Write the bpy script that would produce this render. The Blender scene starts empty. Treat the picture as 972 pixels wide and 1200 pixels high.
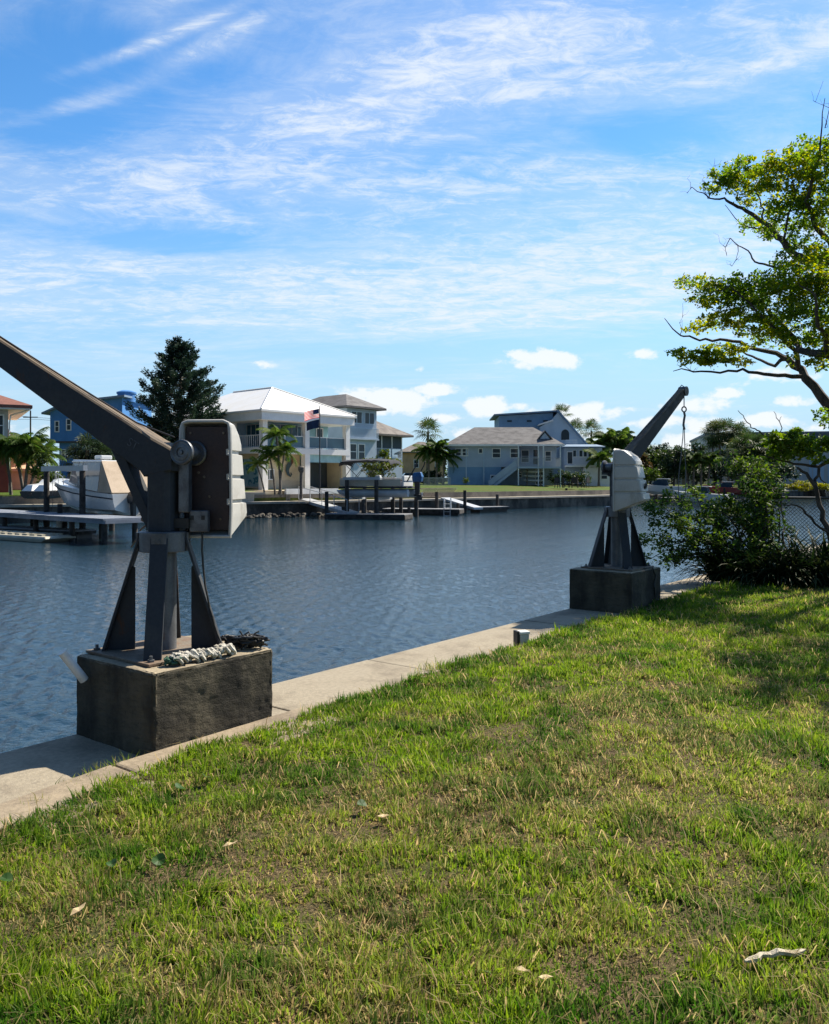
import bpy, math, random
import numpy as np
from mathutils import Vector, Matrix

R = math.radians
random.seed(11)
rng = np.random.default_rng(5)
scene = bpy.context.scene
COL = scene.collection

# ------------------------------------------------------------------ measuring
F, CX, YH, CAMZ = 975.0, 486.0, 564.0, 1.65      # focal length in photo pixels, horizon row, eye height


def P(px, py, d):
    """point of the place seen at photo pixel (px, py) at depth d metres"""
    return Vector(((px - CX) / F * d, d, CAMZ - (py - YH) / F * d))


UA = R(51.82)                                     # direction of our seawall
UX, UY = math.cos(UA), math.sin(UA)               # along the wall (u)
NX, NY = -UY, UX                                  # towards the water (n)


def W(u, n, z=0.0):
    return Vector((UX * u + NX * n, UY * u + NY * n, z))


WATER = -1.0
SUN_AZ, SUN_EL = R(51), R(48)
SUN = Vector((math.sin(SUN_AZ) * math.cos(SUN_EL), math.cos(SUN_AZ) * math.cos(SUN_EL), math.sin(SUN_EL)))

# ------------------------------------------------------------------ materials


class Nodes:
    def __init__(s, nt):
        s.nt = nt

    def new(s, t, **kw):
        n = s.nt.nodes.new(t)
        for k, v in kw.items():
            setattr(n, k, v)
        return n

    def link(s, a, b):
        s.nt.links.new(a, b)

    def put(s, sock, v):
        if hasattr(v, 'is_output') or isinstance(v, bpy.types.NodeSocket):
            s.link(v, sock)
        else:
            sock.default_value = v

    def m(s, op, a, b=None, c=None, clamp=False):
        n = s.new('ShaderNodeMath', operation=op)
        n.use_clamp = clamp
        s.put(n.inputs[0], a)
        if b is not None:
            s.put(n.inputs[1], b)
        if c is not None:
            s.put(n.inputs[2], c)
        return n.outputs[0]

    def step(s, v, a, b, lo=0.0, hi=1.0):
        n = s.new('ShaderNodeMapRange', interpolation_type='SMOOTHSTEP')
        s.put(n.inputs[0], v)
        n.inputs[1].default_value = a
        n.inputs[2].default_value = b
        n.inputs[3].default_value = lo
        n.inputs[4].default_value = hi
        return n.outputs[0]

    def noise(s, vec, scale, detail=4, rough=0.55, dist=0.0, dims='3D'):
        n = s.new('ShaderNodeTexNoise', noise_dimensions=dims)
        if vec is not None:
            s.link(vec, n.inputs['Vector'])
        n.inputs['Scale'].default_value = scale
        n.inputs['Detail'].default_value = detail
        n.inputs['Roughness'].default_value = rough
        n.inputs['Distortion'].default_value = dist
        return n.outputs[0]

    def mix(s, f, a, b):
        n = s.new('ShaderNodeMix', data_type='RGBA')
        s.put(n.inputs[0], f)
        for i, v in ((6, a), (7, b)):
            if isinstance(v, bpy.types.NodeSocket):
                s.link(v, n.inputs[i])
            else:
                n.inputs[i].default_value = (*v, 1) if len(v) == 3 else v
        return n.outputs[2]

    def mapping(s, vec, scale=(1, 1, 1), rot=(0, 0, 0), loc=(0, 0, 0)):
        n = s.new('ShaderNodeMapping')
        s.link(vec, n.inputs[0])
        n.inputs['Location'].default_value = loc
        n.inputs['Rotation'].default_value = rot
        n.inputs['Scale'].default_value = scale
        return n.outputs[0]


def blank(name):
    m = bpy.data.materials.new(name)
    m.use_nodes = True
    nt = m.node_tree
    nt.nodes.clear()
    k = Nodes(nt)
    out = k.new('ShaderNodeOutputMaterial')
    return m, k, out


def mat(name, c, rough=0.6, c2=None, scale=3.0, amt=1.0, lo=0.4, hi=0.65, metal=0.0, bump=0.0, bscale=None,
        spec=0.5, stretch=(1, 1, 1), fine=0.12, coat=0.0, spots=None):
    """plain surface whose colour wanders between c and c2 in patches, with fine grain and relief"""
    m, k, out = blank(name)
    b = k.new('ShaderNodeBsdfPrincipled')
    tc = k.new('ShaderNodeTexCoord')
    v = k.mapping(tc.outputs['Object'], scale=stretch)
    if c2 is None:
        c2 = tuple(x * 0.8 for x in c)
    n1 = k.noise(v, scale, 6, 0.6, 0.3)
    f = k.step(n1, lo, hi, 0, amt)
    col = k.mix(f, c, c2)
    if fine:
        n2 = k.noise(v, scale * 14, 3, 0.6)
        g = k.step(n2, 0.3, 0.7, 1 - fine, 1 + fine)
        hsv = k.new('ShaderNodeHueSaturation')
        k.link(g, hsv.inputs['Value'])
        k.link(col, hsv.inputs['Color'])
        col = hsv.outputs[0]
    if spots:
        sc_, ss, lo_, hi_, am = spots
        n3 = k.noise(k.mapping(tc.outputs['Object'], scale=(1, 1, .45), loc=(3.3, 1.1, .7)), ss, 6, 0.68, 0.4)
        col = k.mix(k.step(n3, lo_, hi_, 0, am), col, sc_)
    k.link(col, b.inputs['Base Color'])
    rr = k.step(n1, 0.3, 0.7, max(rough - 0.08, 0.02), min(rough + 0.08, 1))
    k.link(rr, b.inputs['Roughness'])
    b.inputs['Metallic'].default_value = metal
    b.inputs['Specular IOR Level'].default_value = spec
    if coat:
        b.inputs['Coat Weight'].default_value = coat
    if bump:
        nb = k.noise(v, bscale or scale * 10, 5, 0.65)
        bp = k.new('ShaderNodeBump')
        bp.inputs['Strength'].default_value = bump
        bp.inputs['Distance'].default_value = 0.02
        k.link(nb, bp.inputs['Height'])
        k.link(bp.outputs[0], b.inputs['Normal'])
    k.link(b.outputs[0], out.inputs[0])
    return m


def leaf_mat(name, c1, c2, c3=None, trans=0.35, rough=0.5, patch=0.6, spec=0.3):
    """leaves: every leaf its own tone, with patches of a third tone through the plant"""
    m, k, out = blank(name)
    geo = k.new('ShaderNodeNewGeometry')
    col = k.mix(geo.outputs['Random Per Island'], c1, c2)
    if c3:
        n = k.noise(geo.outputs['Position'], patch, 2, 0.5)
        r2 = k.m('FRACT', k.m('MULTIPLY', geo.outputs['Random Per Island'], 17.3))
        f = k.step(k.m('ADD', n, k.m('MULTIPLY', k.m('SUBTRACT', r2, 0.5), 0.3)), 0.5, 0.62)
        col = k.mix(f, col, c3)
    b = k.new('ShaderNodeBsdfPrincipled')
    k.link(col, b.inputs['Base Color'])
    b.inputs['Roughness'].default_value = rough
    b.inputs['Specular IOR Level'].default_value = spec
    t = k.new('ShaderNodeBsdfTranslucent')
    hs = k.new('ShaderNodeHueSaturation')
    hs.inputs['Value'].default_value = 1.5
    hs.inputs['Saturation'].default_value = 1.1
    k.link(col, hs.inputs['Color'])
    k.link(hs.outputs[0], t.inputs[0])
    mx = k.new('ShaderNodeMixShader')
    mx.inputs[0].default_value = trans
    k.link(b.outputs[0], mx.inputs[1])
    k.link(t.outputs[0], mx.inputs[2])
    k.link(mx.outputs[0], out.inputs[0])
    return m


# ------------------------------------------------------------------ mesh building


class MB:
    def __init__(s):
        s.v, s.f, s.mi = [], [], []

    def add(s, vs, fs, M=None, mi=0):
        o = len(s.v)
        for v in vs:
            v = Vector(v)
            s.v.append(M @ v if M is not None else v)
        for f in fs:
            s.f.append([o + i for i in f])
            s.mi.append(mi)
        return s

    def box(s, x0, x1, y0, y1, z0, z1, M=None, mi=0):
        vs = [(x0, y0, z0), (x1, y0, z0), (x1, y1, z0), (x0, y1, z0), (x0, y0, z1), (x1, y0, z1), (x1, y1, z1), (x0, y1, z1)]
        fs = [(0, 3, 2, 1), (4, 5, 6, 7), (0, 1, 5, 4), (1, 2, 6, 5), (2, 3, 7, 6), (3, 0, 4, 7)]
        return s.add(vs, fs, M, mi)

    def loft(s, secs, cap=True, M=None, mi=0, closed=True):
        n = len(secs[0])
        vs = [p for sec in secs for p in sec]
        fs = []
        for i in range(len(secs) - 1):
            for j in range(n if closed else n - 1):
                a, b = i * n + j, i * n + (j + 1) % n
                fs.append((a, b, b + n, a + n))
        if cap:
            fs.append(tuple(range(n - 1, -1, -1)))
            fs.append(tuple((len(secs) - 1) * n + j for j in range(n)))
        return s.add(vs, fs, M, mi)

    def prism(s, poly, d, M=None, mi=0):
        """polygon of 3-D points pushed along vector d"""
        d = Vector(d)
        a = [Vector(p) for p in poly]
        return s.loft([a, [p + d for p in a]], True, M, mi)

    def tube(s, path, r, seg=8, M=None, mi=0, cap=True):
        path = [Vector(p) for p in path]
        n = len(path)
        rs = list(r) if isinstance(r, (list, tuple)) else [r] * n
        if len(rs) != n:
            rs = list(np.interp(np.linspace(0, 1, n), np.linspace(0, 1, len(rs)), rs))
        secs = []
        ref = None
        for i, p in enumerate(path):
            t = (path[min(i + 1, n - 1)] - path[max(i - 1, 0)])
            if t.length < 1e-9:
                t = Vector((0, 0, 1))
            t.normalize()
            if ref is None:
                ref = Vector((0, 0, 1)) if abs(t.z) < 0.9 else Vector((1, 0, 0))
            x = (ref - t * ref.dot(t))
            if x.length < 1e-6:
                x = t.orthogonal()
            x.normalize()
            ref = x
            y = t.cross(x)
            secs.append([p + (x * math.cos(2 * math.pi * j / seg) + y * math.sin(2 * math.pi * j / seg)) * rs[i] for j in range(seg)])
        return s.loft(secs, cap, M, mi)

    def cyl(s, a, b, r0, r1=None, seg=12, M=None, mi=0):
        return s.tube([a, b], [r0, r0 if r1 is None else r1], seg, M, mi)

    def lathe(s, prof, seg=20, M=None, mi=0):
        secs = [[Vector((r * math.cos(2 * math.pi * j / seg), r * math.sin(2 * math.pi * j / seg), z)) for j in range(seg)] for r, z in prof]
        return s.loft(secs, True, M, mi)

    def hip(s, x0, x1, y0, y1, z, rise, rx0, rx1, ry0=None, ry1=None, t=0.2, M=None):
        """hip roof on the eave rectangle, ridge from (rx0, ry0) to (rx1, ry1)"""
        if ry0 is None:
            ry0 = ry1 = (y0 + y1) / 2
        vs = [(x0, y0, z - t), (x1, y0, z - t), (x1, y1, z - t), (x0, y1, z - t), (x0, y0, z), (x1, y0, z), (x1, y1, z), (x0, y1, z),
              (rx0, ry0, z + rise), (rx1, ry1, z + rise)]
        fs = [(0, 3, 2, 1), (0, 1, 5, 4), (1, 2, 6, 5), (2, 3, 7, 6), (3, 0, 4, 7)]
        if abs(rx1 - rx0) >= abs(ry1 - ry0):
            fs += [(4, 5, 9, 8), (5, 6, 9), (6, 7, 8, 9), (7, 4, 8)]
        else:
            fs += [(4, 5, 8), (5, 6, 9, 8), (6, 7, 9), (7, 4, 8, 9)]
        return s.add(vs, fs, M)

    def build(s, name, mats, parent=None, smooth=False, bevel=0.0, bseg=2, angle=40):
        me = bpy.data.meshes.new(name)
        me.from_pydata([tuple(v) for v in s.v], [], s.f)
        ms = mats if isinstance(mats, (list, tuple)) else [mats]
        for m in ms:
            me.materials.append(m)
        if len(ms) > 1:
            me.polygons.foreach_set('material_index', s.mi)
        if smooth:
            me.polygons.foreach_set('use_smooth', [True] * len(me.polygons))
            try:
                me.set_sharp_from_angle(angle=R(angle))
            except Exception:
                pass
        me.update()
        o = bpy.data.objects.new(name, me)
        COL.objects.link(o)
        if parent is not None:
            o.parent = parent
        if bevel:
            b = o.modifiers.new('bevel', 'BEVEL')
            b.width = bevel
            b.segments = bseg
            b.limit_method = 'ANGLE'
            b.angle_limit = R(35)
        return o


def np_mesh(name, verts, faces, mt, parent=None, attrs=None):
    """many small faces at once: verts (N,3), faces list of (M,k) arrays"""
    me = bpy.data.meshes.new(name)
    verts = np.asarray(verts, dtype=np.float32)
    me.vertices.add(len(verts))
    me.vertices.foreach_set('co', verts.ravel())
    loops = np.concatenate([f.ravel() for f in faces]).astype(np.int32)
    totals = np.concatenate([np.full(len(f), f.shape[1], dtype=np.int32) for f in faces])
    starts = np.concatenate([[0], np.cumsum(totals)[:-1]]).astype(np.int32)
    me.loops.add(len(loops))
    me.loops.foreach_set('vertex_index', loops)
    me.polygons.add(len(totals))
    me.polygons.foreach_set('loop_start', starts)
    me.polygons.foreach_set('loop_total', totals)
    if attrs:
        for k, a in attrs.items():
            at = me.attributes.new(k, 'FLOAT', 'POINT')
            at.data.foreach_set('value', np.asarray(a, dtype=np.float32))
    me.materials.append(mt)
    me.update(calc_edges=True)
    o = bpy.data.objects.new(name, me)
    COL.objects.link(o)
    if parent is not None:
        o.parent = parent
    return o


def tag(o, label=None, cat=None, group=None, kind=None):
    for k, v in (('label', label), ('category', cat), ('group', group), ('kind', kind)):
        if v:
            o[k] = v
    return o


def thing(name, label, cat, loc=(0, 0, 0), rz=0.0, group=None):
    o = bpy.data.objects.new(name, None)
    COL.objects.link(o)
    o.location = loc
    o.rotation_euler = (0, 0, rz)
    o.empty_display_size = 0.2
    return tag(o, label, cat, group)


def dup(root, loc, rz=None, label=None, scale=None):
    r = root.copy()
    COL.objects.link(r)
    r.location = loc
    if rz is not None:
        r.rotation_euler = (0, 0, rz)
    if scale:
        r.scale = (scale,) * 3
    if label:
        r['label'] = label
    for ch in list(root.children):
        c = ch.copy()
        COL.objects.link(c)
        c.parent = r
        for g in list(ch.children):
            d = g.copy()
            COL.objects.link(d)
            d.parent = c
    return r


def rotz(a, loc=(0, 0, 0)):
    return Matrix.Translation(Vector(loc)) @ Matrix.Rotation(a, 4, 'Z')


def basis(o, x, y, z):
    M = Matrix.Identity(4)
    for i, v in enumerate((Vector(x), Vector(y), Vector(z), Vector(o))):
        for j in range(3):
            M[j][i] = v[j]
    return M


# --- leaves, clumps, branches


def unit(a):
    return a / np.maximum(np.linalg.norm(a, axis=1, keepdims=True), 1e-9)


def leaf_mesh(name, pts, size, mt, parent=None, width=0.5, up=0.35, dirs=None, fold=0.25, jitter=0.4):
    """one folded four-sided leaf at every point"""
    n = len(pts)
    d = rng.normal(size=(n, 3))
    if dirs is not None:
        d = d * 0.6 + dirs * 1.3
    d[:, 2] *= 0.7
    d = unit(d)
    nrm = rng.normal(size=(n, 3)) * 0.8
    nrm[:, 2] += up * 2.5
    nrm = unit(nrm - d * np.sum(nrm * d, axis=1, keepdims=True))
    s = np.cross(d, nrm)
    L = size * (1 + jitter * (rng.random((n, 1)) - 0.5) * 2)
    wd = L * width * 0.5
    base = pts
    tip = pts + d * L
    mid = pts + d * L * 0.45
    l = mid + s * wd + nrm * wd * fold
    r = mid - s * wd + nrm * wd * fold
    v = np.stack([base, l, tip, r], axis=1).reshape(-1, 3)
    i = np.arange(n)[:, None] * 4
    f = np.concatenate([i + np.array([[0, 2, 1]]), i + np.array([[0, 3, 2]])])
    return np_mesh(name, v, [f], mt, parent)


def clump(c, r, n, k=9, sub=0.38):
    """points of an uneven clump: k sub-clusters inside an ellipsoid"""
    c = np.array(c, dtype=float)
    r = np.array(r, dtype=float)
    u = unit(rng.normal(size=(k, 3))) * (rng.random((k, 1)) ** 0.45)
    cs = c + u * r
    w = rng.random(k) + 0.35
    idx = rng.choice(k, size=n, p=w / w.sum())
    q = unit(rng.normal(size=(n, 3))) * (rng.random((n, 1)) ** 0.4)
    return cs[idx] + q * r * sub * (0.7 + 0.6 * rng.random((k, 1)))[idx]


def bend(pts, amp, k=3):
    """finer path through pts with small wandering"""
    pts = [Vector(p) for p in pts]
    out = []
    for i in range(len(pts) - 1):
        a, b = pts[i], pts[i + 1]
        for j in range(k):
            t = j / k
            p = a.lerp(b, t)
            if i or j:
                L = (b - a).length
                p += Vector(rng.normal(size=3)) * amp * L
            out.append(p)
    out.append(pts[-1])
    return out


def taper(n, r0, r1, p=1.0):
    return [r0 + (r1 - r0) * (i / max(n - 1, 1)) ** p for i in range(n)]


class VN:
    """2-D value noise"""

    def __init__(s, seed):
        s.g = np.random.default_rng(seed).random((256, 256))

    def __call__(s, x, y, sc):
        x, y = x * sc + 100.3, y * sc + 57.7
        i, j = np.floor(x).astype(int), np.floor(y).astype(int)
        fx, fy = x - i, y - j
        fx, fy = fx * fx * (3 - 2 * fx), fy * fy * (3 - 2 * fy)
        g = s.g
        a = g[i % 256, j % 256] * (1 - fx) + g[(i + 1) % 256, j % 256] * fx
        b = g[i % 256, (j + 1) % 256] * (1 - fx) + g[(i + 1) % 256, (j + 1) % 256] * fx
        return a * (1 - fy) + b * fy

    def fbm(s, x, y, sc, o=4):
        t, a, w = 0, 1, 0
        for i in range(o):
            t = t + a * s(x + i * 13.7, y - i * 7.1, sc * 2 ** i)
            w += a
            a *= 0.5
        return t / w
# ================================================================== camera, sun, sky
cam = bpy.data.cameras.new('camera')
cam_o = bpy.data.objects.new('camera', cam)
COL.objects.link(cam_o)
cam_o.location = (0, 0, CAMZ)
cam_o.rotation_euler = (R(90), 0, 0)
cam.sensor_fit = 'VERTICAL'
cam.sensor_height = 24.0
cam.lens = 24.0 * F / 1200.0
cam.shift_y = -(600 - YH) / 1200.0
cam.clip_start = 0.05
cam.clip_end = 6000
scene.camera = cam_o

sun = bpy.data.lights.new('sun', 'SUN')
sun.energy = 5.0
sun.angle = R(0.55)
sun.color = (1.0, 0.915, 0.77)
sun_o = bpy.data.objects.new('sun', sun)
COL.objects.link(sun_o)
sun_o.rotation_euler = (-SUN).to_track_quat('-Z', 'Y').to_euler()

world = bpy.data.worlds.new('World')
scene.world = world
world.use_nodes = True
wn = world.node_tree
wn.nodes.clear()
k = Nodes(wn)
out = k.new('ShaderNodeOutputWorld')
bg = k.new('ShaderNodeBackground')
bg.inputs[1].default_value = 0.058
sky = k.new('ShaderNodeTexSky', sky_type='NISHITA')
sky.sun_disc = False
sky.sun_elevation = SUN_EL
sky.sun_rotation = SUN_AZ
sky.altitude = 0
sky.air_density = 1.0
sky.dust_density = 0.15
sky.ozone_density = 2.5
tc = k.new('ShaderNodeTexCoord')
sep = k.new('ShaderNodeSeparateXYZ')
k.link(tc.outputs['Generated'], sep.inputs[0])
X, Y, Z = sep.outputs
az = k.m('ARCTAN2', X, Y)
el = k.m('ARCSINE', Z)
# high cloud sheet: direction projected on a level layer, so the streaks run together towards the horizon
zz = k.m('ADD', k.m('MAXIMUM', Z, 0.0), 0.13)
com = k.new('ShaderNodeCombineXYZ')
k.link(k.m('DIVIDE', X, zz), com.inputs[0])
k.link(k.m('DIVIDE', Y, zz), com.inputs[1])
layer = com.outputs[0]
v1 = k.mapping(layer, scale=(0.7, 1.7, 1), rot=(0, 0, R(-14)), loc=(3.1, 0.4, 0))
n1 = k.noise(v1, 1.25, 10, 0.66, 1.1)
v2 = k.mapping(layer, scale=(0.95, 2.6, 1), rot=(0, 0, R(24)), loc=(7.7, 2.1, 1.3))
n2 = k.noise(v2, 2.3, 9, 0.72, 1.5)
v3 = k.mapping(layer, scale=(1.0, 1.6, 1), rot=(0, 0, R(-30)), loc=(1.7, 5.1, 4.3))
n3 = k.noise(v3, 10.0, 7, 0.72, 0.8)
nz = k.m('ADD', k.m('ADD', k.m('MULTIPLY', n1, 0.42), k.m('MULTIPLY', n2, 0.34)), k.m('MULTIPLY', n3, 0.24))


def dirpx(px, py):
    a = math.atan((px - CX) / F)
    e = math.atan((YH - py) / F * math.cos(a))
    return a, e


def gauss(px, py, sx, sy, w, tilt=0.0):
    """soft patch of cloud cover round a direction of the sky; tilt: rise per unit azimuth"""
    a0, e0 = dirpx(px, py)
    da = k.m('SUBTRACT', az, a0)
    de = k.m('SUBTRACT', k.m('SUBTRACT', el, e0), k.m('MULTIPLY', da, tilt))
    q = k.m('ADD', k.m('POWER', k.m('DIVIDE', da, sx / F), 2.0), k.m('POWER', k.m('DIVIDE', de, sy / F), 2.0))
    return k.m('MULTIPLY', k.m('EXPONENT', k.m('MULTIPLY', q, -1.0)), w)


cover = None
for g in [
    (420, 355, 900, 58, 0.15, 0.0),      # broad band
    (640, 300, 420, 70, 0.07, 0.0),
    (60, 208, 150, 42, 0.10, 0.05),      # bright band at the left
    (620, 205, 330, 30, 0.12, 0.02),     # band through the middle
    (330, 165, 150, 34, 0.09, 0.25),
    (520, 85, 260, 60, 0.15, 0.30),      # haze fanning up
    (900, 55, 260, 60, 0.13, -0.05),
    (160, 90, 170, 20, 0.06, 0.35),
    (175, 5, 50, 16, 0.12, 0.3),
    (90, 95, 230, 55, -0.17, 0.25),      # clear gaps
    (190, 283, 280, 15, -0.20, 0.0),
    (800, 140, 160, 34, -0.17, 0.0),
    (60, 150, 160, 30, -0.07, 0.0),
    (450, 408, 230, 14, -0.13, 0.0),
    (850, 430, 260, 55, -0.13, 0.0),
    (600, 450, 700, 60, -0.06, 0.0),
    (190, 45, 95, 7, 0.26, 0.45),
    (255, 48, 60, 11, 0.22, 0.5),
    (95, 122, 60, 9, 0.20, 0.4),
    (230, 236, 60, 10, 0.14, -0.3),
    (860, 88, 120, 9, 0.12, 0.1),
]:
    v = gauss(*g)
    cover = v if cover is None else k.m('ADD', cover, v)
cover = k.m('ADD', cover, k.step(Y, -0.5, 0.15, -0.16, 0.0))  # clouds thinned behind the camera as well, for less fill light
dens = k.step(k.m('ADD', nz, cover), 0.43, 0.78)
dens = k.m('MULTIPLY', dens, 0.82)
veil = k.m('MULTIPLY', k.step(k.m('ADD', n1, cover), 0.35, 0.66), 0.40)
dens = k.m('MAXIMUM', dens, veil)
dens = k.m('MULTIPLY', dens, k.step(k.m('ADD', k.m('MULTIPLY', n3, 0.6), k.m('MULTIPLY', n2, 0.4)), 0.40, 0.60, 0.62, 1.12))
lowfade = k.step(Z, 0.02, 0.15, 0.12, 1.0)
dens = k.m('MULTIPLY', dens, lowfade)
# fair-weather cumulus, small and low
v4 = k.mapping(tc.outputs['Generated'], scale=(1, 1, 1.7), loc=(0.37, 0.1, 0.2))
n4 = k.noise(v4, 30, 8, 0.62, 0.2)
cum = None
for (px, py, sx, sy, w) in [(640, 421, 46, 12, .8), (612, 416, 24, 8, .6), (455, 470, 62, 15, 1.0), (432, 464, 26, 9, .8), (510, 457, 28, 9, .8), (305, 426, 18, 7, .55), (492, 433, 10, 4, .5),
                            (571, 476, 26, 11, 1.0), (606, 476, 16, 6, .6), (662, 486, 40, 12, .9), (716, 482, 30, 9, .6), (750, 416, 22, 7, .6), (820, 474, 44, 11, .7), (806, 520, 40, 11, .9), (775, 494, 40, 9, .6),
                            (890, 494, 34, 9, .9), (905, 440, 46, 11, .6), (740, 515, 24, 8, .7), (525, 489, 22, 7, .7), (960, 500, 20, 14, .5), (30, 505, 40, 12, .45), (690, 478, 26, 8, .7), (545, 508, 30, 9, .7), (700, 512, 26, 9, .8), (850, 462, 30, 7, .6), (588, 424, 18, 5, .6), (410, 466, 20, 7, .8), (835, 500, 34, 10, .7), (930, 470, 30, 7, .5)]:
    v = gauss(px, py, sx, sy, w)
    cum = v if cum is None else k.m('MAXIMUM', cum, v)
cd = k.step(k.m('ADD', cum, k.m('MULTIPLY', k.m('SUBTRACT', n4, 0.5), 1.9)), 0.22, 0.62)
cd = k.m('MULTIPLY', cd, k.step(cum, 0.02, 0.3))
# the air whitens towards the horizon
hz = k.step(Z, 0.0, 0.35, 1.0, 0.0)
skyc = k.new('ShaderNodeHueSaturation')
skyc.inputs['Saturation'].default_value = 1.30
skyc.inputs['Value'].default_value = 1.75
k.link(sky.outputs[0], skyc.inputs['Color'])
base = k.mix(k.m('MULTIPLY', hz, 0.92), skyc.outputs[0], (3.9, 5.9, 7.8))
c1 = k.mix(dens, base, (7.9, 8.5, 9.1))
c2 = k.mix(k.m('MULTIPLY', cd, 0.85), c1, (9.0, 9.2, 9.4))
# sky dimmed behind the camera, to weaken its fill on faces turned there
back_dim = k.new('ShaderNodeVectorMath', operation='SCALE')
k.link(c2, back_dim.inputs[0])
k.link(k.step(k.m('ADD', Y, k.m('MULTIPLY', X, 0.4)), -0.7, 0.1, 0.42, 1.0), back_dim.inputs['Scale'])
k.link(back_dim.outputs[0], bg.inputs[0])
k.link(bg.outputs[0], out.inputs[0])

scene.render.engine = 'CYCLES'
scene.view_settings.view_transform = 'Standard'
scene.view_settings.look = 'None'
scene.view_settings.exposure = 0.93
scene.view_settings.gamma = 1.0
scene.view_settings.use_curve_mapping = False
scene.cycles.max_bounces = 6
scene.cycles.transparent_max_bounces = 8
# ================================================================== materials of the near bank
M_conc = mat('cap_concrete', spots=((.10, .085, .065), 3.2, .57, .72, .6), c=(.285, .243, .178), rough=.85, c2=(.185, .155, .115), scale=1.9, lo=.45, hi=.72, bump=.35, bscale=60, spec=.2, fine=.12)
M_kerb = mat('kerb_concrete', (.28, .225, .155), .85, (.20, .16, .115), scale=2.2, bump=.35, bscale=50, spec=.2)
M_steel = mat('davit_paint', (.040, .044, .050), .62, (.058, .059, .060), spec=.14, spots=((.085, .040, .020), 7.0, .60, .70, .8), scale=3.0, lo=.45, hi=.75, bump=.05, bscale=30, fine=.08)
M_boomtop = mat('bleached_sunlit_paint', spots=((.10, .045, .02), 8.0, .58, .68, .7), c=(.17, .13, .09), rough=.7, c2=(.055, .048, .043), spec=.15, scale=1.9, lo=.44, hi=.62, stretch=(1, 4, 1), fine=.12)  # weathered tan, with the top's sunlit look mixed into its colour
M_galv = mat('galvanised_steel', spots=((.11, .06, .03), 9.0, .58, .70, .7), c=(.12, .125, .135), rough=.5, c2=(.08, .085, .09), scale=5, fine=.1, metal=.25)
M_rust = mat('rusty_plate', (.16, .13, .095), .8, (.15, .095, .06), scale=6, fine=.2, bump=.2)
M_shell = mat('gelcoat', spots=((.20, .17, .12), 6.0, .56, .74, .55), c=(.46, .45, .42), rough=.42, c2=(.37, .355, .325), scale=3.5, lo=.5, hi=.8, fine=.05)
M_board = mat('cover_board', (.030, .018, .020), .55, (.05, .028, .024), scale=4, fine=.15)
M_alu = mat('winch_metal', (.15, .16, .175), .45, (.085, .085, .09), scale=8, metal=.7, fine=.1)
M_black = mat('black_rubber', (.012, .012, .012), .55, (.02, .018, .016), scale=9)
M_pvc = mat('white_pvc', (.74, .73, .69), .4, (.60, .57, .50), scale=6, fine=.04)
M_rope = mat('bleached_rope', (.55, .52, .45), .9, (.34, .31, .25), scale=14, bump=.6, bscale=90, fine=.2)
M_greenrope = mat('green_rope', (.03, .09, .055), .9, (.05, .12, .08), scale=14, bump=.5, bscale=90)
M_wood = mat('weathered_wood', (.24, .20, .155), .85, (.13, .11, .09), scale=4, stretch=(1, 6, 6), bump=.3)
M_pile = mat('dark_piling', (.055, .047, .042), .9, (.022, .02, .018), scale=3, bump=.4, fine=.2)
M_bark = mat('bark', (.085, .066, .052), .9, (.042, .034, .028), scale=4, stretch=(3, 3, 1), bump=.7, bscale=18, fine=.2)

# concrete of the davit blocks: worn clean on top, blackened by algae and drips on the sides
m, k, out = blank('block_concrete')
b = k.new('ShaderNodeBsdfPrincipled')
tcn = k.new('ShaderNodeTexCoord')
geo = k.new('ShaderNodeNewGeometry')
sx = k.new('ShaderNodeSeparateXYZ')
k.link(geo.outputs['True Normal'], sx.inputs[0])
ob = tcn.outputs['Object']
na = k.noise(ob, 2.6, 6, .62, .3)
nb = k.noise(k.mapping(ob, scale=(1, 1, .22)), 6, 5, .6, .2)          # drips
nc = k.noise(k.mapping(ob, scale=(1, 1, 4)), 10, 5, .7)                 # board marks
nd = k.noise(ob, 75, 3, .7)
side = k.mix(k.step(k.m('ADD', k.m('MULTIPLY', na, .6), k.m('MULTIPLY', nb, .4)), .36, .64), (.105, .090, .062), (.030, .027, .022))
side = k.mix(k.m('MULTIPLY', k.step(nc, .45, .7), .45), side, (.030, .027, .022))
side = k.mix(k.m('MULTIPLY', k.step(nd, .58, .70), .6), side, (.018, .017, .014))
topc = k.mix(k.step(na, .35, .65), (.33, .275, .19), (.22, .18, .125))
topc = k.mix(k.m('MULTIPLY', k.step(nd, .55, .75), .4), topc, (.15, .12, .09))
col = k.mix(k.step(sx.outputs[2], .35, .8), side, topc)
k.link(col, b.inputs['Base Color'])
b.inputs['Roughness'].default_value = .88
b.inputs['Specular IOR Level'].default_value = .2
bp = k.new('ShaderNodeBump')
bp.inputs['Strength'].default_value = .7
bp.inputs['Distance'].default_value = .012
k.link(k.m('ADD', k.m('MULTIPLY', nc, .8), k.m('MULTIPLY', nd, .6)), bp.inputs['Height'])
k.link(bp.outputs[0], b.inputs['Normal'])
k.link(b.outputs[0], out.inputs[0])
M_block = m

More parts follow.
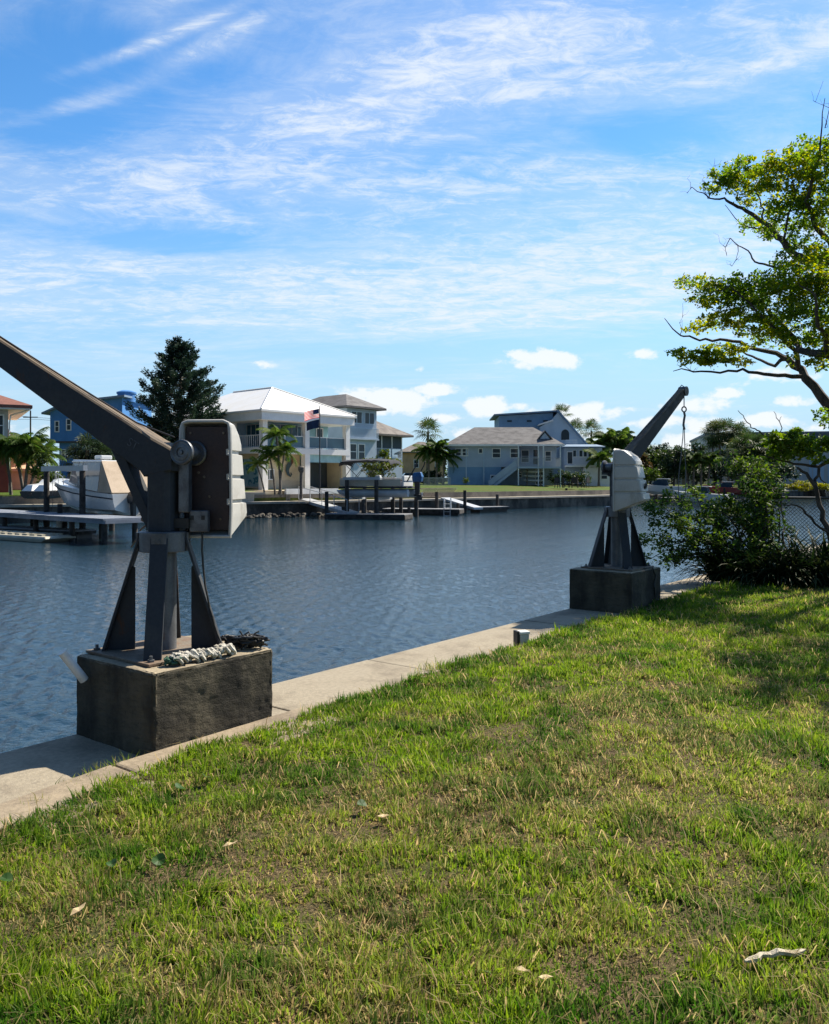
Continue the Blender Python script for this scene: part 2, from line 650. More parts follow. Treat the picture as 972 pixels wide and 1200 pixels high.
# ------------------------------------------------------------------ water
m, k, out = blank('canal_water')
b = k.new('ShaderNodeBsdfPrincipled')
b.inputs['Base Color'].default_value = (.012, .030, .045, 1)
b.inputs['Roughness'].default_value = .05
b.inputs['IOR'].default_value = 1.333
b.inputs['Specular IOR Level'].default_value = .5
geo = k.new('ShaderNodeNewGeometry')
pos = geo.outputs['Position']
w2 = k.noise(k.mapping(pos, scale=(.85, 1.2, 1), rot=(0, 0, R(-20))), 13, 3, .6, .5)
bp = k.new('ShaderNodeBump')
bp.inputs['Strength'].default_value = .5
bp.inputs['Distance'].default_value = .025
k.link(w2, bp.inputs['Height'])
k.link(bp.outputs[0], b.inputs['Normal'])
k.link(b.outputs[0], out.inputs[0])
M_water = m
th = np.concatenate([np.linspace(-1.75, -.70, 24)[:-1], np.linspace(-.70, .66, 900), np.linspace(.66, 1.75, 24)[1:]])
rr_ = [3.2]
while rr_[-1] < 150:
    rr_.append(rr_[-1] * 1.0048)
rr_ = np.array(rr_ + [180, 240, 340, 600])
tt, rg = np.meshgrid(th, rr_, indexing='ij')
wx, wy = rg * np.sin(tt), rg * np.cos(tt)
wz = np.zeros_like(wx)
g_ = np.random.default_rng(21)
lane = VN(31).fbm(wx, wy, .09, 3)
for L_ in np.geomspace(.075, .42, 44):
    a_ = R(205) + g_.normal(0, .62)
    kx_, ky_ = math.cos(a_) * 2 * math.pi / L_, math.sin(a_) * 2 * math.pi / L_
    fade = np.clip(1.5 - .012 * rg / L_, 0, 1)
    wz += fade * (.043 * L_ / (2 * math.pi)) * np.sin(kx_ * wx + ky_ * wy + g_.uniform(0, 6.28) + 2.5 * g_.normal() * (lane - .5))
wz *= .55 + .9 * lane
wz += WATER
nt_, nr_ = wx.shape
idx = np.arange(nt_ * nr_).reshape(nt_, nr_)
q = np.stack([idx[:-1, :-1], idx[:-1, 1:], idx[1:, 1:], idx[1:, :-1]], axis=-1).reshape(-1, 4)[:, ::-1]
nw = (NX * wx + NY * wy).ravel()
q = q[(nw[q] > 4.9).any(axis=1)]
o = np_mesh('water', np.stack([wx, wy, wz], -1).reshape(-1, 3), [q], M_water)
o.data.polygons.foreach_set('use_smooth', np.ones(len(q), dtype=bool))
tag(o, kind='structure')

# ------------------------------------------------------------------ lawn
vn = [VN(i) for i in range(6)]


def edge_n(u):
    """how far the turf reaches towards the water at distance u along the wall"""
    u = np.asarray(u, dtype=float)
    e = np.interp(u, [-4, 1.0, 2.0, 2.6, 3.2, 4.5, 8, 30], [3.84, 3.90, 3.97, 4.13, 4.20, 4.27, 4.40, 4.42])
    return e + 0.07 * (vn[0](u, u * 0, 1.7) - .5) + 0.05 * (vn[1](u, u * 0, 6.0) - .5)


def lawn_z(x, y):
    return 0.07 * (vn[2].fbm(x, y, .45, 2) - .5) + 0.045 * (vn[3].fbm(x, y, 1.6, 2) - .5) - .01


m, k, out = blank('lawn_soil')
b = k.new('ShaderNodeBsdfPrincipled')
geo = k.new('ShaderNodeNewGeometry')
pos = geo.outputs['Position']
s1 = k.noise(pos, 1.3, 5, .6)
s2 = k.noise(pos, 42, 4, .7)
s3 = k.noise(pos, 190, 2, .7)
c_ = k.mix(k.step(s2, .35, .65), (.036, .027, .014), (.10, .072, .038))
c_ = k.mix(k.step(s3, .50, .70), c_, (.24, .18, .095))
c_ = k.mix(k.m('MULTIPLY', k.step(s1, .42, .62), .6), c_, (.045, .065, .016))
k.link(c_, b.inputs['Base Color'])
b.inputs['Roughness'].default_value = .95
b.inputs['Specular IOR Level'].default_value = .1
bp = k.new('ShaderNodeBump')
bp.inputs['Strength'].default_value = .8
bp.inputs['Distance'].default_value = .02
k.link(s2, bp.inputs['Height'])
k.link(bp.outputs[0], b.inputs['Normal'])
k.link(b.outputs[0], out.inputs[0])
M_soil = m

us = np.concatenate([np.arange(-8, 18.01, .3), np.array([20, 24, 30, 45, 80])])
fr = np.concatenate([np.linspace(0, 1, 34) ** 1.6 * 14, np.array([20, 32, 60, 120])])
uu, ff = np.meshgrid(us, fr, indexing='ij')
en = edge_n(uu) - 0.02
nn = en - ff
xx = UX * uu + NX * nn
yy = UY * uu + NY * nn
zz_ = lawn_z(xx, yy)
zz_ = np.where(ff < .01, -0.12, zz_)
nu, nf = uu.shape
idx = np.arange(nu * nf).reshape(nu, nf)
q = np.stack([idx[:-1, :-1], idx[:-1, 1:], idx[1:, 1:], idx[1:, :-1]], axis=-1).reshape(-1, 4)
o = np_mesh('lawn', np.stack([xx, yy, zz_], -1).reshape(-1, 3), [q], M_soil)
tag(o, kind='structure')

# ---- blades
m, k, out = blank('grass_blades')
at = k.new('ShaderNodeAttribute', attribute_name='dry')
at2 = k.new('ShaderNodeAttribute', attribute_name='lush')
geo = k.new('ShaderNodeNewGeometry')
rnd = geo.outputs['Random Per Island']
r2 = k.m('FRACT', k.m('MULTIPLY', rnd, 23.7))
g = k.mix(r2, (.048, .128, .004), (.195, .270, .009))
g = k.mix(at2.outputs['Fac'], g, (.026, .090, .005))
st = k.mix(r2, (.46, .33, .16), (.21, .135, .065))
col = k.mix(at.outputs['Fac'], g, st)
b = k.new('ShaderNodeBsdfPrincipled')
k.link(col, b.inputs['Base Color'])
b.inputs['Roughness'].default_value = .5
b.inputs['Specular IOR Level'].default_value = .14
t = k.new('ShaderNodeBsdfTranslucent')
hs = k.new('ShaderNodeHueSaturation')
hs.inputs['Value'].default_value = 2.0
k.link(col, hs.inputs['Color'])
k.link(hs.outputs[0], t.inputs[0])
mx = k.new('ShaderNodeMixShader')
mx.inputs[0].default_value = .45
k.link(b.outputs[0], mx.inputs[1])
k.link(t.outputs[0], mx.inputs[2])
k.link(mx.outputs[0], out.inputs[0])
M_grass = m


def sow(n, x0, x1, y0, y1, hmul=1.0, wmul=1.0):
    x = rng.uniform(x0, x1, n)
    y = rng.uniform(y0, y1, n)
    return x, y


def blades(x, y, z, h, wd, lean_dir, lean, dry, lush):
    n = len(x)
    fa = rng.uniform(0, 2 * np.pi, n)
    sx_, sy_ = np.cos(fa) * wd * .5, np.sin(fa) * wd * .5
    lx, ly = np.cos(lean_dir), np.sin(lean_dir)
    base = np.stack([x, y, z], 1)
    s = np.stack([sx_, sy_, np.zeros(n)], 1)
    hz = np.cos(lean)
    hr = np.sin(lean)
    mid = base + np.stack([lx * h * .5 * hr * .55, ly * h * .5 * hr * .55, h * .55 * np.sqrt(np.maximum(1 - (.55 * hr) ** 2, .05))], 1)
    tip = mid + np.stack([lx * h * .5 * hr, ly * h * .5 * hr, h * .5 * hz], 1)
    v = np.stack([base - s * .8, base + s * .8, mid - s, mid + s, tip], 1).reshape(-1, 3)
    i = np.arange(n)[:, None] * 5
    return v, i + np.array([[0, 1, 3, 2]]), i + np.array([[2, 3, 4]]), np.repeat(dry, 5), np.repeat(lush, 5)


AV, AQ, AT, AD, AL = [], [], [], [], []
off = 0
bands = [  # y range, blades per m2, height, width
    (1.9, 3.2, 21000, .040, .0052), (3.2, 4.6, 16000, .041, .0056), (4.6, 6.5, 10500, .043, .0064), (6.5, 9, 7800, .046, .0078), (9, 12.5, 4800, .05, .0098), (12.5, 17, 1500, .065, .0115), (17, 24, 420, .075, .018)]
for (y0, y1, dn, hh, ww) in bands:
    xl, xr = -.62 * y1 - .4, .60 * y1 + 3.2
    n = int((xr - xl) * (y1 - y0) * dn)
    x = rng.uniform(xl, xr, n)
    y = rng.uniform(y0, y1, n)
    # blades gather in tufts
    tx, ty = vn[4](x, y, 19.0), vn[5](x, y, 17.0)
    x = x + (tx - .5) * .05
    y = y + (ty - .5) * .05
    u_ = UX * x + UY * y
    n_ = NX * x + NY * y
    keep = n_ < edge_n(u_) + rng.normal(0, .018, n)
    side_out = np.clip((x - (.57 * y + .6)) / 2.0, 0, 1)
    keep &= rng.random(n) > side_out * .75
    keep &= u_ < 27
    dry_f = vn[1].fbm(x, y, 1.05, 4) * .62 + vn[3].fbm(x, y, 4.2, 3) * .38
    # drier stretch across the middle, greener along the edge and at the right
    edge_d = edge_n(u_) - n_
    dry_f = dry_f + .05 * np.exp(-((edge_d - 1.6) / .9) ** 2) - .10 * np.exp(-(edge_d / .45) ** 2) - .05 * np.clip((x - 1.5) / 3, 0, 1)
    dens = np.clip(1.25 - .4 * np.clip((dry_f - .50) / .2, 0, 1), .85, 1)
    clumpy = np.clip((vn[0].fbm(x, y, 5.5, 3) - .5) * 2.2 + .5, 0, 1)
    gap = np.clip((vn[5].fbm(x, y, 3.1, 3) - .36) / .14, 0, 1)
    dens *= np.clip(.62 + .6 * clumpy, .62, 1.15) * (.8 + .2 * gap)
    keep &= rng.random(n) < dens
    x, y, u_, n_, dry_f, clumpy, edge_d = (a[keep] for a in (x, y, u_, n_, dry_f, clumpy, edge_d))
    n = len(x)
    pd = np.clip((dry_f - .46) / .13, .0, 1) * .46 + .07
    isdry = rng.random(n) < pd
    dry = np.where(isdry, rng.uniform(.65, 1, n), np.clip(rng.normal(.04, .12, n), 0, .5) + .12 * np.clip((dry_f - .45) / .2, 0, 1))
    lush = np.clip((vn[2].fbm(x, y, 2.6, 3) - .43) / .2, 0, 1) * .9
    h = hh * (.55 + .95 * rng.random(n) ** 1.4) * (.55 + .95 * clumpy) * np.where(isdry, .75, 1.0)
    h *= 1 + .2 * np.exp(-(edge_d / .16) ** 2)
    flat = rng.random(n) < np.where(isdry, .68, .16)
    lean = np.where(flat, rng.uniform(1.15, 1.5, n), np.abs(rng.normal(.55, .35, n)))
    ld = np.where(rng.random(n) < .5, (vn[4](x, y, 5.0) * 4 * np.pi), rng.uniform(0, 2 * np.pi, n))
    broad = rng.random(n) < .22
    wd = ww * (.55 + .7 * rng.random(n)) * np.where(broad, 1.75, 1.0)
    h = np.where(broad, h * .8, h)
    run = rng.random(n) < .02                      # runners and clippings lying flat
    h = np.where(run, rng.uniform(.09, .19, n), h)
    lean = np.where(run, rng.uniform(1.42, 1.56, n), lean)
    dry = np.where(run, rng.uniform(.5, 1, n), dry)
    wd = np.where(run, ww * .7, wd)
    v, fq, ft, dd, ll = blades(x, y, lawn_z(x, y) - .004, h, wd, ld, lean, dry, lush)
    AV.append(v)
    AQ.append(fq + off)
    AT.append(ft + off)
    AD.append(dd)
    AL.append(ll)
    off += len(v)
# weeds growing in the joints of the concrete
for (u0, n0, nn_, sp) in [(2.66, 4.40, 90, .10), (2.82, 4.43, 60, .08), (2.5, 4.30, 40, .06), (6.05, 4.62, 40, .09), (6.12, 4.52, 60, .07), (9.7, 4.55, 26, .05), (2.2, 4.2, 30, .05)]:
    u_ = rng.normal(u0, sp, nn_)
    n_ = rng.normal(n0, sp * .35, nn_)
    x, y = UX * u_ + NX * n_, UY * u_ + NY * n_
    v, fq, ft, dd, ll = blades(x, y, np.full(nn_, -.08), rng.uniform(.05, .13, nn_), rng.uniform(.004, .006, nn_), rng.uniform(0, 6.28, nn_), rng.uniform(.2, 1.1, nn_),
                               np.clip(rng.normal(.25, .3, nn_), 0, 1), rng.random(nn_) * .5)
    AV.append(v); AQ.append(fq + off); AT.append(ft + off); AD.append(dd); AL.append(ll)
    off += len(v)
o = np_mesh('grass', np.concatenate(AV), [np.concatenate(AQ), np.concatenate(AT)], M_grass, None, {'dry': np.concatenate(AD), 'lush': np.concatenate(AL)})
tag(o, 'patchy green and straw coloured lawn grass beside the seawall', 'grass', kind='stuff')
print('grass blades', off // 5)
del AV, AQ, AT, AD, AL

# ------------------------------------------------------------------ our seawall
sw = thing('seawall', 'pale concrete seawall cap running along the near lawn', 'seawall', W(0, 5.0, -.08), UA)
# local frame: x along the wall, y towards the water; n = y + 5
mb = MB()
xs = [-9, -6.1, -3.4, -.7, 1.55, 4.35, 6.07, 9.0, 11.9, 14.8, 17.7, 21, 25, 30]
for i in range(len(xs) - 1):
    dz = random.uniform(-.004, .004)
    mb.box(xs[i] + .007, xs[i + 1] - .007, -.60, .35, -.30, dz)
mb.build('cap', M_conc, sw, bevel=.012)
mb = MB()
mb.box(-9, 30, -.55, .27, -2.2, -.301)
mb.build('wall_face', M_block, sw)
mb = MB()
kx = [-9, -5.0, -2.1, .8, 2.74, 4.40, 7.3, 10.2, 13.1, 16.0]
for i in range(len(kx) - 1):
    a0, a1 = kx[i] + .006, kx[i + 1] - .006
    s0 = float(np.interp(a0, [1.0, 2.0, 2.72, 3], [-.83, -.72, -.585, -.565])) - .0
    s1 = float(np.interp(a1, [1.0, 2.0, 2.72, 3], [-.83, -.72, -.585, -.565]))
    zt = .075 if a1 < 4.5 else .05
    lo = [(a0, s0 - .5, -.28), (a1, s1 - .5, -.28), (a1, s1, -.28), (a0, s0, -.28)]
    hi = [(p[0], p[1], zt) for p in lo]
    mb.loft([lo, hi])
mb.build('kerb', M_kerb, sw, bevel=.018)

# ------------------------------------------------------------------ davit blocks and davits
BZ0, BZ1 = -.085, .462


def block(u, n, lx, ly, label, M=None):
    t = thing('concrete_block', label, 'block', W(u, n, BZ0), UA, 'concrete davit blocks')
    mb = MB()
    h = BZ1 - BZ0
    mb.box(-lx / 2, lx / 2, -ly / 2, ly / 2, -.15, h)
    o = mb.build('block_body', M_block, t, bevel=.020, bseg=2)
    sd = o.modifiers.new('grid', 'SUBSURF')
    sd.subdivision_type = 'SIMPLE'
    sd.levels = sd.render_levels = 6
    for nm, sc, st_ in (('worn', .16, .016), ('chips', .035, .008)):
        tx = bpy.data.textures.new(nm, 'CLOUDS')
        tx.noise_scale = sc
        dm = o.modifiers.new(nm, 'DISPLACE')
        dm.texture = tx
        dm.strength = st_
        dm.mid_level = .55
    o.data.polygons.foreach_set('use_smooth', [True] * len(o.data.polygons))
    return t


block(3.54, 4.90, .99, .90, 'square stained concrete block under the large close davit, white pipe stub on its side')
block(10.70, 4.90, .99, .90, 'smaller looking dark concrete block under the farther davit, a cable over its edge')


def shell_ring(z, dep, hw, inset=0.0, r=.03):
    """U-shaped outline of the motor cover, open at the back (y = 0)"""
    pts = [(hw, 0), (hw, -dep + r)]
    for i in range(1, 5):
        a = i / 5 * math.pi / 2
        pts.append((hw - r + r * math.cos(a), -dep + r - r * math.sin(a)))
    pts += [(hw - r, -dep), (-hw + r, -dep)]
    for i in range(1, 5):
        a = i / 5 * math.pi / 2
        pts.append((-hw + r - r * math.sin(a), -dep + r - r * math.cos(a)))
    pts += [(-hw, -dep + r), (-hw, 0)]
    return [Vector((x, y, z)) for x, y in pts]


def text_mesh(body, size, depth, mt, parent, M, name):
    cu = bpy.data.curves.new(name, 'FONT')
    cu.body = body
    cu.size = size
    cu.extrude = depth
    cu.align_x = 'CENTER'
    cu.align_y = 'CENTER'
    ob_ = bpy.data.objects.new(name + '_tmp', cu)
    COL.objects.link(ob_)
    dg = bpy.context.evaluated_depsgraph_get()
    me = bpy.data.meshes.new_from_object(ob_.evaluated_get(dg))
    bpy.data.objects.remove(ob_)
    me.name = name
    me.transform(M)
    me.materials.clear()
    me.materials.append(mt)
    o = bpy.data.objects.new(name, me)
    COL.objects.link(o)
    o.parent = parent
    return o


def make_davit(loc, rz_up, label, near=True):
    """davit standing on its block; local x = direction of the boom"""
    t = thing('boat_davit', label, 'davit', loc, rz_up, 'boat davits on the seawall')
    rel = UA - rz_up
    MBf = rotz(rel)                                     # block-aligned frame
    mb = MB()
    mb.box(-.37, .37, -.37, .37, .002, .022, MBf)
    pl = mb.build('base_plate', M_rust, t, bevel=.004)
    for i in range(4):
        a = rel + R(45) + i * R(90)
        p = Vector((math.cos(a) * .447, math.sin(a) * .447, .022))
        mb = MB()
        mb.lathe([(.024, 0), (.024, .014), (.012, .015), (.012, .038), (.0, .039)], 6, Matrix.Translation(p))
        mb.build('anchor_bolt', M_galv, pl)
    # four splayed legs on the block's diagonals: sloping flange and a fin inside it
    for i in range(4):
        L = rotz(rel + R(45) + i * R(90))
        mb = MB()
        w = .058
        zt, zb, rt, rb = .80, .022, .150, .405
        mb.loft([[(rb - .02, -w, zb), (rb, -w, zb), (rb, w, zb), (rb - .02, w, zb)],
                 [(rt - .003, -w, zt), (rt + .014, -w, zt), (rt + .014, w, zt), (rt - .003, w, zt)]], M=L)
        mb.prism([(.19, -.006, zb), (rb - .021, -.006, zb), (rt + .06, -.006, zt - .20), (.19, -.006, zt - .21)], (0, .012, 0), M=L)
        mb.build('leg', M_steel, t, bevel=.004)
    # sleeve and inner tube
    mb = MB()
    mb.lathe([(.160, .70), (.166, .705), (.166, .835), (.158, .84), (.10, .841)], 8 * 3)
    mb.lathe([(.09, .022), (.09, .71)], 16)
    for i in range(4):
        a = rel + R(45) + i * R(90) + R(0)
        mb.box(.164, .176, -.05, .05, .705, .832, rotz(a))
        mb.cyl(rotz(a) @ Vector((.176, 0, .775)), rotz(a) @ Vector((.186, 0, .775)), .012, seg=6)
    mb.build('sleeve', M_galv, t, smooth=True, angle=30)
    # post, boom
    mb = MB()
    hw = .090
    c = .03
    sec = lambda z: [Vector(p) for p in [(-hw, -hw + c, z), (-hw + c, -hw, z), (hw - c, -hw, z), (hw, -hw + c, z), (hw, hw - c, z), (hw - c, hw, z), (-hw + c, hw, z), (-hw, hw - c, z)]]
    mb.loft([sec(.841), sec(1.30)])
    mb.build('post', M_steel, t, bevel=.006)
    mb = MB()
    # boom: root plates wrap the post head, box section thinning to the tip
    st = [((-.125, 1.26), (-.125, 1.405), .092), ((.101, 1.22), (-.07, 1.435), .092), ((.14, 1.263), (.02, 1.477), .086), ((.8, 1.67), (.70, 1.857), .064), ((2.05, 2.46), (2.02, 2.61), .046), ((2.16, 2.55), (2.16, 2.66), .045)]
    secs = []
    for (bl, tl, w) in st:
        e = .012
        bv, tv = Vector((bl[0], 0, bl[1])), Vector((tl[0], 0, tl[1]))
        up = (tv - bv).normalized()
        secs.append([bv + Vector((0, -w + e, 0)), bv + Vector((0, w - e, 0)), bv + up * e + Vector((0, w, 0)), tv - up * e + Vector((0, w, 0)),
                     tv + Vector((0, w - e, 0)), tv + Vector((0, -w + e, 0)), tv - up * e + Vector((0, -w, 0)), bv + up * e + Vector((0, -w, 0))])
    mb.loft(secs)
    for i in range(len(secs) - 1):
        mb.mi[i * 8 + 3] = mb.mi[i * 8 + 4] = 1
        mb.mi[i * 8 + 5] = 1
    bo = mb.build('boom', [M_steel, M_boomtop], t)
    mb = MB()
    mb.cyl((2.16, -.06, 2.60), (2.16, .06, 2.60), .075, seg=20)
    mb.build('tip_sheave', M_galv, bo, smooth=True, angle=30)
    mb = MB()
    mb.loft([[(.30, -.055, 1.40), (.42, -.055, 1.465), (.42, .055, 1.465), (.30, .055, 1.40)], [(.06, -.055, .93), (.099, -.055, .855), (.099, .055, .855), (.06, .055, .93)]])
    mb.build('knee_brace', M_steel, t, bevel=.005)
    mb = MB()
    mb.tube([(-.13, .06, 1.49), (.2, .03, 1.600), (.75, .02, 1.90), (1.4, .0, 2.262), (2.1, 0, 2.695), (2.2, 0, 2.67), (2.235, 0, 2.60)], .006, 6)
    mb.build('hoist_wire', M_black, t)
    # winch: outer drum flange, axle, flange at the board
    mb = MB()
    D = Matrix.Translation((-.205, -.045, 1.385)) @ Matrix.Rotation(R(-90), 4, 'X')     # local z -> +y
    mb.lathe([(.030, .0), (.05, .005), (.05, .10), (.084, .115), (.088, .13), (.086, .142), (.076, .146), (.072, .142), (.058, .142), (.054, .146), (.034, .148), (.030, .140), (.016, .140), (.014, .152), (.0, .153)], 28, D)
    wdm = mb.build('winch_drum', M_alu, t, smooth=True, angle=35)
    # motor cover, turned a little against the boom
    C = rotz(R(12))
    cx = -.275
    Cc = C @ Matrix.Translation((cx, -.075, 0))
    rings = [(1.612, .03, .120), (1.605, .10, .158), (1.59, .145, .172), (1.52, .235, .177), (1.455, .285, .178), (1.41, .293, .178), (1.405, .270, .160), (1.382, .275, .161), (1.377, .303, .180),
             (1.235, .333, .181), (1.230, .308, .163), (1.207, .313, .164), (1.202, .342, .182), (1.06, .372, .184), (1.055, .347, .166), (1.032, .352, .166), (1.027, .382, .185), (.955, .398, .186), (.93, .385, .185), (.80, .05, .176)]
    mb = MB()
    rr = [shell_ring(*q) for q in rings]
    mb.loft(rr, cap=False, closed=False)
    n0 = len(rr[0])
    last = len(rings) - 1
    mb.f.append(list(range(n0)))
    mb.mi.append(0)
    mb.f.append([last * n0 + j for j in range(n0 - 1, -1, -1)])
    mb.mi.append(0)
    mb.v = [Cc @ v for v in mb.v]
    sh = mb.build('motor_cover', M_shell, t)
    so = sh.modifiers.new('thickness', 'SOLIDIFY')
    so.thickness = .014
    so.offset = -1
    bv = sh.modifiers.new('bevel', 'BEVEL')
    bv.width = .004
    bv.segments = 2
    bv.limit_method = 'ANGLE'
    bv.angle_limit = R(35)
    # rim lip
    mb = MB()
    lip = [Vector((.182, .0, .80)), Vector((.185, .0, 1.0)), Vector((.180, .0, 1.45)), Vector((.178, .0, 1.56)), Vector((.165, .0, 1.597)), Vector((.13, .0, 1.612)), Vector((-.13, .0, 1.612)), Vector((-.165, .0, 1.597)), Vector((-.178, .0, 1.56)), Vector((-.180, 0, 1.45)),
           Vector((-.185, 0, 1.0)), Vector((-.182, .0, .80)), Vector((.182, .0, .80))]
    mb.tube(lip, .012, 6, M=Cc)
    mb.build('rim', M_shell, sh, smooth=True)
    mb = MB()
    mb.box(-.158, .158, -.045, -.035, .845, 1.575, Cc)
    bd = mb.build('back_board', M_board, t, bevel=.003)
    for (x, z) in [(-.12, 1.53), (.12, 1.53), (.10, .92), (-.10, .92), (.06, 1.25), (-.02, 1.08), (.02, 1.22)]:
        mb = MB()
        mb.cyl(Cc @ Vector((x, -.035, z)), Cc @ Vector((x, -.026, z)), .009, seg=8)
        mb.build('screw', M_rust, bd)
    mb = MB()
    D2 = C @ Matrix.Translation((cx + .085, -.108, 1.385)) @ Matrix.Rotation(R(-90), 4, 'X')
    mb.lathe([(.085, .0), (.088, .008), (.088, .024), (.076, .03), (.06, .026), (.045, .026), (.04, .045), (.018, .05), (.018, .055)], 26, D2)
    mb.build('board_flange', M_alu, t, smooth=True, angle=35)
    mb = MB()
    mb.cyl(D2 @ Vector((0, 0, .05)), (-.205, .02, 1.385), .012, seg=8)
    mb.build('axle', M_pvc, t)
    mb = MB()
    mb.box(-.19, -.115, -.05, .03, .97, 1.34, C)
    mb.build('gear_case', M_alu, t, bevel=.008)
    mb = MB()
    mb.box(cx + .02 - .13, cx + .02 + .0, -.06, .0, .835, .985, C @ Matrix.Translation((.07, 0, 0)))
    ox = mb.build('switch_box', M_alu, t, bevel=.006)
    for x in (-.10, -.02):
        mb = MB()
        mb.box(cx + .09 + x - .012, cx + .09 + x + .012, .001, .004, .92, .95, C)
        mb.build('switch', M_black, ox)
    mb = MB()
    mb.box(-.19, -.06, -.05, .03, .862, .93, C)
    mb.build('bracket', M_black, t)
    # round badge low on the cover's outer face
    mb = MB()
    E = Cc @ Matrix.Translation((.01, -.372, 1.12)) @ Matrix.Rotation(R(12), 4, 'X') @ Matrix.Rotation(R(90), 4, 'X')
    for r0 in (.058, .040):
        mb.tube([E @ Vector((r0 * math.cos(a * .3491), r0 * math.sin(a * .3491), .0)) for a in range(19)], .006, 5)
    mb.tube([E @ Vector((-.035, -.02, .0)), E @ Vector((-.01, .025, .0)), E @ Vector((.012, -.02, .0)), E @ Vector((.036, .02, .0))], .006, 5)
    mb.build('round_badge', M_black, sh)
    return t


D1 = W(3.54, 4.90, BZ1) + Vector((-.09, .0, 0))
D2_ = W(10.70, 4.90, BZ1) + Vector((.03, 0, 0))
a1 = math.atan2(.30, -.955)
a2 = math.atan2(.75, .66)
dv1 = make_davit(D1, a1, 'large close grey boat davit showing the open dark back of its motor cover')
dv2 = make_davit(D2_, a2, 'farther boat davit with closed white motor cover and boom raised against the sky')
M_scratch = mat('worn_lettering', (.085, .092, .11), .7, (.04, .045, .055), scale=12)
tl = Matrix.Translation((.19, .0845, 1.445)) @ Matrix.Rotation(R(29), 4, 'Y').inverted() @ basis((0, 0, 0), (-1, 0, 0), (0, 0, 1), (0, 1, 0))
text_mesh('ST', .085, .0006, M_scratch, [c for c in dv1.children if c.name.startswith('boom')][0], tl, 'worn_letters')

# power cable hanging from the near cover, down past the right leg to the coil
cc = rotz(a1 + R(12), D1)
p0 = cc @ Vector((-.27, -.03, .83))
mb = MB()
path = [p0 + Vector((0, 0, .06)), p0, p0 + Vector((.0, -.01, -.12)), p0 + Vector((.012, -.01, -.30)), p0 + Vector((.05, -.02, -.52)), p0 + Vector((.11, -.03, -.70)), p0 + Vector((.17, -.05, -.815)), p0 + Vector((.24, -.06, -.82))]
mb.tube(bend(path, .01, 3), .0075, 6)
tag(mb.build('power_cable', M_black), 'black power cable hanging from the close davit motor cover', 'cable')

# tangle of black hose on the block corner
mb = MB()
hc = W(3.90, 4.60, BZ1)
for s in range(15):
    pts = []
    a = random.uniform(0, 6.28)
    for j in range(11):
        a += random.uniform(.3, .9)
        r = random.uniform(.03, .135)
        pts.append(hc + Vector((math.cos(a) * r * 1.25, math.sin(a) * r * .62, random.uniform(.012, .095))))
    mb.tube(bend(pts, .06, 3), random.uniform(.006, .010), 6)
for s in range(9):
    a = random.uniform(0, 6.28)
    d_ = Vector((math.cos(a) * 1.2, math.sin(a) * .6, random.uniform(.2, .9))).normalized()
    st_ = hc + Vector((random.uniform(-.1, .1), random.uniform(-.04, .04), .05))
    mb.tube(bend([st_, st_ + d_ * random.uniform(.06, .12)], .1, 3), .006, 6)
tag(mb.build('hose_tangle', M_black, smooth=True), 'tangled heap of thin black hose on the corner of the close block', 'hose')

# bleached rope bundle and its green end
rb0, rb1 = W(3.24, 4.53, BZ1), W(3.72, 4.50, BZ1)
rp = thing('rope_bundle', 'bleached lumpy bundle of old white rope on the front edge of the close block', 'rope', rb0)
mb = MB()
dx = (rb1 - rb0)
perp = Vector((-dx.y, dx.x, 0)).normalized()
for s in range(7):
    path = []
    ph = random.uniform(0, 6.28)
    for j in range(26):
        t_ = j / 25
        a = ph + t_ * 24 + s * .9
        rr_ = .022 + .012 * math.sin(j * 1.7 + s)
        path.append(dx * t_ + perp * (rr_ * math.cos(a) * 1.4 + .02 * math.sin(s * 2.1)) + Vector((0, 0, .04 + rr_ * math.sin(a))))
    mb.tube(path, .0125, 6)
for s in range(60):
    t_ = random.random()
    c0 = dx * t_ + perp * random.uniform(-.035, .035) + Vector((0, 0, .055 + random.uniform(-.01, .016)))
    r_ = random.uniform(.012, .022)
    mb.lathe([(0, -r_), (r_ * .8, -r_ * .6), (r_, 0), (r_ * .8, r_ * .6), (0, r_)], 6, Matrix.Translation(c0))
mb.build('rope', M_rope, rp, smooth=True)
mb = MB()
for s in range(7):
    pts = [Vector((random.uniform(-.05, .06), random.uniform(-.035, .035), random.uniform(.01, .06))) for _ in range(6)]
    mb.tube(bend(pts, .1, 3), .009, 6)
mb.build('green_end', M_greenrope, rp, smooth=True)

# white pipe fixed at the block's left side
pa, pb = P(73, 764, 5.47), P(99, 797, 5.56)
mb = MB()
ax = (pb - pa).normalized()
x_ = ax.orthogonal().normalized()
y_ = ax.cross(x_)
L_ = (pb - pa).length
PM = basis(pa, x_, y_, ax)
mb.lathe([(.024, 0), (.030, .0), (.030, L_), (.023, L_), (.023, .02), (.0, .02)], 20, PM)
tag(mb.build('rod_holder_pipe', M_pvc, smooth=True, angle=40), 'short slanted white plastic pipe at the side of the close block', 'pipe')

# little weathered stick leaning by the sleeve of the near davit
mb = MB()
mb.tube(bend([P(154, 641, 6.05), P(166, 622, 6.0), P(178, 606, 5.92)], .03, 2), [.006, .007, .009], 6)
mb.tube([P(168, 608, 5.95), P(177, 611, 5.9)], .022, 6)
tag(mb.build('crank_handle', M_rust), 'thin rusty crank handle stuck out beside the close davit sleeve', 'crank')

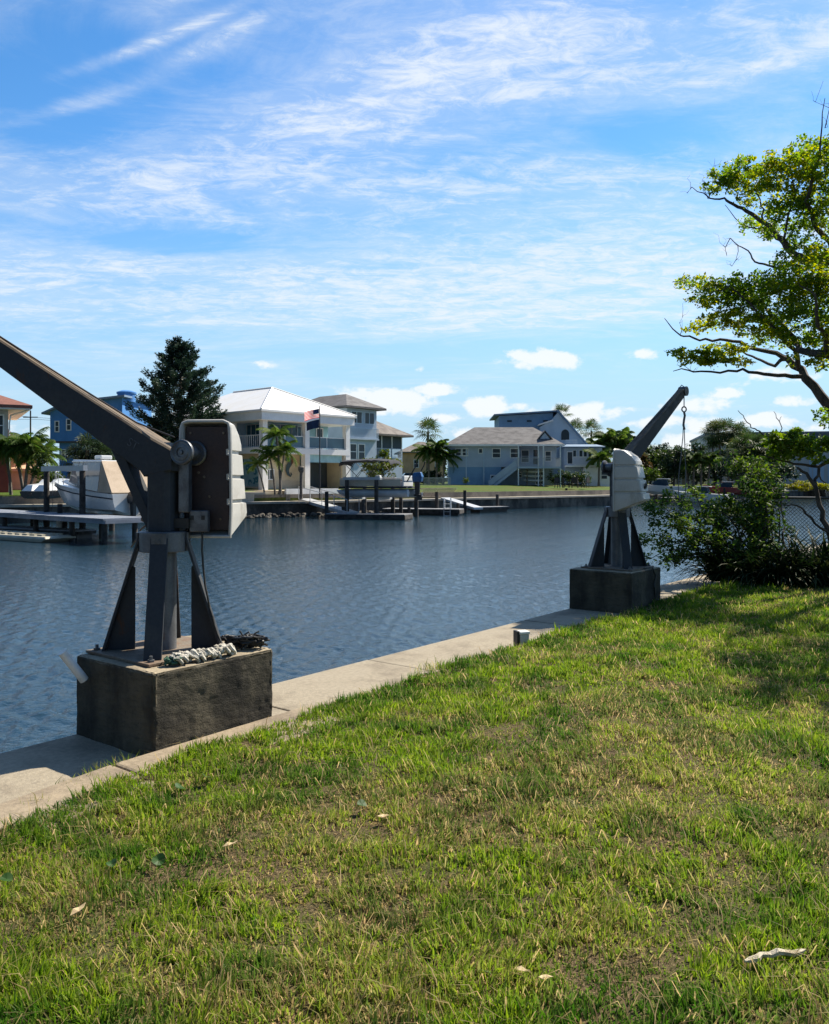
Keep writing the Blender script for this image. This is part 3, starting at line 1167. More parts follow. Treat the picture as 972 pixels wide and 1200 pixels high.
# small utility box at the turf edge
ub = thing('utility_box', 'little grey capped box at the edge of grass and seawall', 'utility box', P(613, 757, 8.52), R(20))
mb = MB()
mb.loft([[(-.05, -.04, -.06), (.05, -.04, -.06), (.05, .05, -.06), (-.05, .05, -.06)], [(-.052, -.042, .125), (.052, -.042, .125), (.052, .052, .125), (-.052, .052, .125)]])
mb.build('box_body', M_shell, ub, bevel=.006)
mb = MB()
mb.box(-.06, .06, -.05, .06, .1255, .155)
mb.build('lid', M_pvc, ub, bevel=.008)
mb = MB()
mb.box(-.085, -.054, -.04, .05, -.06, .16)
mb.build('dark_side', M_black, ub, bevel=.003)  # black slab forming the dark left side of the box

# hook and slings of the far davit
tipw = rotz(a2, D2_) @ Vector((2.19, 0, 2.52))
hk = thing('lifting_sling', 'steel hook and two thin slings hanging from the far davit boom', 'sling', tipw)
mb = MB()
mb.cyl((0, 0, .02), (0, 0, -.16), .008, seg=6)
mb.tube([Vector((.035 * math.sin(a * .5236), 0, -.20 + .04 * math.cos(a * .5236))) for a in range(13)], .011, 6)
mb.tube([(0, 0, -.24), (.012, 0, -.30), (0, 0, -.36), (-.01, 0, -.45), (.008, 0, -.52)], .018, 6)
mb.build('hook', M_galv, hk, smooth=True)
mb = MB()
mb.tube(bend([(0, 0, -.34), (-.035, 0, -.8), (-.075, .02, -1.25), (-.082, .02, -1.55)], .005, 3), .007, 6)
mb.tube(bend([(0, 0, -.34), (.012, 0, -.8), (.03, .02, -1.25), (.03, .02, -1.55)], .005, 3), .007, 6)
mb.tube([(-.082, .02, -1.55), (-.06, .03, -1.63), (.0, .03, -1.64), (.03, .02, -1.55)], .007, 6)
mb.build('sling_wires', M_galv, hk)

# cable over the far block
mb = MB()
q = [W(10.62, 4.55, BZ1 + .02), W(10.75, 4.50, BZ1 + .012), W(10.92, 4.455, BZ1 + .008), W(10.97, 4.435, BZ1 - .1), W(10.9, 4.432, BZ1 - .25), W(10.96, 4.43, BZ1 - .42), W(11.1, 4.40, .0), W(11.2, 4.36, .03)]
mb.tube(bend(q, .02, 3), .009, 6)
tag(mb.build('dropped_cable', M_black), 'black cable draped over the edge of the far davit block', 'cable')

# sun-bleached strip of bark in the grass and some fallen leaves
mb = MB()
sa, sb = P(873, 1133, 2.80), P(944, 1117, 2.87)
sa.z = sb.z = .035
mb.tube(bend([sa, sa.lerp(sb, .3) + Vector((0, .008, .006)), sa.lerp(sb, .65), sb], .03, 3), [.004, .010, .012, .009, .011, .012, .010, .012, .010, .004], 6)
tag(mb.build('bark_strip', mat('bleached_bark', (.60, .52, .38), .85, (.38, .31, .2), scale=20, bump=.5)), 'bleached strip of bark lying in the grass', 'stick')
M_dead = mat('dead_leaf', (.42, .32, .17), .8, (.24, .16, .08), scale=18)
for i, (px, py) in enumerate([(450, 968), (545, 938), (612, 1150), (640, 1160), (92, 1078), (270, 1000)]):
    d = CAMZ * F / (py - YH)
    c0 = P(px, py, d)
    mb = MB()
    L_ = random.uniform(.025, .04)
    mb.loft([[(-L_, 0, 0), (-L_, .001, .001)], [(-.3 * L_, -.4 * L_, .006), (-.3 * L_, .4 * L_, .010)], [(.4 * L_, -.35 * L_, .010), (.4 * L_, .35 * L_, .004)], [(L_, 0, .014), (L_, .001, .014)]], cap=False, closed=False,
            M=rotz(random.uniform(0, 6.28)))
    o = mb.build('fallen_leaf', M_dead)
    o.location = (c0.x, c0.y, float(lawn_z(np.array([c0.x]), np.array([c0.y]))[0]) + .035)
    so = o.modifiers.new('thickness', 'SOLIDIFY')
    so.thickness = .0015
    tag(o, ['curled dry leaf on the middle of the lawn, right of the close block', 'curled dry leaf farthest out on the lawn towards the utility box', 'curled dry leaf near the bottom middle edge of the picture',
            'curled dry leaf touching its twin at the bottom middle of the lawn', 'curled dry leaf in the grass at lower left, below the weed leaves', 'curled dry leaf on the lawn below the close block corner'][i], 'leaf', 'dry leaves on the lawn')
# broad round weed leaves
M_weed = leaf_mat('weed_leaf', (.02, .062, .008), (.03, .075, .010), trans=.2)
for i, (px, py) in enumerate([(131, 1025), (212, 932), (243, 920), (186, 1020), (8, 1040), (425, 955)]):
    d = CAMZ * F / (py - YH)
    c0 = P(px, py, d)
    mb = MB()
    r_ = random.uniform(.022, .034)
    ring = [Vector((r_ * math.cos(a * .5236), r_ * math.sin(a * .5236), .006 * math.sin(a * 1.05))) for a in range(12)]
    tl_ = Matrix.Rotation(random.uniform(.2, .6), 4, 'X')
    mb.add([tl_ @ v + Vector((0, 0, .055)) for v in ring] + [tl_ @ Vector((0, 0, -.006)) + Vector((0, 0, .055))], [(j, (j + 1) % 12, 12) for j in range(12)])
    mb.tube([(0, 0, 0), (.006, 0, .03), (0, 0, .05)], .0022, 5)
    o = mb.build('pennywort', M_weed)
    o.location = (c0.x, c0.y, float(lawn_z(np.array([c0.x]), np.array([c0.y]))[0]))
    o.rotation_euler = (0, 0, random.uniform(0, 6.28))
    tag(o, ['dark round weed leaf above the lower left dry leaf', 'dark round weed leaf just below the close concrete block', 'dark round weed leaf below the right corner of the close block',
            'larger dark round weed leaf left of the middle dry leaf', 'dark round weed leaf at the left picture edge', 'dark round weed leaf beside the mid lawn dry leaf'][i], 'weed', 'round weed leaves in the lawn')
# ================================================================== fence, bushes and the big tree at the right
M_link = mat('chain_link', (.20, .21, .22), .5, (.12, .12, .12), scale=3, metal=.5)
M_fpost = mat('fence_pipe', (.10, .105, .11), .5, (.06, .06, .055), scale=4, metal=.4)
M_bushleaf = leaf_mat('bush_leaf', (.024, .056, .012), (.055, .105, .018), (.115, .175, .022), trans=.35, rough=.6, patch=1.6, spec=.2)
M_treeleaf = leaf_mat('tree_leaf', (.075, .145, .018), (.150, .220, .024), (.27, .27, .018), trans=.66, rough=.5, patch=.75)
M_strap = leaf_mat('strap_leaf', (.010, .024, .008), (.024, .045, .012), (.04, .05, .016), trans=.15, rough=.6, patch=3, spec=.2)
M_vine = leaf_mat('bright_leaf', (.070, .135, .016), (.11, .18, .02), (.16, .22, .02), trans=.42, patch=2)

FU = 15.0
fz = -.03


def fence_panel(n0, n1, ztop, label, nposts, u0=FU, u1=FU):
    o0, o1 = W(u0, n0, fz), W(u1, n1, fz)
    v = o1 - o0
    L = v.length
    rz = math.atan2(v.y, v.x)
    t = thing('chain_link_fence', label, 'fence', o0, rz, 'chain link fence panels')
    mb = MB()
    mb.cyl((0, 0, ztop), (L, 0, ztop), .021, seg=8)
    mb.build('top_rail', M_fpost, t, smooth=True)
    for i in range(nposts):
        x = L * i / max(nposts - 1, 1)
        mb = MB()
        mb.cyl((x, .03, -.1), (x, .03, ztop + .02), .026, seg=10)
        mb.lathe([(.03, 0), (.03, .02), (.0, .045)], 10, Matrix.Translation((x, .03, ztop + .02)))
        mb.build('post', M_fpost, t, smooth=True)
    # woven wire: zigzags both ways
    s = .062
    vs, fs = [], []
    r = .0042

    def wire(a, b):
        a, b = Vector(a), Vector(b)
        d = (b - a).normalized()
        q_ = d.cross(Vector((0, 1, 0)))
        i = len(vs)
        for p in (a, b):
            vs.extend([p + q_ * r, p + Vector((0, r, 0)), p - q_ * r, p - Vector((0, r, 0))])
        for j in range(4):
            fs.append((i + j, i + (j + 1) % 4, i + 4 + (j + 1) % 4, i + 4 + j))
    H = ztop - .05
    n_ = int((L + H) / s)
    for i in range(n_):
        x = i * s - H
        for sg in (1, -1):
            if sg > 0:
                xa, za, xb, zb = x, .03, x + H, .03 + H
            else:
                xa, za, xb, zb = x, .03 + H, x + H, .03
            if xb <= 0 or xa >= L:
                continue
            if xa < 0:
                za += (zb - za) * (-xa / (xb - xa)); xa = 0
            if xb > L:
                zb = za + (zb - za) * ((L - xa) / (xb - xa)); xb = L
            wire((xa, .003 * sg, za), (xb, .003 * sg, zb))
    mb = MB()
    mb.add(vs, fs)
    mb.build('wire_mesh', M_link, t)
    return t


fence_panel(5.0, 4.25, 1.19, 'low chain link fence panel ending at the seawall edge inside the bush', 2)
fence_panel(4.18, -2.0, 1.40, 'taller chain link fence panel behind the dark strappy plants', 4, FU, FU + .4)


def path_leaves(path, n, spread, t0=.25, t1=1.0):
    """points scattered round a branch path"""
    pts = np.array([tuple(p) for p in path])
    t = t0 + (t1 - t0) * rng.random(n) ** .8
    f = t * (len(pts) - 1)
    i = np.minimum(f.astype(int), len(pts) - 2)
    c = pts[i] + (pts[i + 1] - pts[i]) * (f - i)[:, None]
    q = unit(rng.normal(size=(n, 3))) * (rng.random((n, 1)) ** .5) * spread
    return c + q


# ---- overhanging bush by the seawall
bush = thing('overhanging_bush', 'loose dark green bush hanging over the seawall beside the farther davit', 'bush', W(14.6, 4.4, 0))
B0 = W(14.5, 4.35, 0)
ends = [(752, 600, 13.6), (760, 632, 13.4), (775, 590, 14.2), (790, 655, 13.6), (800, 600, 14.6), (815, 575, 14.8), (835, 560, 14.8), (850, 585, 15.0), (812, 630, 14.0), (838, 640, 14.2), (870, 540, 14.8), (880, 560, 14.6), (895, 570, 14.6),
        (865, 610, 14.4), (770, 612, 13.9), (745, 585, 13.9), (905, 545, 14.7), (744, 648, 13.3), (752, 626, 13.5), (768, 660, 13.3), (860, 527, 15.0), (875, 522, 15.0), (860, 655, 14.0), (885, 610, 14.4), (782, 575, 14.4), (825, 600, 14.3)]
mb = MB()
PT = []
for i, (px, py, d) in enumerate(ends):
    e = P(px, py, d)
    b0 = B0 + Vector((random.uniform(-.2, .5), random.uniform(-.15, .3), 0)) if px < 850 else W(14.3, 3.9, 0) + Vector((random.uniform(-.2, .3), random.uniform(-.2, .2), 0))
    mid = b0.lerp(e, .5) + Vector((.1, 0, .28))
    path = bend([b0, mid, e], .05, 5)
    mb.tube(path, taper(len(path), .022, .004), 5)
    for s in range(5):
        j = random.randint(4, len(path) - 1)
        dd = Vector((random.uniform(-.45, .3), random.uniform(-.3, .3), random.uniform(-.16, .22)))
        sp = bend([path[j], path[j] + dd], .1, 3)
        mb.tube(sp, taper(len(sp), .007, .002), 4)
        PT.append(path_leaves(sp, 55, .10, .1))
    PT.append(path_leaves(path, 70, .13, .4))
mb.build('stem', M_bark, bush).matrix_parent_inverse = Matrix.Translation(-bush.location)
pts = np.concatenate(PT)
lf = leaf_mesh('foliage', pts, .072, M_bushleaf, bush, width=.52, up=.35)
lf.matrix_parent_inverse = Matrix.Translation(-bush.location)

# ---- darker shrub further right, in front of the fence
bush2 = thing('dense_shrub', 'dense dark upright shrub in front of the fence, right of the overhanging bush', 'shrub', W(14.2, 3.6, 0))
mb = MB()
PT = []
for (px, py, d) in [(880, 575, 14.1), (868, 600, 13.9), (893, 590, 13.9), (905, 612, 13.8), (880, 630, 13.6), (860, 640, 13.6), (850, 660, 13.4), (905, 640, 13.5), (890, 655, 13.4), (872, 560, 14.3), (898, 548, 14.4), (915, 560, 14.3), (884, 540, 14.5)]:
    e = P(px, py, d)
    b0 = W(14.2, 3.75, 0) + Vector((random.uniform(-.25, .25), random.uniform(-.2, .2), 0))
    path = bend([b0, b0.lerp(e, .5) + Vector((0, 0, .12)), e], .05, 4)
    mb.tube(path, taper(len(path), .02, .004), 5)
    PT.append(path_leaves(path, 165, .17, .3))
mb.build('stem', M_bark, bush2).matrix_parent_inverse = Matrix.Translation(-bush2.location)
lf = leaf_mesh('foliage', np.concatenate(PT), .075, M_bushleaf, bush2, width=.5, up=.3)
lf.matrix_parent_inverse = Matrix.Translation(-bush2.location)


# ---- strappy plants at the foot of the fence
def strap_plant(loc, n, L, label):
    V, FQ = [], []
    o_ = 0
    for i in range(n):
        a = random.uniform(0, 6.28)
        ln = L * random.uniform(.6, 1.15)
        el_ = random.uniform(.5, 1.35)
        wd = random.uniform(.016, .026)
        side = Vector((-math.sin(a), math.cos(a), 0))
        p = Vector((random.uniform(-.12, .12), random.uniform(-.12, .12), 0))
        for j in range(7):
            t_ = j / 6
            e_ = el_ - 1.5 * t_ * t_ * (1.2 - .4 * el_)
            if j:
                p = p + Vector((math.cos(a) * math.cos(e_), math.sin(a) * math.cos(e_), math.sin(e_))) * ln / 6
            w_ = wd * (1 - t_ ** 2.5) + .001
            V += [p - side * w_, p + Vector((0, 0, -.006)), p + side * w_]
            if j:
                b_ = o_ + j * 3
                FQ += [(b_ - 3, b_ - 2, b_ + 1, b_), (b_ - 2, b_ - 1, b_ + 2, b_ + 1)]
        o_ += 21
    o = np_mesh('strap_leaf_plant', np.array([tuple(v) for v in V]), [np.array(FQ)], M_strap)
    o.location = loc
    return tag(o, label, 'plant', 'strappy plants along the fence')


strap_labels = ['dark strappy leaved plant at the seawall end of the row', 'dark strappy leaved plant beneath the dense shrub', 'dark strappy leaved plant just right of the dense shrub',
                'dark strappy leaved plant beneath the chain link mesh', 'dark strappy leaved plant at the right edge of the picture', 'dark strappy leaved plant in front of the bare tree stems',
                'tall strappy plant standing highest against the fence', 'strappy plant nearest the lawn at far right', 'strappy plant tucked under the overhanging bush']
for i, (px, d) in enumerate([(858, 13.7), (880, 13.4), (903, 13.3), (925, 13.2), (958, 13.1), (940, 13.5), (912, 13.6), (975, 12.9), (842, 14.0)]):
    v = P(px, 600, d)
    strap_plant((v.x, v.y, -.02), 130, .85 if i != 6 else 1.05, strap_labels[i])
for px_, d_, l_ in ((948, 13.8, 1.15), (968, 13.6, 1.15), (930, 14.0, 1.1)):
    v = P(px_, 600, d_)
    strap_plant((v.x, v.y, -.02), 110, l_, {948: 'tall strappy plant in front of the leaning sapling', 968: 'tall strappy plant cut by the right picture edge', 930: 'tall strappy plant left of the leaning sapling foot'}[px_])

# ---- the big spreading tree
tree = thing('spreading_tree', 'big spreading tree with yellow green leaves reaching in from the right', 'tree', (9.0, 14.0, 0))
inv = Matrix.Translation(-tree.location)
mb = MB()
T0 = Vector((9.0, 14.0, -.1))
fork1 = Vector((8.7, 14.0, 1.3))
# limb of the photograph: comes in at the right edge and divides
limbs = []


def off(px):
    return 1.5 + 1.3 * min(max((960 - px) / 90.0, 0.0), 1.0)


def limb(pxs, r0, r1, amp=.035, kk=3, rec=True):
    pts = [P(q[0], q[1], q[2] + off(q[0])) if q[0] > 50 else Vector(q) for q in pxs]
    path = bend(pts, amp, kk)
    mb.tube(path, taper(len(path), r0, r1, .8), 7)
    if rec:
        limbs.append(path)
    return path


tp = bend([T0, Vector((8.95, 14.0, .6)), fork1], .03, 3)
mb.tube(tp, taper(len(tp), .24, .17), 12)
limb([(8.7, 14.0, 1.3), (1010, 520, 12.8), (972, 475, 12.9), (945, 441, 13.0), (924, 421, 13.1)], .135, .06)
limb([(924, 421, 13.1), (904, 413, 13.2), (883, 409, 13.3), (860, 399, 13.4), (834, 399, 13.5), (813, 397, 13.6), (797, 393, 13.6), (786, 382, 13.7), (779, 373, 13.7)], .05, .006)
limb([(945, 441, 13.0), (920, 441, 12.7), (895, 438, 12.5), (871, 434, 12.4), (842, 436, 12.3), (813, 435, 12.3), (799, 432, 12.3), (789, 435, 12.3)], .045, .006)
limb([(924, 421, 13.1), (906, 430, 13.5), (887, 421, 13.8), (871, 412, 14.0), (850, 405, 14.2), (830, 404, 14.3)], .04, .006)
limb([(936, 431, 13.0), (932, 412, 12.6), (915, 395, 12.3), (900, 375, 12.2), (880, 355, 12.1), (855, 335, 12.0), (832, 345, 12.0)], .05, .007)
limb([(8.7, 14.0, 1.3), (1040, 480, 12.0), (1010, 430, 11.7), (972, 418, 11.9), (940, 412, 12.2), (930, 395, 12.4), (905, 370, 12.5), (880, 372, 12.6)], .12, .02)
limb([(8.7, 14.0, 1.3), (8.9, 14.3, 2.6), (1020, 340, 13.2), (985, 306, 13.3), (953, 304, 13.4), (932, 301, 13.4), (922, 289, 13.4), (912, 277, 13.5), (895, 260, 13.5), (875, 247, 13.6), (860, 239, 13.6), (848, 233, 13.7), (832, 233, 13.7), (811, 219, 13.8)], .13, .006)
limb([(936, 303, 13.4), (916, 315, 13.2), (900, 311, 13.1), (885, 307, 13.0), (877, 293, 13.0), (865, 288, 12.9), (856, 279, 12.9)], .03, .006)
limb([(932, 301, 13.4), (920, 280, 13.0), (925, 250, 12.8), (935, 225, 12.7), (925, 205, 12.6)], .035, .006)
limb([(912, 277, 13.5), (890, 270, 13.9), (870, 262, 14.1), (850, 240, 14.2)], .025, .005)
limb([(895, 260, 13.5), (893, 240, 13.2), (885, 220, 13.1), (865, 212, 13.0)], .022, .005)
limb([(985, 306, 13.3), (960, 270, 12.9), (945, 240, 12.6), (955, 200, 12.5), (965, 165, 12.4), (967, 115, 12.4)], .06, .005)
limb([(985, 306, 13.3), (985, 250, 13.8), (975, 200, 14.0), (950, 180, 14.1)], .05, .006)
limb([(972, 418, 11.9), (960, 380, 11.5), (955, 345, 11.3), (935, 330, 11.2)], .05, .006)
limb([(905, 370, 12.5), (895, 350, 12.9), (870, 340, 13.1), (845, 325, 13.2), (825, 335, 13.3)], .025, .005)
# dry twigs
for (q, n_) in [([(832, 233, 13.7), (836, 205, 13.7), (838, 185, 13.7)], 6), ([(811, 219, 13.8), (806, 226, 13.8)], 3), ([(797, 393, 13.6), (800, 372, 13.6)], 4), ([(856, 279, 12.9), (852, 300, 12.9)], 5), ([(813, 435, 12.3), (795, 420, 12.3)], 4),
                ([(830, 233, 13.7), (826, 212, 13.7)], 5), ([(967, 150, 12.4), (965, 95, 12.4)], 4), ([(865, 288, 12.9), (858, 312, 12.9)], 5)]:
    pth = limb(q, .008, .002, .08, 3, False)
    for s in range(n_):
        j = random.randint(0, len(pth) - 1)
        e = pth[j] + Vector((random.uniform(-.25, .18), random.uniform(-.2, .2), random.uniform(0, .3)))
        mb.tube(bend([pth[j], e], .12, 3), [.004, .003, .002, .0015], 4)
# limbs outside the picture, for the shade on the lawn
for q in [[(8.7, 14.0, 1.3), (8.6, 12.4, 3.0), (7.6, 11.0, 4.4), (6.8, 9.7, 5.0)], [(8.7, 14.0, 1.3), (9.2, 12.4, 3.2), (10.6, 11.6, 4.8), (12, 11, 5.6)], [(8.9, 14.3, 2.6), (8.8, 13.8, 4.6), (9.4, 14.6, 6.4)],
          [(8.6, 12.4, 3.0), (9.0, 10.4, 4.6), (9.4, 9.0, 5.4)], [(8.9, 14.3, 2.6), (7.7, 12.6, 5), (8, 12.2, 7)]]:
    path = bend([Vector(v) for v in q], .04, 3)
    mb.tube(path, taper(len(path), .11, .02), 7)
ub_ = mb.build('branches', M_bark, tree, smooth=True)
ub_.matrix_parent_inverse = inv

CL = [  # photo x, y, depth, radii (m) across/depth/up, leaves
    (842, 214, 13.7, .30, .4, .17, 420), (862, 206, 13.6, .36, .5, .22, 620), (885, 203, 13.2, .42, .6, .25, 800), (912, 203, 12.8, .45, .6, .27, 900), (940, 205, 12.7, .45, .7, .28, 900), (968, 182, 12.5, .34, .6, .36, 700),
    (950, 178, 13.6, .30, .5, .20, 420), (935, 238, 12.9, .46, .7, .22, 700), (965, 225, 12.6, .4, .7, .35, 800), (905, 232, 13.2, .40, .6, .18, 420), (878, 262, 13.9, .20, .4, .10, 160), (903, 268, 13.8, .26, .4, .16, 260), (925, 265, 13.2, .34, .5, .22, 420),
    (955, 262, 12.9, .42, .6, .30, 620), (880, 226, 13.5, .25, .4, .12, 200), (930, 283, 13.4, .2, .4, .10, 140),
    (812, 330, 13.3, .26, .4, .10, 260), (830, 340, 12.8, .34, .5, .17, 460), (850, 350, 12.7, .40, .6, .20, 620), (868, 335, 12.6, .36, .5, .18, 460), (890, 342, 12.6, .44, .6, .26, 760), (915, 340, 12.2, .46, .7, .26, 760), (945, 335, 11.8, .5, .8, .34, 1000),
    (968, 325, 11.8, .36, .7, .40, 800), (845, 374, 12.9, .32, .5, .14, 380), (822, 382, 13.4, .26, .4, .09, 220), (868, 372, 12.7, .36, .6, .18, 460), (893, 380, 12.6, .42, .6, .22, 620), (920, 372, 12.3, .46, .7, .24, 700), (950, 375, 12.0, .46, .8, .30, 800),
    (968, 385, 11.9, .32, .6, .3, 500), (905, 398, 12.8, .3, .5, .10, 240), (935, 398, 12.4, .34, .5, .14, 300), (955, 305, 12.4, .3, .5, .14, 240),
    (800, 414, 12.4, .24, .4, .07, 220), (820, 420, 12.3, .30, .4, .11, 380), (842, 420, 12.3, .32, .4, .12, 400), (860, 413, 12.9, .28, .5, .11, 280), (838, 408, 13.9, .25, .4, .07, 160), (868, 425, 12.4, .2, .3, .06, 100),
    (922, 190, 13.0, .40, .6, .20, 520), (945, 300, 12.9, .36, .6, .20, 420), (925, 312, 13.2, .30, .5, .12, 240), (962, 350, 12.0, .4, .7, .3, 600), (880, 355, 12.8, .4, .6, .2, 420), (955, 420, 12.2, .3, .5, .16, 260),
    (966, 490, 12.6, .16, .3, .13, 150), (972, 405, 11.9, .2, .4, .2, 200),
]
pts = [clump(tuple(P(px, py, d + off(px))), (a * 1.3, b * 1.2, c * 1.3), int(n * 1.95), k=30, sub=.22) for px, py, d, a, b, c, n in CL]
# crown outside the frame: to the right, above and towards us
for (c, r, n) in [((6.7, 9.7, 5.0), (1.0, 1.0, .45), 1500), ((9.4, 9.2, 5.5), (1.5, 1.3, .7), 1800), ((8.0, 10.6, 4.9), (1.1, 1.0, .5), 1200), ((9.2, 11.6, 6.2), (1.7, 1.2, .7), 2000), ((11.2, 11.4, 5.6), (1.5, 1.5, .8), 1800),
                  ((7.2, 12.2, 4.4), (.8, 1.0, .9), 1500), ((7.6, 13.2, 5.6), (1.0, 1.0, .5), 1200)]:
    pts.append(clump(c, r, int(n * 1.7), k=26, sub=.28))
pts = np.concatenate(pts)
lf = leaf_mesh('crown', pts, .062, M_treeleaf, tree, width=.6, up=.55, fold=.2)
lf.matrix_parent_inverse = inv

# ---- low branch with bright leaves and bare stems by the fence, growing from the next tree along
sap = thing('leaning_sapling', 'thin dark leaning sapling with bright green leaves by the fence', 'tree', P(985, 690, 13.4))
inv = Matrix.Translation(-sap.location)
mb = MB()


def stem(q, r0, r1, amp=.05):
    path = bend([P(*a) for a in q], amp, 3)
    mb.tube(path, taper(len(path), r0, r1), 6)
    return path


stem([(985, 692, 13.4), (972, 625, 13.4), (962, 600, 13.4), (957, 572, 13.4), (945, 555, 13.5), (935, 548, 13.5)], .055, .02)
stem([(972, 625, 13.4), (955, 612, 13.3), (942, 596, 13.3), (928, 592, 13.3), (917, 592, 13.3)], .025, .008)
stem([(990, 530, 13.6), (972, 541, 13.6), (960, 547, 13.6), (945, 545, 13.6), (925, 541, 13.6), (905, 537, 13.6), (890, 533, 13.6)], .035, .008)
stem([(960, 547, 13.6), (957, 572, 13.4)], .025, .025)
stem([(920, 540, 13.6), (905, 513, 13.7), (890, 505, 13.7), (882, 502, 13.8), (872, 490, 13.8), (865, 481, 13.8)], .018, .005)
stem([(915, 515, 13.7), (913, 494, 13.7), (907, 482, 13.7)], .010, .004)
stem([(913, 494, 13.7), (916, 488, 13.7)], .005, .003)
stem([(960, 547, 13.6), (962, 562, 13.7), (968, 566, 13.7)], .015, .008)
mb.build('trunk', M_bark, sap, smooth=True).matrix_parent_inverse = inv
q = [(905, 518, 13.6, .20, .3, .14, 260), (925, 515, 13.6, .26, .4, .16, 420), (945, 520, 13.6, .26, .4, .20, 480), (930, 530, 13.5, .24, .4, .12, 320), (960, 525, 13.6, .2, .3, .14, 220), (975, 520, 13.6, .24, .4, .14, 260), (912, 533, 13.6, .16, .3, .08, 140),
     (958, 540, 13.6, .12, .3, .05, 60)]
pts = np.concatenate([clump(tuple(P(a, b, d)), (e, f, g), n) for a, b, d, e, f, g, n in q])
lf = leaf_mesh('crown', pts, .085, M_vine, sap, width=.6, up=.5)
lf.matrix_parent_inverse = inv
# ================================================================== the far bank
M_white = mat('white_paint', (.74, .74, .73), .6, (.67, .67, .66), scale=.8, fine=.04)
M_whitetrim = mat('white_trim', (.74, .74, .73), .55, (.64, .64, .63), scale=1, fine=.03)
M_cream = mat('cream_stucco', (.58, .49, .34), .8, (.50, .42, .29), scale=.9, fine=.05, bump=.15)
M_peach = mat('peach_stucco', (.56, .36, .22), .85, (.48, .30, .18), scale=.9, fine=.05)
M_redwall = mat('red_wall', (.30, .055, .045), .8, (.24, .045, .04), scale=1.2, fine=.06)
M_greywall = mat('pale_grey_wall', (.50, .48, .45), .8, (.44, .42, .40), scale=1, fine=.05)
M_metalroof = mat('white_metal_roof', (.78, .76, .72), .45, (.72, .70, .66), scale=.6, fine=.03)
M_greyshingle = mat('grey_shingle', (.13, .125, .125), .9, (.095, .09, .09), scale=1.2, bump=.3, fine=.2, stretch=(1, 1, 3))
M_brownshingle = mat('brown_shingle', (.16, .14, .125), .9, (.12, .105, .095), scale=1.2, bump=.3, fine=.2)
M_redroof = mat('red_shingle', (.21, .085, .06), .9, (.16, .065, .05), scale=1.4, bump=.3, fine=.2)
M_blueroof = mat('blue_roof', (.16, .24, .34), .7, (.13, .20, .29), scale=1, fine=.08)
M_tealroof = mat('teal_roof', (.14, .22, .24), .7, (.11, .18, .20), scale=1)
M_teal = mat('teal_wall', (.28, .48, .52), .75, (.21, .37, .41), scale=1, fine=.04)
M_slate = mat('slate_blue_lap', (.37, .44, .53), .75, (.335, .40, .485), scale=.8, fine=.06)
M_deepblue = mat('deep_blue_lap', (.16, .29, .44), .75, (.14, .255, .395), scale=.8, fine=.06)
M_cobalt = mat('cobalt_wall', (.055, .21, .50), .7, (.05, .185, .44), scale=.8, fine=.05)
M_sky = mat('pale_blue_wall', (.42, .52, .62), .75, (.38, .475, .57), scale=.8, fine=.05)
M_glass = mat('window_glass', (.014, .024, .034), .06, (.024, .038, .05), scale=.4, spec=.35, fine=0)
M_tealglass = mat('teal_glass', (.030, .085, .115), .07, (.025, .07, .10), scale=.4, spec=.35, fine=0)
M_screen = mat('porch_screen', (.035, .05, .06), .7, (.05, .065, .075), scale=.5, fine=0)
M_dark = mat('dark_interior', (.035, .04, .045), .9, (.025, .03, .035), scale=.5)
M_rail = mat('rail_metal', (.38, .39, .40), .45, (.45, .46, .47), scale=2, fine=.04)
M_darkrail = mat('dark_rail', (.04, .04, .042), .5, (.06, .055, .05), scale=3)
M_wallconc = mat('old_seawall', (.115, .10, .08), .9, (.035, .032, .028), scale=.7, lo=.36, hi=.6, bump=.5, bscale=8, fine=.25, stretch=(1, 1, .6))
M_wallcap = mat('seawall_cap', (.36, .32, .26), .85, (.27, .24, .20), scale=.8, fine=.1)
M_retain = mat('retaining_wall', (.21, .18, .145), .9, (.12, .105, .09), scale=.6, bump=.3, fine=.15)
M_farlawn = mat('far_lawn', (.055, .095, .014), .95, (.085, .09, .025), scale=.35, lo=.4, hi=.62, fine=.25, spec=.1, bump=.4, bscale=14)
M_patio = mat('pale_pavers', (.52, .44, .33), .85, (.44, .37, .28), scale=.6, fine=.06)
M_deck = mat('grey_decking', (.22, .22, .23), .8, (.17, .175, .18), scale=1.5, fine=.08, stretch=(1, 8, 1))
M_deckblue = mat('pale_blue_decking', (.19, .21, .25), .8, (.14, .16, .19), scale=1.2, fine=.08)
M_creamdeck = mat('cream_plastic', (.40, .37, .29), .6, (.32, .30, .23), scale=2, fine=.06)
M_hull = mat('white_hull', (.66, .66, .64), .25, (.58, .58, .57), scale=.7, fine=.03, coat=.3)
M_canvas = mat('tan_canvas', (.42, .33, .24), .9, (.36, .28, .20), scale=1.2, fine=.06)
M_darkcanvas = mat('navy_canvas', (.018, .02, .028), .85, (.03, .032, .04), scale=2)
M_clear = mat('clear_curtain', (.20, .22, .24), .15, (.28, .27, .25), scale=2, spec=.6, fine=.05)
M_engine = mat('blue_outboard', (.03, .10, .24), .3, (.025, .08, .19), scale=3)
M_blackeng = mat('black_outboard', (.012, .012, .014), .35, (.02, .02, .022), scale=3)
M_foilage_far = leaf_mat('far_green_leaf', (.018, .040, .010), (.045, .080, .015), (.075, .11, .018), trans=.25, patch=.25)
M_foilage_bright = leaf_mat('far_bright_leaf', (.045, .085, .012), (.085, .13, .016), (.13, .15, .02), trans=.3, patch=.25)
M_foilage_dark = leaf_mat('far_dark_leaf', (.012, .028, .014), (.028, .052, .022), (.042, .070, .024), trans=.2, patch=.3)
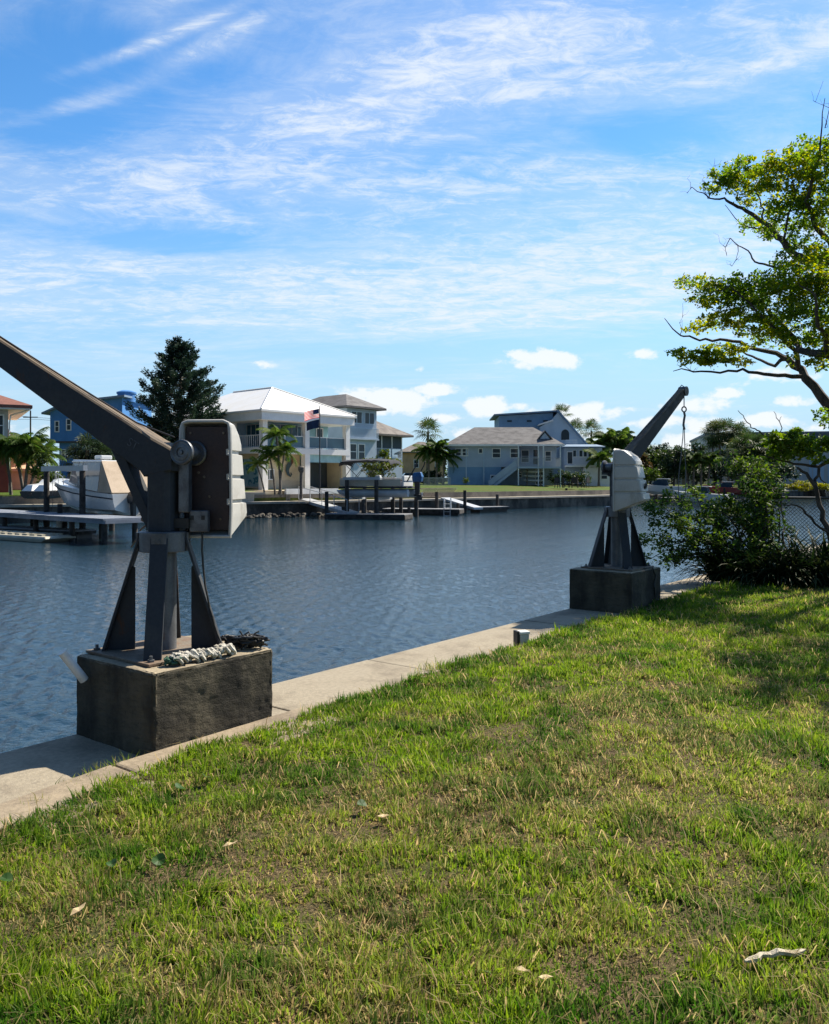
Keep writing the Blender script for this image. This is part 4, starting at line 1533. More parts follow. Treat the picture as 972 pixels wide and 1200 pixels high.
M_conifer = leaf_mat('conifer_needles', (.013, .032, .024), (.030, .058, .036), (.042, .076, .042), trans=.15, patch=.5)
M_palmleaf = leaf_mat('palm_leaflet', (.030, .070, .014), (.075, .125, .022), (.11, .15, .035), trans=.4, rough=.65, spec=.15, patch=.6)
M_fanleaf = leaf_mat('fan_palm_leaf', (.026, .056, .016), (.060, .100, .028), (.10, .115, .036), trans=.3, patch=.6)
M_palmtrunk = mat('palm_trunk', (.17, .145, .12), .9, (.10, .085, .07), scale=3, bump=.5, stretch=(1, 1, 5))
M_rustleaf = leaf_mat('russet_leaf', (.10, .045, .02), (.13, .09, .03), (.05, .08, .02), trans=.25, patch=.5)
M_yellowleaf = leaf_mat('yellow_shrub_leaf', (.20, .20, .012), (.26, .24, .02), (.12, .16, .02), trans=.35, patch=.5)

# ------------------------------------------------------------------ land behind the far seawall
SH = [(-230, -30), (-90, 18), (-60, 35), (-42, 44.5), (-24.6, 53.8), (-8.8, 62.5), (5.8, 76), (22, 92), (46, 120), (78, 158), (125, 215), (210, 330), (330, 480)]
SH = [Vector((a, b, 0)) for a, b in SH]


def inland(i):
    a = SH[max(i - 1, 0)]
    b = SH[min(i + 1, len(SH) - 1)]
    t = (b - a).normalized()
    return Vector((-t.y, t.x, 0))


prof = [(0, .12), (1.5, .14), (1.52, .62), (5, .85), (11, 1.15), (24, 1.3), (60, 1.38), (160, 1.42), (420, 1.45), (1600, 1.5)]
vs, fs = [], []
for i, p in enumerate(SH):
    nrm = inland(i)
    for o_, z in prof:
        q = p + nrm * o_
        vs.append((q.x, q.y, z))
n_ = len(prof)
for i in range(len(SH) - 1):
    for j in range(n_ - 1):
        fs.append((i * n_ + j, (i + 1) * n_ + j, (i + 1) * n_ + j + 1, i * n_ + j + 1))
mb = MB()
mb.add(vs, fs)
tag(mb.build('far_land', M_farlawn), kind='structure')


def seawall_run(pts, label, capmat=M_wallcap, z1=.125, upper=True):
    t = thing('far_seawall', label, 'seawall', pts[0], 0, 'seawalls across the canal')
    mb, mc, mr, mp = MB(), MB(), MB(), MB()
    for a, b in zip(pts[:-1], pts[1:]):
        d = (b - a)
        L = d.length
        rz = math.atan2(d.y, d.x)
        M = rotz(rz, a - pts[0])
        mb.box(0, L, -.02, .30, -2, z1 - .14, M)
        mc.box(-.02, L + .02, -.18, 1.5, z1 - .14, z1 + .02, M)
        if upper:
            mr.box(0, L, 1.5, 1.72, z1, .66, M)
        x = .4
        while x < L:
            mp.cyl((x, -.12, -1.8), (x, -.12, z1 - .141), .12, seg=7, M=M)
            x += random.uniform(2.2, 2.8)
    mb.build('wall_face', M_wallconc, t)
    mc.build('cap', capmat, t)
    if upper:
        mr.build('upper_wall', M_retain, t)
    return t


seawall_run(SH[2:5], 'dark far seawall behind the cabin cruiser and its dock')
seawall_run(SH[4:6] + [SH[5].lerp(SH[6], .12)], 'dark far seawall below the white roofed house')
seawall_run([SH[5].lerp(SH[6], .12), SH[5].lerp(SH[6], .72)], 'far seawall behind the pontoon boat and its ramp')
seawall_run([SH[5].lerp(SH[6], .72), SH[6], SH[7]], 'far seawall with pale cap below the grey blue stilt house')
seawall_run(SH[7:10], 'far seawall below the palms and the moored white boat')

# ------------------------------------------------------------------ parts of houses


def face(o, ax):
    """wall frame: x along the wall, z up, -y outwards; ax is the direction of the wall in house space"""
    ax = Vector(ax).normalized()
    return basis(o, ax, Vector((-ax.y, ax.x, 0)), (0, 0, 1))


def window(parent, Fm, x, z, w, h, frame=M_whitetrim, glass=M_glass, cols=1, rows=2, t=.09, dep=.07, name='window'):
    mb = MB()
    mb.box(x, x + w, -dep, .0, z, z + t, Fm)
    mb.box(x, x + w, -dep, .0, z + h - t, z + h, Fm)
    mb.box(x, x + t, -dep, .0, z + t + .001, z + h - t - .001, Fm)
    mb.box(x + w - t, x + w, -dep, .0, z + t + .001, z + h - t - .001, Fm)
    for i in range(1, cols):
        c = x + w * i / cols
        mb.box(c - t * .4, c + t * .4, -dep + .01, -.001, z + t + .001, z + h - t - .001, Fm)
    for i in range(1, rows):
        c = z + h * i / rows
        mb.box(x + t + .001, x + w - t - .001, -dep + .015, -.002, c - t * .35, c + t * .35, Fm)
    f = mb.build(name, frame, parent)
    mb = MB()
    mb.box(x + t * .7, x + w - t * .7, -.03, -.004, z + t * .7, z + h - t * .7, Fm)
    mb.build('pane', glass, f)
    return f


def railing(parent, Fm, x0, x1, z, h, mt=M_rail, glass=None, gap=.14, name='railing'):
    mb = MB()
    mb.box(x0, x1, -.03, .03, z + h - .06, z + h, Fm)
    mb.box(x0, x1, -.02, .02, z + .06, z + .10, Fm)
    n = max(int((x1 - x0) / (1.5 if glass else gap)), 1)
    for i in range(n + 1):
        x = x0 + (x1 - x0) * i / n
        r = .03 if glass else .016
        mb.box(x - r, x + r, -.018, .018, z, z + h - .061, Fm)
    o = mb.build(name, mt, parent)
    if glass:
        mb = MB()
        mb.box(x0 + .03, x1 - .03, -.006, .006, z + .101, z + h - .061, Fm)
        mb.build('rail_panel', glass, o)
    return o


def ground_z(p):
    return p.z


# ---- far left: red roofed house
O = P(10, 564, 58)
H = thing('house', 'pale two storey house with red shingle roof and red lower wall at far left', 'house', (O.x, O.y, .8), R(30))
f0 = face((0, 0, 0), (1, 0, 0))
mb = MB(); mb.box(-10, 0, 0, 9, 2.9, 5.9); mb.build('upper_wall', M_greywall, H)
mb = MB(); mb.box(-10, .18, .1, 8.9, -.6, 2.899); mb.build('lower_wall', M_redwall, H)
mb = MB(); mb.hip(-11.4, 1.42, -1.3, 10.3, 6.1, 2.3, -6.2, -4.0); mb.build('roof', M_redroof, H)
mb = MB(); mb.box(-11.3, 1.3, -1.2, 10.2, 5.80, 5.895); mb.build('soffit', M_white, H)
window(H, f0, -.98, 3.95, .72, 1.55)
window(H, f0, -3.2, 3.95, .9, 1.55)
mb = MB(); mb.tube([(1.2, -1.1, 5.8), (.15, -.15, 5.45), (.06, -.1, 4.9), (.06, -.1, 0)], .05, 6); mb.build('downpipe', M_white, H)

O = P(13, 564, 61)
H = thing('garage', 'low peach stucco garage behind the small palms at far left', 'garage', (O.x, O.y, .8), R(24))
mb = MB(); mb.box(0, 2.1, 0, 5, -.5, 1.6); mb.build('wall', M_peach, H)
mb = MB(); mb.hip(-.2, 2.3, -.2, 5.2, 1.78, .35, 1.0, 1.1, 2.2, 2.8); mb.build('roof', M_peach, H)

# gable of a peach house rising behind it
O = P(2, 564, 66)
H = thing('peach_house', 'peach gabled house end half hidden behind the red roofed house', 'house', (O.x, O.y, .9), R(24))
mb = MB(); mb.prism([(-3, 0, -.5), (2.6, 0, -.5), (2.6, 0, 2.4), (.5, 0, 4.9), (-3, 0, 4.9)], (0, 6, 0)); mb.build('wall', M_peach, H)

# ---- cobalt blue house on stilts
O = P(59, 564, 84)
s = 84 / F
H = thing('blue_house', 'tall cobalt blue house with two narrow white windows behind the palms', 'house', (O.x, O.y, 1.1), R(-6))
f0 = face((0, 0, 0), (1, 0, 0))
mb = MB(); mb.prism([(0, 0, 4.45), (7.6, 0, 4.45), (7.6, 0, 8.9), (2.0, 0, 8.35), (0, 0, 7.55)], (0, 7, 0)); mb.build('upper_wall', M_cobalt, H)
mb = MB(); mb.box(.75, 7.4, .4, 6.6, -.5, 4.449); mb.build('lower_wall', M_cobalt, H)
mb = MB(); mb.prism([(-.6, -.6, 7.28), (-.6, -.6, 7.46), (2.0, -.6, 8.55), (8.1, -.6, 9.15), (8.1, -.6, 8.95), (2.0, -.6, 8.38)], (0, 8.2, 0)); mb.build('roof', M_blueroof, H)
mb = MB(); mb.box(-.02, 7.6, -.03, -.001, 4.42, 4.6); mb.build('band', M_darkrail, H)
window(H, f0, .50, 5.5, .50, 1.15, rows=2)
window(H, f0, 1.72, 5.65, .55, 1.2, rows=2)
window(H, face((0, .4, 0), (1, 0, 0)), .95, 2.6, .5, 1.2)
mb = MB(); mb.lathe([(.9, 8.6), (.9, 9.45), (.98, 9.46), (.98, 9.62), (.5, 9.8), (0, 9.83)], 20, Matrix.Translation((7.3, 1.6, 0))); mb.build('roof_tank', M_cobalt, H, smooth=True)

# ---- utility pole and wires behind
O = P(36, 564, 104)
H = thing('utility_pole', 'thin dark utility pole between the red roofed and blue houses', 'utility pole', (O.x, O.y, 1.2))
mb = MB(); mb.cyl((0, 0, -1), (0, 0, 9.3), .13, .09, 8); mb.build('pole', M_pile, H)
mb = MB(); mb.box(-.9, .9, -.05, .05, 8.4, 8.52); mb.build('crossarm', M_pile, H)
mb = MB()
for i, z in enumerate((8.56, 8.2, 6.0, 5.0)):
    x = (-.8, .8, 0, 0)[i]
    for sg in (-1, 1):
        pts = [Vector((x + sg * 34 * t_, sg * 22 * t_, z - 3.2 * t_ * (1 - t_) + 1.0 * t_)) for t_ in np.linspace(0, 1, 9)]
        mb.tube(pts, .02, 4)
mb.build('wires', M_black, H)

# ---- white house with the metal roof
A48 = R(48)
O = Vector((-12.4, 68, .95))
H = thing('white_house', 'big white two storey house with white metal hip roof and balconies', 'house', O, A48)
mb = MB(); mb.hip(-.6, 10.1, -.6, 16, 6.55, 2.55, 4.75, 4.75, 4.8, 10.6, .16); mb.build('roof', M_metalroof, H)
mb = MB()
apx = (4.75, 4.8, 9.13)
for e in [(-.6, -.6, 6.58), (10.1, -.6, 6.58)]:
    mb.tube([e, apx], .07, 5)
mb.tube([apx, (4.75, 10.6, 9.13)], .07, 5)
mb.build('hip_cap', M_metalroof, H)
mb = MB(); mb.box(-.45, 9.95, -.45, 15.8, 5.72, 6.385); mb.build('eave_beam', M_white, H)
mb = MB(); mb.box(.0, 9.85, .0, 15.4, 3.02, 3.52); mb.build('balcony_slab', M_white, H)
mb = MB()
for (x, y) in [(.02, .02), (4.55, .02), (9.35, .02), (.02, 4.2)]:
    mb2 = MB(); mb2.box(x, x + .48, y, y + .48, 3.521, 5.719); mb2.build('column', M_white, H)
    mb2 = MB(); mb2.box(x - .02, x + .54, y - .0, y + .54, -.6, 3.019); mb2.build('column', M_white, H)
# upper rooms set back behind the balcony
mb = MB(); mb.box(1.75, 5.2, 1.75, 15.3, 3.521, 5.719); mb.build('upper_wall', M_teal, H)
mb = MB(); mb.box(5.21, 9.4, 2.5, 15.3, 3.521, 5.719); mb.build('upper_wall', M_teal, H)
mb = MB(); mb.box(.1, 1.749, 4.7, 15.3, 3.521, 5.719); mb.build('upper_wall', M_sky, H)
f1 = face((1.75, 1.75, 3.52), (1, 0, 0))
window(H, f1, .15, .05, 3.2, 2.05, frame=M_rail, glass=M_tealglass, cols=5, rows=1, t=.07, name='sliding_door')
f2 = face((5.21, 2.5, 3.52), (1, 0, 0))
window(H, f2, .3, .1, 1.3, 2.0, frame=M_white, glass=M_tealglass, cols=2, rows=1)
window(H, f2, 2.7, .05, .85, 2.0, frame=M_white, glass=M_glass, cols=1, rows=2, name='door')
f3 = face((1.75, 4.69, 3.52), (0, -1, 0))
window(H, f3, .2, .05, 2.6, 2.05, frame=M_rail, glass=M_tealglass, cols=4, rows=1, t=.07, name='sliding_door')
fa, fb = face((0, .25, 3.52), (1, 0, 0)), face((.25, 4.2, 3.52), (0, -1, 0))
M_railglass = mat('rail_glass', (.07, .14, .18), .1, (.06, .115, .15), scale=.5, spec=.4, fine=0)
railing(H, fa, .5, 4.5, 0, 1.05, M_whitetrim, M_railglass)
railing(H, fa, 5.1, 9.34, 0, 1.05, M_whitetrim, M_railglass)
railing(H, fb, .05, 3.65, 0, 1.05, M_whitetrim, None, .25)
# ground floor
mb = MB(); mb.box(.9, 5.0, 1.3, 15.3, -.6, 3.019); mb.build('lower_wall', M_cream, H)
mb = MB(); mb.box(5.01, 9.4, 3.2, 15.3, -.6, 3.019); mb.build('garage_back', M_teal, H)
mb = MB(); mb.box(9.05, 9.42, .5, 3.19, -.6, 3.018); mb.build('side_wall', M_cream, H)
mb = MB(); mb.box(5.06, 9.0, .2, .32, 2.35, 3.018); mb.build('garage_header', M_teal, H)
mb = MB(); mb.box(5.06, 9.0, 2.2, 2.3, -.6, 2.34); mb.build('garage_dark_fill', M_screen, H)  # plain dark sheet closing off the garage opening
mb = MB(); mb.box(.88, 5.02, 1.2, 1.299, -.6, .75); mb.build('wainscot', M_patio, H)
f4 = face((.9, 1.2, 0), (1, 0, 0))
window(H, f4, .2, .8, 1.0, .95, frame=M_white, glass=M_glass, cols=2, rows=1)
M_muralred = mat('mural_red', (.22, .05, .04), .7, (.12, .03, .03), scale=5)
M_muraldark = mat('mural_dark', (.03, .06, .07), .7, (.06, .09, .09), scale=5)
M_muralteal = mat('mural_teal', (.06, .22, .25), .7, (.05, .17, .22), scale=5)


def ribbon(pts, ws, y, mt, name, parent, Fm):
    mb = MB()
    secs = []
    pts = [Vector((p[0], 0, p[1])) for p in pts]
    for i, p in enumerate(pts):
        t_ = (pts[min(i + 1, len(pts) - 1)] - pts[max(i - 1, 0)]).normalized()
        q_ = Vector((-t_.z, 0, t_.x)) * ws[i]
        secs.append([p + q_ + Vector((0, y, 0)), p - q_ + Vector((0, y, 0)), p - q_ + Vector((0, y - .02, 0)), p + q_ + Vector((0, y - .02, 0))])
    mb.loft(secs, True, Fm)
    return mb.build(name, mt, parent)


# plain curled ornament on the cream wall, and leafy shapes on the side wall
ribbon([(2.45, 2.45), (2.6, 2.68), (2.85, 2.72), (3.0, 2.5), (2.92, 2.2), (2.7, 1.95), (2.62, 1.6), (2.75, 1.3), (2.98, 1.15), (3.1, 1.3), (3.0, 1.45)], [.10, .15, .17, .19, .22, .22, .18, .13, .09, .07, .04], -.015, M_muraldark, 'wall_ornament', H, f4)
ribbon([(2.62, 2.74), (2.85, 2.86), (3.1, 2.7), (3.16, 2.4), (3.1, 2.15)], [.05, .10, .12, .10, .03], -.045, M_muralred, 'wall_ornament', H, f4)
f5 = face((.9, 4.6, 0), (0, -1, 0))
mb = MB(); mb.box(.0, 3.2, -.02, -.001, .25, 2.6, f5); mb.build('side_panel', mat('pale_teal_panel', (.30, .46, .46), .7, (.26, .40, .42)), H)
for i in range(11):
    cx_, cz = random.uniform(.3, 2.9), random.choice([random.uniform(.5, 1.0), random.uniform(1.2, 2.4)])
    a0 = random.uniform(0, 6.28)
    pts_ = [(cx_ + .22 * math.cos(a0 + k_ * .7) * (1 - k_ * .07), cz + .22 * math.sin(a0 + k_ * .7)) for k_ in range(7)]
    ribbon(pts_, [.04, .08, .10, .11, .09, .06, .02], -.022 - .002 * i, M_muralteal, 'wall_ornament', H, f5)
# ground-floor terrace with its low wall
T = thing('patio', 'pale paved patio with low white wall before the white house', 'patio', O, A48)
mb = MB(); mb.box(-1.5, 11, -4.6, 3.2, -1.2, -.02); mb.build('paving', M_patio, T)
mb = MB(); mb.box(-1.5, 3.9, -4.85, -4.61, -1.2, .12); mb.build('low_wall', M_white, T)
mb = MB(); mb.box(-8, -1.51, -4.0, 3.2, -1.2, -.12); mb.build('path_slab', M_patio, T)
# two deck chairs on the balcony
for i, (x, y) in enumerate([(4.0, .95), (5.6, 1.0)]):
    lab = ['white slatted deck chair on the balcony left of the middle column', 'white slatted deck chair on the balcony right of the middle column'][i]
    p = O + Matrix.Rotation(A48, 3, 'Z') @ Vector((x, y, 3.525))
    t = thing('deck_chair', lab, 'chair', p, A48 + R(160 + 30 * i), 'deck chairs on the balcony')
    mb = MB(); mb.box(-.3, .3, -.3, .3, .36, .41); mb.build('seat', M_whitetrim, t)
    mb = MB(); mb.prism([(-.3, .28, .41), (.3, .28, .41), (.3, .55, 1.05), (-.3, .55, 1.05)], (0, .05, 0)); mb.build('backrest', M_whitetrim, t)
    for sx_ in (-.27, .27):
        for sy_ in (-.27, .27):
            mb = MB(); mb.box(sx_ - .03, sx_ + .03, sy_ - .03, sy_ + .03, 0, .359); mb.build('leg', M_whitetrim, t)

# dark railing along the terrace edge at the left
t = thing('garden_railing', 'thin dark garden railing on the terrace left of the palms', 'railing', P(287, 590, 63.5), R(38))
railing(t, face((0, 0, 0), (1, 0, 0)), 0, 4.2, -.35, 1.0, M_darkrail, None, .16, 'rail')

# flagpole
O = P(375, 564, 62.5)
FP = thing('flagpole', 'dark flagpole before the white house', 'flagpole', (O.x, O.y, .6))
mb = MB(); mb.cyl((0, 0, -.3), (0, 0, 6.6), .055, .035, 10); mb.build('pole', M_darkrail, FP, smooth=True)
mb = MB(); mb.lathe([(0, -.06), (.05, -.03), (.06, 0), (.05, .03), (0, .06)], 10, Matrix.Translation((0, 0, 6.65))); mb.build('finial', M_rail, FP, smooth=True)
M_fr = leaf_mat('flag_red', (.50, .04, .05), (.50, .04, .05), trans=.5)
M_fw = leaf_mat('flag_white', (.60, .58, .56), (.60, .58, .56), trans=.5)
M_fb = mat('flag_blue', (.03, .045, .16), .8, (.025, .04, .13))
M_navyflag = mat('flag_navy', (.022, .035, .085), .8, (.018, .028, .07))


def flag_pt(a, b, W_, H_, droop):
    """a along from the pole 0..1, b down 0..1"""
    return Vector((-.05 - a * W_, .10 * math.sin(a * 7 + b) * a, -b * H_ - droop * a * (.6 + .4 * a)))


mb = MB()
W_, H_ = 1.12, .66
na_ = 20
for si in range(13):
    for ia in range(na_):
        a0, a1_ = ia / na_, (ia + 1) / na_
        b0, b1 = si / 13, (si + 1) / 13
        mi = 2 if (si < 7 and a1_ <= .4001) else (0 if si % 2 == 0 else 1)
        q_ = [flag_pt(a0, b0, W_, H_, .28), flag_pt(a1_, b0, W_, H_, .28), flag_pt(a1_, b1, W_, H_, .28), flag_pt(a0, b1, W_, H_, .28)]
        mb.add(q_, [(0, 3, 2, 1)], Matrix.Translation((0, 0, 6.5)), mi)
for r_ in range(9):
    for c_i in range(6 if r_ % 2 == 0 else 5):
        a = (.4 / 6) * (c_i + (.5 if r_ % 2 == 0 else 1.0))
        b = (7 / 13) * (r_ + .5) / 9
        for sg in (-1, 1):
            c0 = flag_pt(a, b, W_, H_, .28) + Vector((0, .004 * sg, 0))
            s_ = .013
            st = [c0 + Vector((math.sin(j * math.pi / 5) * s_ * (1 if j % 2 == 0 else .42), 0, math.cos(j * math.pi / 5) * s_ * (1 if j % 2 == 0 else .42))) for j in range(10)]
            mb.add(st, [tuple(range(10))], Matrix.Translation((0, 0, 6.5)), 1)
fl = mb.build('flag', [M_fr, M_fw, M_fb])
fl.location = FP.location
tag(fl, 'striped red and white flag with starred blue corner, upper one on the pole', 'flag')
mb = MB()
for ia in range(14):
    for ib in range(6):
        q_ = [flag_pt(x, y, .95, .62, .25) for x, y in ((ia / 14, ib / 6), ((ia + 1) / 14, ib / 6), ((ia + 1) / 14, (ib + 1) / 6), (ia / 14, (ib + 1) / 6))]
        mb.add(q_, [(0, 3, 2, 1)], Matrix.Translation((0, 0, 5.70)))
fl = mb.build('flag', M_navyflag)
fl.location = FP.location
tag(fl, 'plain dark navy flag, lower one on the pole', 'flag')

# ---- blue three-tier house behind
O = Vector((-6.9, 85, 1.25))
H = thing('blue_grey_house', 'tall blue house with grey hip roofs and screened porch behind the pontoon boat', 'house', O, A48)
f0 = face((0, 0, 0), (1, 0, 0))
fL = face((0, 9, 0), (0, -1, 0))
mb = MB(); mb.box(0, 4.3, 0, 9, -.6, 7.9); mb.build('wall', M_slate, H)
mb = MB(); mb.hip(-.75, 5.05, -.75, 9.8, 8.1, 1.55, 2.15, 2.15, 2.4, 6.6, .2); mb.build('roof', M_greyshingle, H)
mb = MB(); mb.box(4.301, 9.3, .9, 8.6, 2.5, 3.0); mb.build('porch_floor', M_slate, H)
mb = MB(); mb.box(4.301, 9.3, .9, 8.6, -.6, 2.499); mb.build('lower_wall', M_slate, H)
mb = MB(); mb.box(5.0, 9.0, 2.6, 8.6, 3.001, 5.3); mb.build('inner_wall', M_dark, H)
mb = MB(); mb.hip(3.2, 10.3, .1, 9.4, 5.5, 2.6, 4.4, 5.3, 4.6, 4.7, .2); mb.build('porch_roof', M_brownshingle, H)
for x in (4.4, 6.0, 7.6, 9.18):
    mb = MB(); mb.box(x, x + .12, .92, 1.04, 3.001, 5.299); mb.build('porch_post', M_whitetrim, H)
for y in (3.4, 6.0):
    mb = MB(); mb.box(9.18, 9.3, y, y + .12, 3.001, 5.299); mb.build('porch_post', M_whitetrim, H)
mb = MB(); mb.box(4.52, 9.17, .97, .99, 4.0, 5.29); mb.build('screen', M_screen, H)
railing(H, face((4.4, .93, 3.0), (1, 0, 0)), 0, 4.9, 0, 1.0, M_slate, None, .12)
window(H, f0, .55, 6.35, 1.6, 1.3, cols=2, rows=1, frame=M_sky)
window(H, f0, 2.45, 6.35, 1.5, 1.3, cols=2, rows=1, frame=M_sky)
railing(H, face((.1, -.35, 4.85), (1, 0, 0)), 0, 4.1, 0, 1.1, M_sky, None, .13)
mb = MB(); mb.box(.05, 4.25, -.45, -.002, 4.7, 4.849); mb.build('balcony', M_slate, H)
window(H, f0, .35, 2.6, 1.0, 1.7, rows=2)
window(H, f0, 1.55, 2.6, 1.0, 1.7, rows=2)
for i in range(4):
    window(H, fL, 1.0 + i * 2.0, 6.3, 1.7, 1.3, cols=2, rows=1, frame=M_sky)
window(H, fL, 6.6, 2.6, 1.1, 1.7)
mb = MB(); mb.box(3.1, 4.0, -.06, .0, -.2, 1.9, f0); mb.build('door', M_dark, H)

# ---- beige house far behind and two parked cars
O = P(478, 564, 140)
H = thing('beige_house', 'distant beige house with brown hip roof between the palms and the blue house', 'house', (O.x, O.y, 1.3), R(6))
mb = MB(); mb.box(-1, 6.2, 0, 8, -.5, 5.1); mb.build('wall', M_peach, H)
mb = MB(); mb.hip(-1.6, 6.9, -.7, 8.7, 5.3, 1.9, 2.2, 3.2); mb.build('roof', M_brownshingle, H)
f0 = face((0, 0, 0), (1, 0, 0))
window(H, f0, 1.0, 2.6, .9, 1.4); window(H, f0, 4.6, 2.6, .9, 1.4)


def car(loc, rz, paint, label):
    t = thing('parked_car', label, 'car', loc, rz, 'parked cars between the houses')
    mb = MB()
    sec = lambda x, w, z0, z1: [(x, -w, z0), (x, w, z0), (x, w, z1), (x, -w, z1)]
    mb.loft([sec(-2.2, .75, .35, .75), sec(-2.0, .85, .25, .95), sec(1.2, .88, .22, .95), sec(2.1, .82, .25, .82), sec(2.25, .7, .35, .65)])
    b_ = mb.build('body', paint, t, bevel=.05)
    mb = MB()
    mb.loft([[(-1.9, -.75, .951), (-1.9, .75, .951), (1.2, .75, .951), (1.2, -.75, .951)], [(-1.4, -.62, 1.48), (-1.4, .62, 1.48), (.35, .62, 1.48), (.35, -.62, 1.48)]])
    mb.build('cabin', M_glass, t, bevel=.04)
    for x in (-1.35, 1.4):
        for y in (-.80, .80):
            mb = MB(); mb.cyl((x, y - .1, .33), (x, y + .1, .33), .33, seg=14); mb.build('wheel', M_black, t)
    return t


M_carpaint = mat('dark_car_paint', (.02, .022, .028), .25, (.03, .03, .034), coat=.6, fine=0)
M_carpaint2 = mat('grey_car_paint', (.14, .145, .15), .25, (.12, .12, .125), coat=.6, fine=0)
p = P(486, 564, 118); car((p.x, p.y, 1.33), R(10), M_carpaint, 'black parked car left of the tall palms by the beige house')
p = P(507, 564, 121); car((p.x, p.y, 1.33), R(4), M_carpaint2, 'grey parked car right of the tall palms near the blue house')

# ---- grey-blue house on a raised lower floor
d = 100
s = d / F
X0, X1 = (526 - CX) * s, (606 - CX) * s
O = Vector((X0, d, 1.32))
H = thing('stilt_house', 'grey blue raised house with dark hip roof, outside stair and deck', 'house', O, R(-1.5))
wL = (655 - 526) * s
f0 = face((0, 0, 0), (1, 0, 0))
mb = MB(); mb.box(0, 8.4, 0, 9, 2.05, 4.55); mb.build('upper_wall', M_slate, H)
mb = MB(); mb.box(8.401, wL, 2.2, 9, 2.05, 4.55); mb.build('porch_wall', M_slate, H)
mb = MB(); mb.box(.02, 6.3, .02, 9, -.8, 2.049); mb.build('lower_wall', M_deepblue, H)
mb = MB(); mb.box(6.301, wL - .3, 2.6, 9, -.8, 2.049); mb.build('lower_recess', M_slate, H)
mb = MB()
mb.hip(-.5, wL + .55, -.5, 9.6, 4.75, 2.35, 3.3, wL - 2.6, 4.4, 4.4, .18)
mb.build('roof', M_greyshingle, H)
mb = MB(); mb.prism([(10.6, 1.0, 4.9), (12.7, 1.0, 4.9), (11.65, 1.0, 6.25)], (0, 3.4, 0)); mb.build('dormer_gable', M_sky, H)
mb = MB()
mb.prism([(10.3, .8, 4.98), (11.65, .8, 6.5), (13.0, .8, 4.98), (13.0, .8, 4.82), (11.65, .8, 6.34), (10.3, .8, 4.82)], (0, 3.9, 0))
mb.build('dormer_roof', M_greyshingle, H)
mb = MB(); mb.box(-.55, wL + .6, -.56, -.501, 4.52, 4.76); mb.build('fascia', M_whitetrim, H)
for x in (2.05, 4.15):
    mb = MB(); mb.box(x, x + .14, -.06, -.001, -.8, 4.5); mb.build('downpipe', M_sky, H)
window(H, f0, .8, 3.35, .75, .95); window(H, f0, 1.6, 3.35, .75, .95)
window(H, f0, 3.55, 3.65, .55, .65, rows=1)
window(H, f0, 5.2, 3.1, 1.05, 1.2)
window(H, f0, 7.35, 3.1, 1.1, 1.2)
f9 = face((8.4, 2.2, 0), (1, 0, 0))
window(H, f9, .5, 2.6, 1.0, 1.6); window(H, f9, 1.9, 2.3, .9, 2.0, name='door', frame=M_sky); window(H, f9, 3.4, 2.75, .8, 1.3)
window(H, f0, 5.0, .35, .8, .75, rows=1)
# deck
mb = MB(); mb.box(8.1, wL, -1.6, 2.19, 1.85, 2.049); mb.build('deck', M_slate, H)
for x in (8.15, 10.5, 11.1, wL - .14):
    mb = MB(); mb.box(x, x + .13, -1.55, -1.42, -.8, 1.849); mb.build('deck_post', M_whitetrim, H)
    mb = MB(); mb.box(x, x + .13, -1.55, -1.42, 2.05, 4.55); mb.build('deck_post', M_whitetrim, H)
fd = face((8.1, -1.55, 2.05), (1, 0, 0))
railing(H, fd, 0, wL - 8.1, 0, 1.05, M_rail, None, .12)
railing(H, face((wL - .05, -1.5, 2.05), (0, 1, 0)), 0, 3.6, 0, 1.05, M_rail, None, .12)
# stair up to the deck
mb = MB()
mb.prism([(4.6, -1.5, -.7), (5.0, -1.5, -.7), (8.1, -1.5, 1.75), (8.1, -1.5, 2.04), (7.9, -1.5, 2.04)], (0, .07, 0))
mb.prism([(4.6, -.5, -.7), (5.0, -.5, -.7), (8.1, -.5, 1.75), (8.1, -.5, 2.04), (7.9, -.5, 2.04)], (0, .07, 0))
for i in range(13):
    t_ = i / 13
    mb.box(4.75 + 3.3 * t_, 5.05 + 3.3 * t_, -1.42, -.51, -.62 + 2.62 * t_, -.58 + 2.62 * t_)
st = mb.build('stair', M_slate, H)
mb = MB()
for y in (-1.47, -.47):
    mb.tube([(4.75, y, .35), (8.05, y, 3.0)], .04, 6)
    mb.prism([(4.72, y - .01, -.45), (8.05, y - .01, 2.2), (8.05, y - .01, 2.9), (4.72, y - .01, .28)], (0, .02, 0))
mb.build('handrail', M_slate, st)
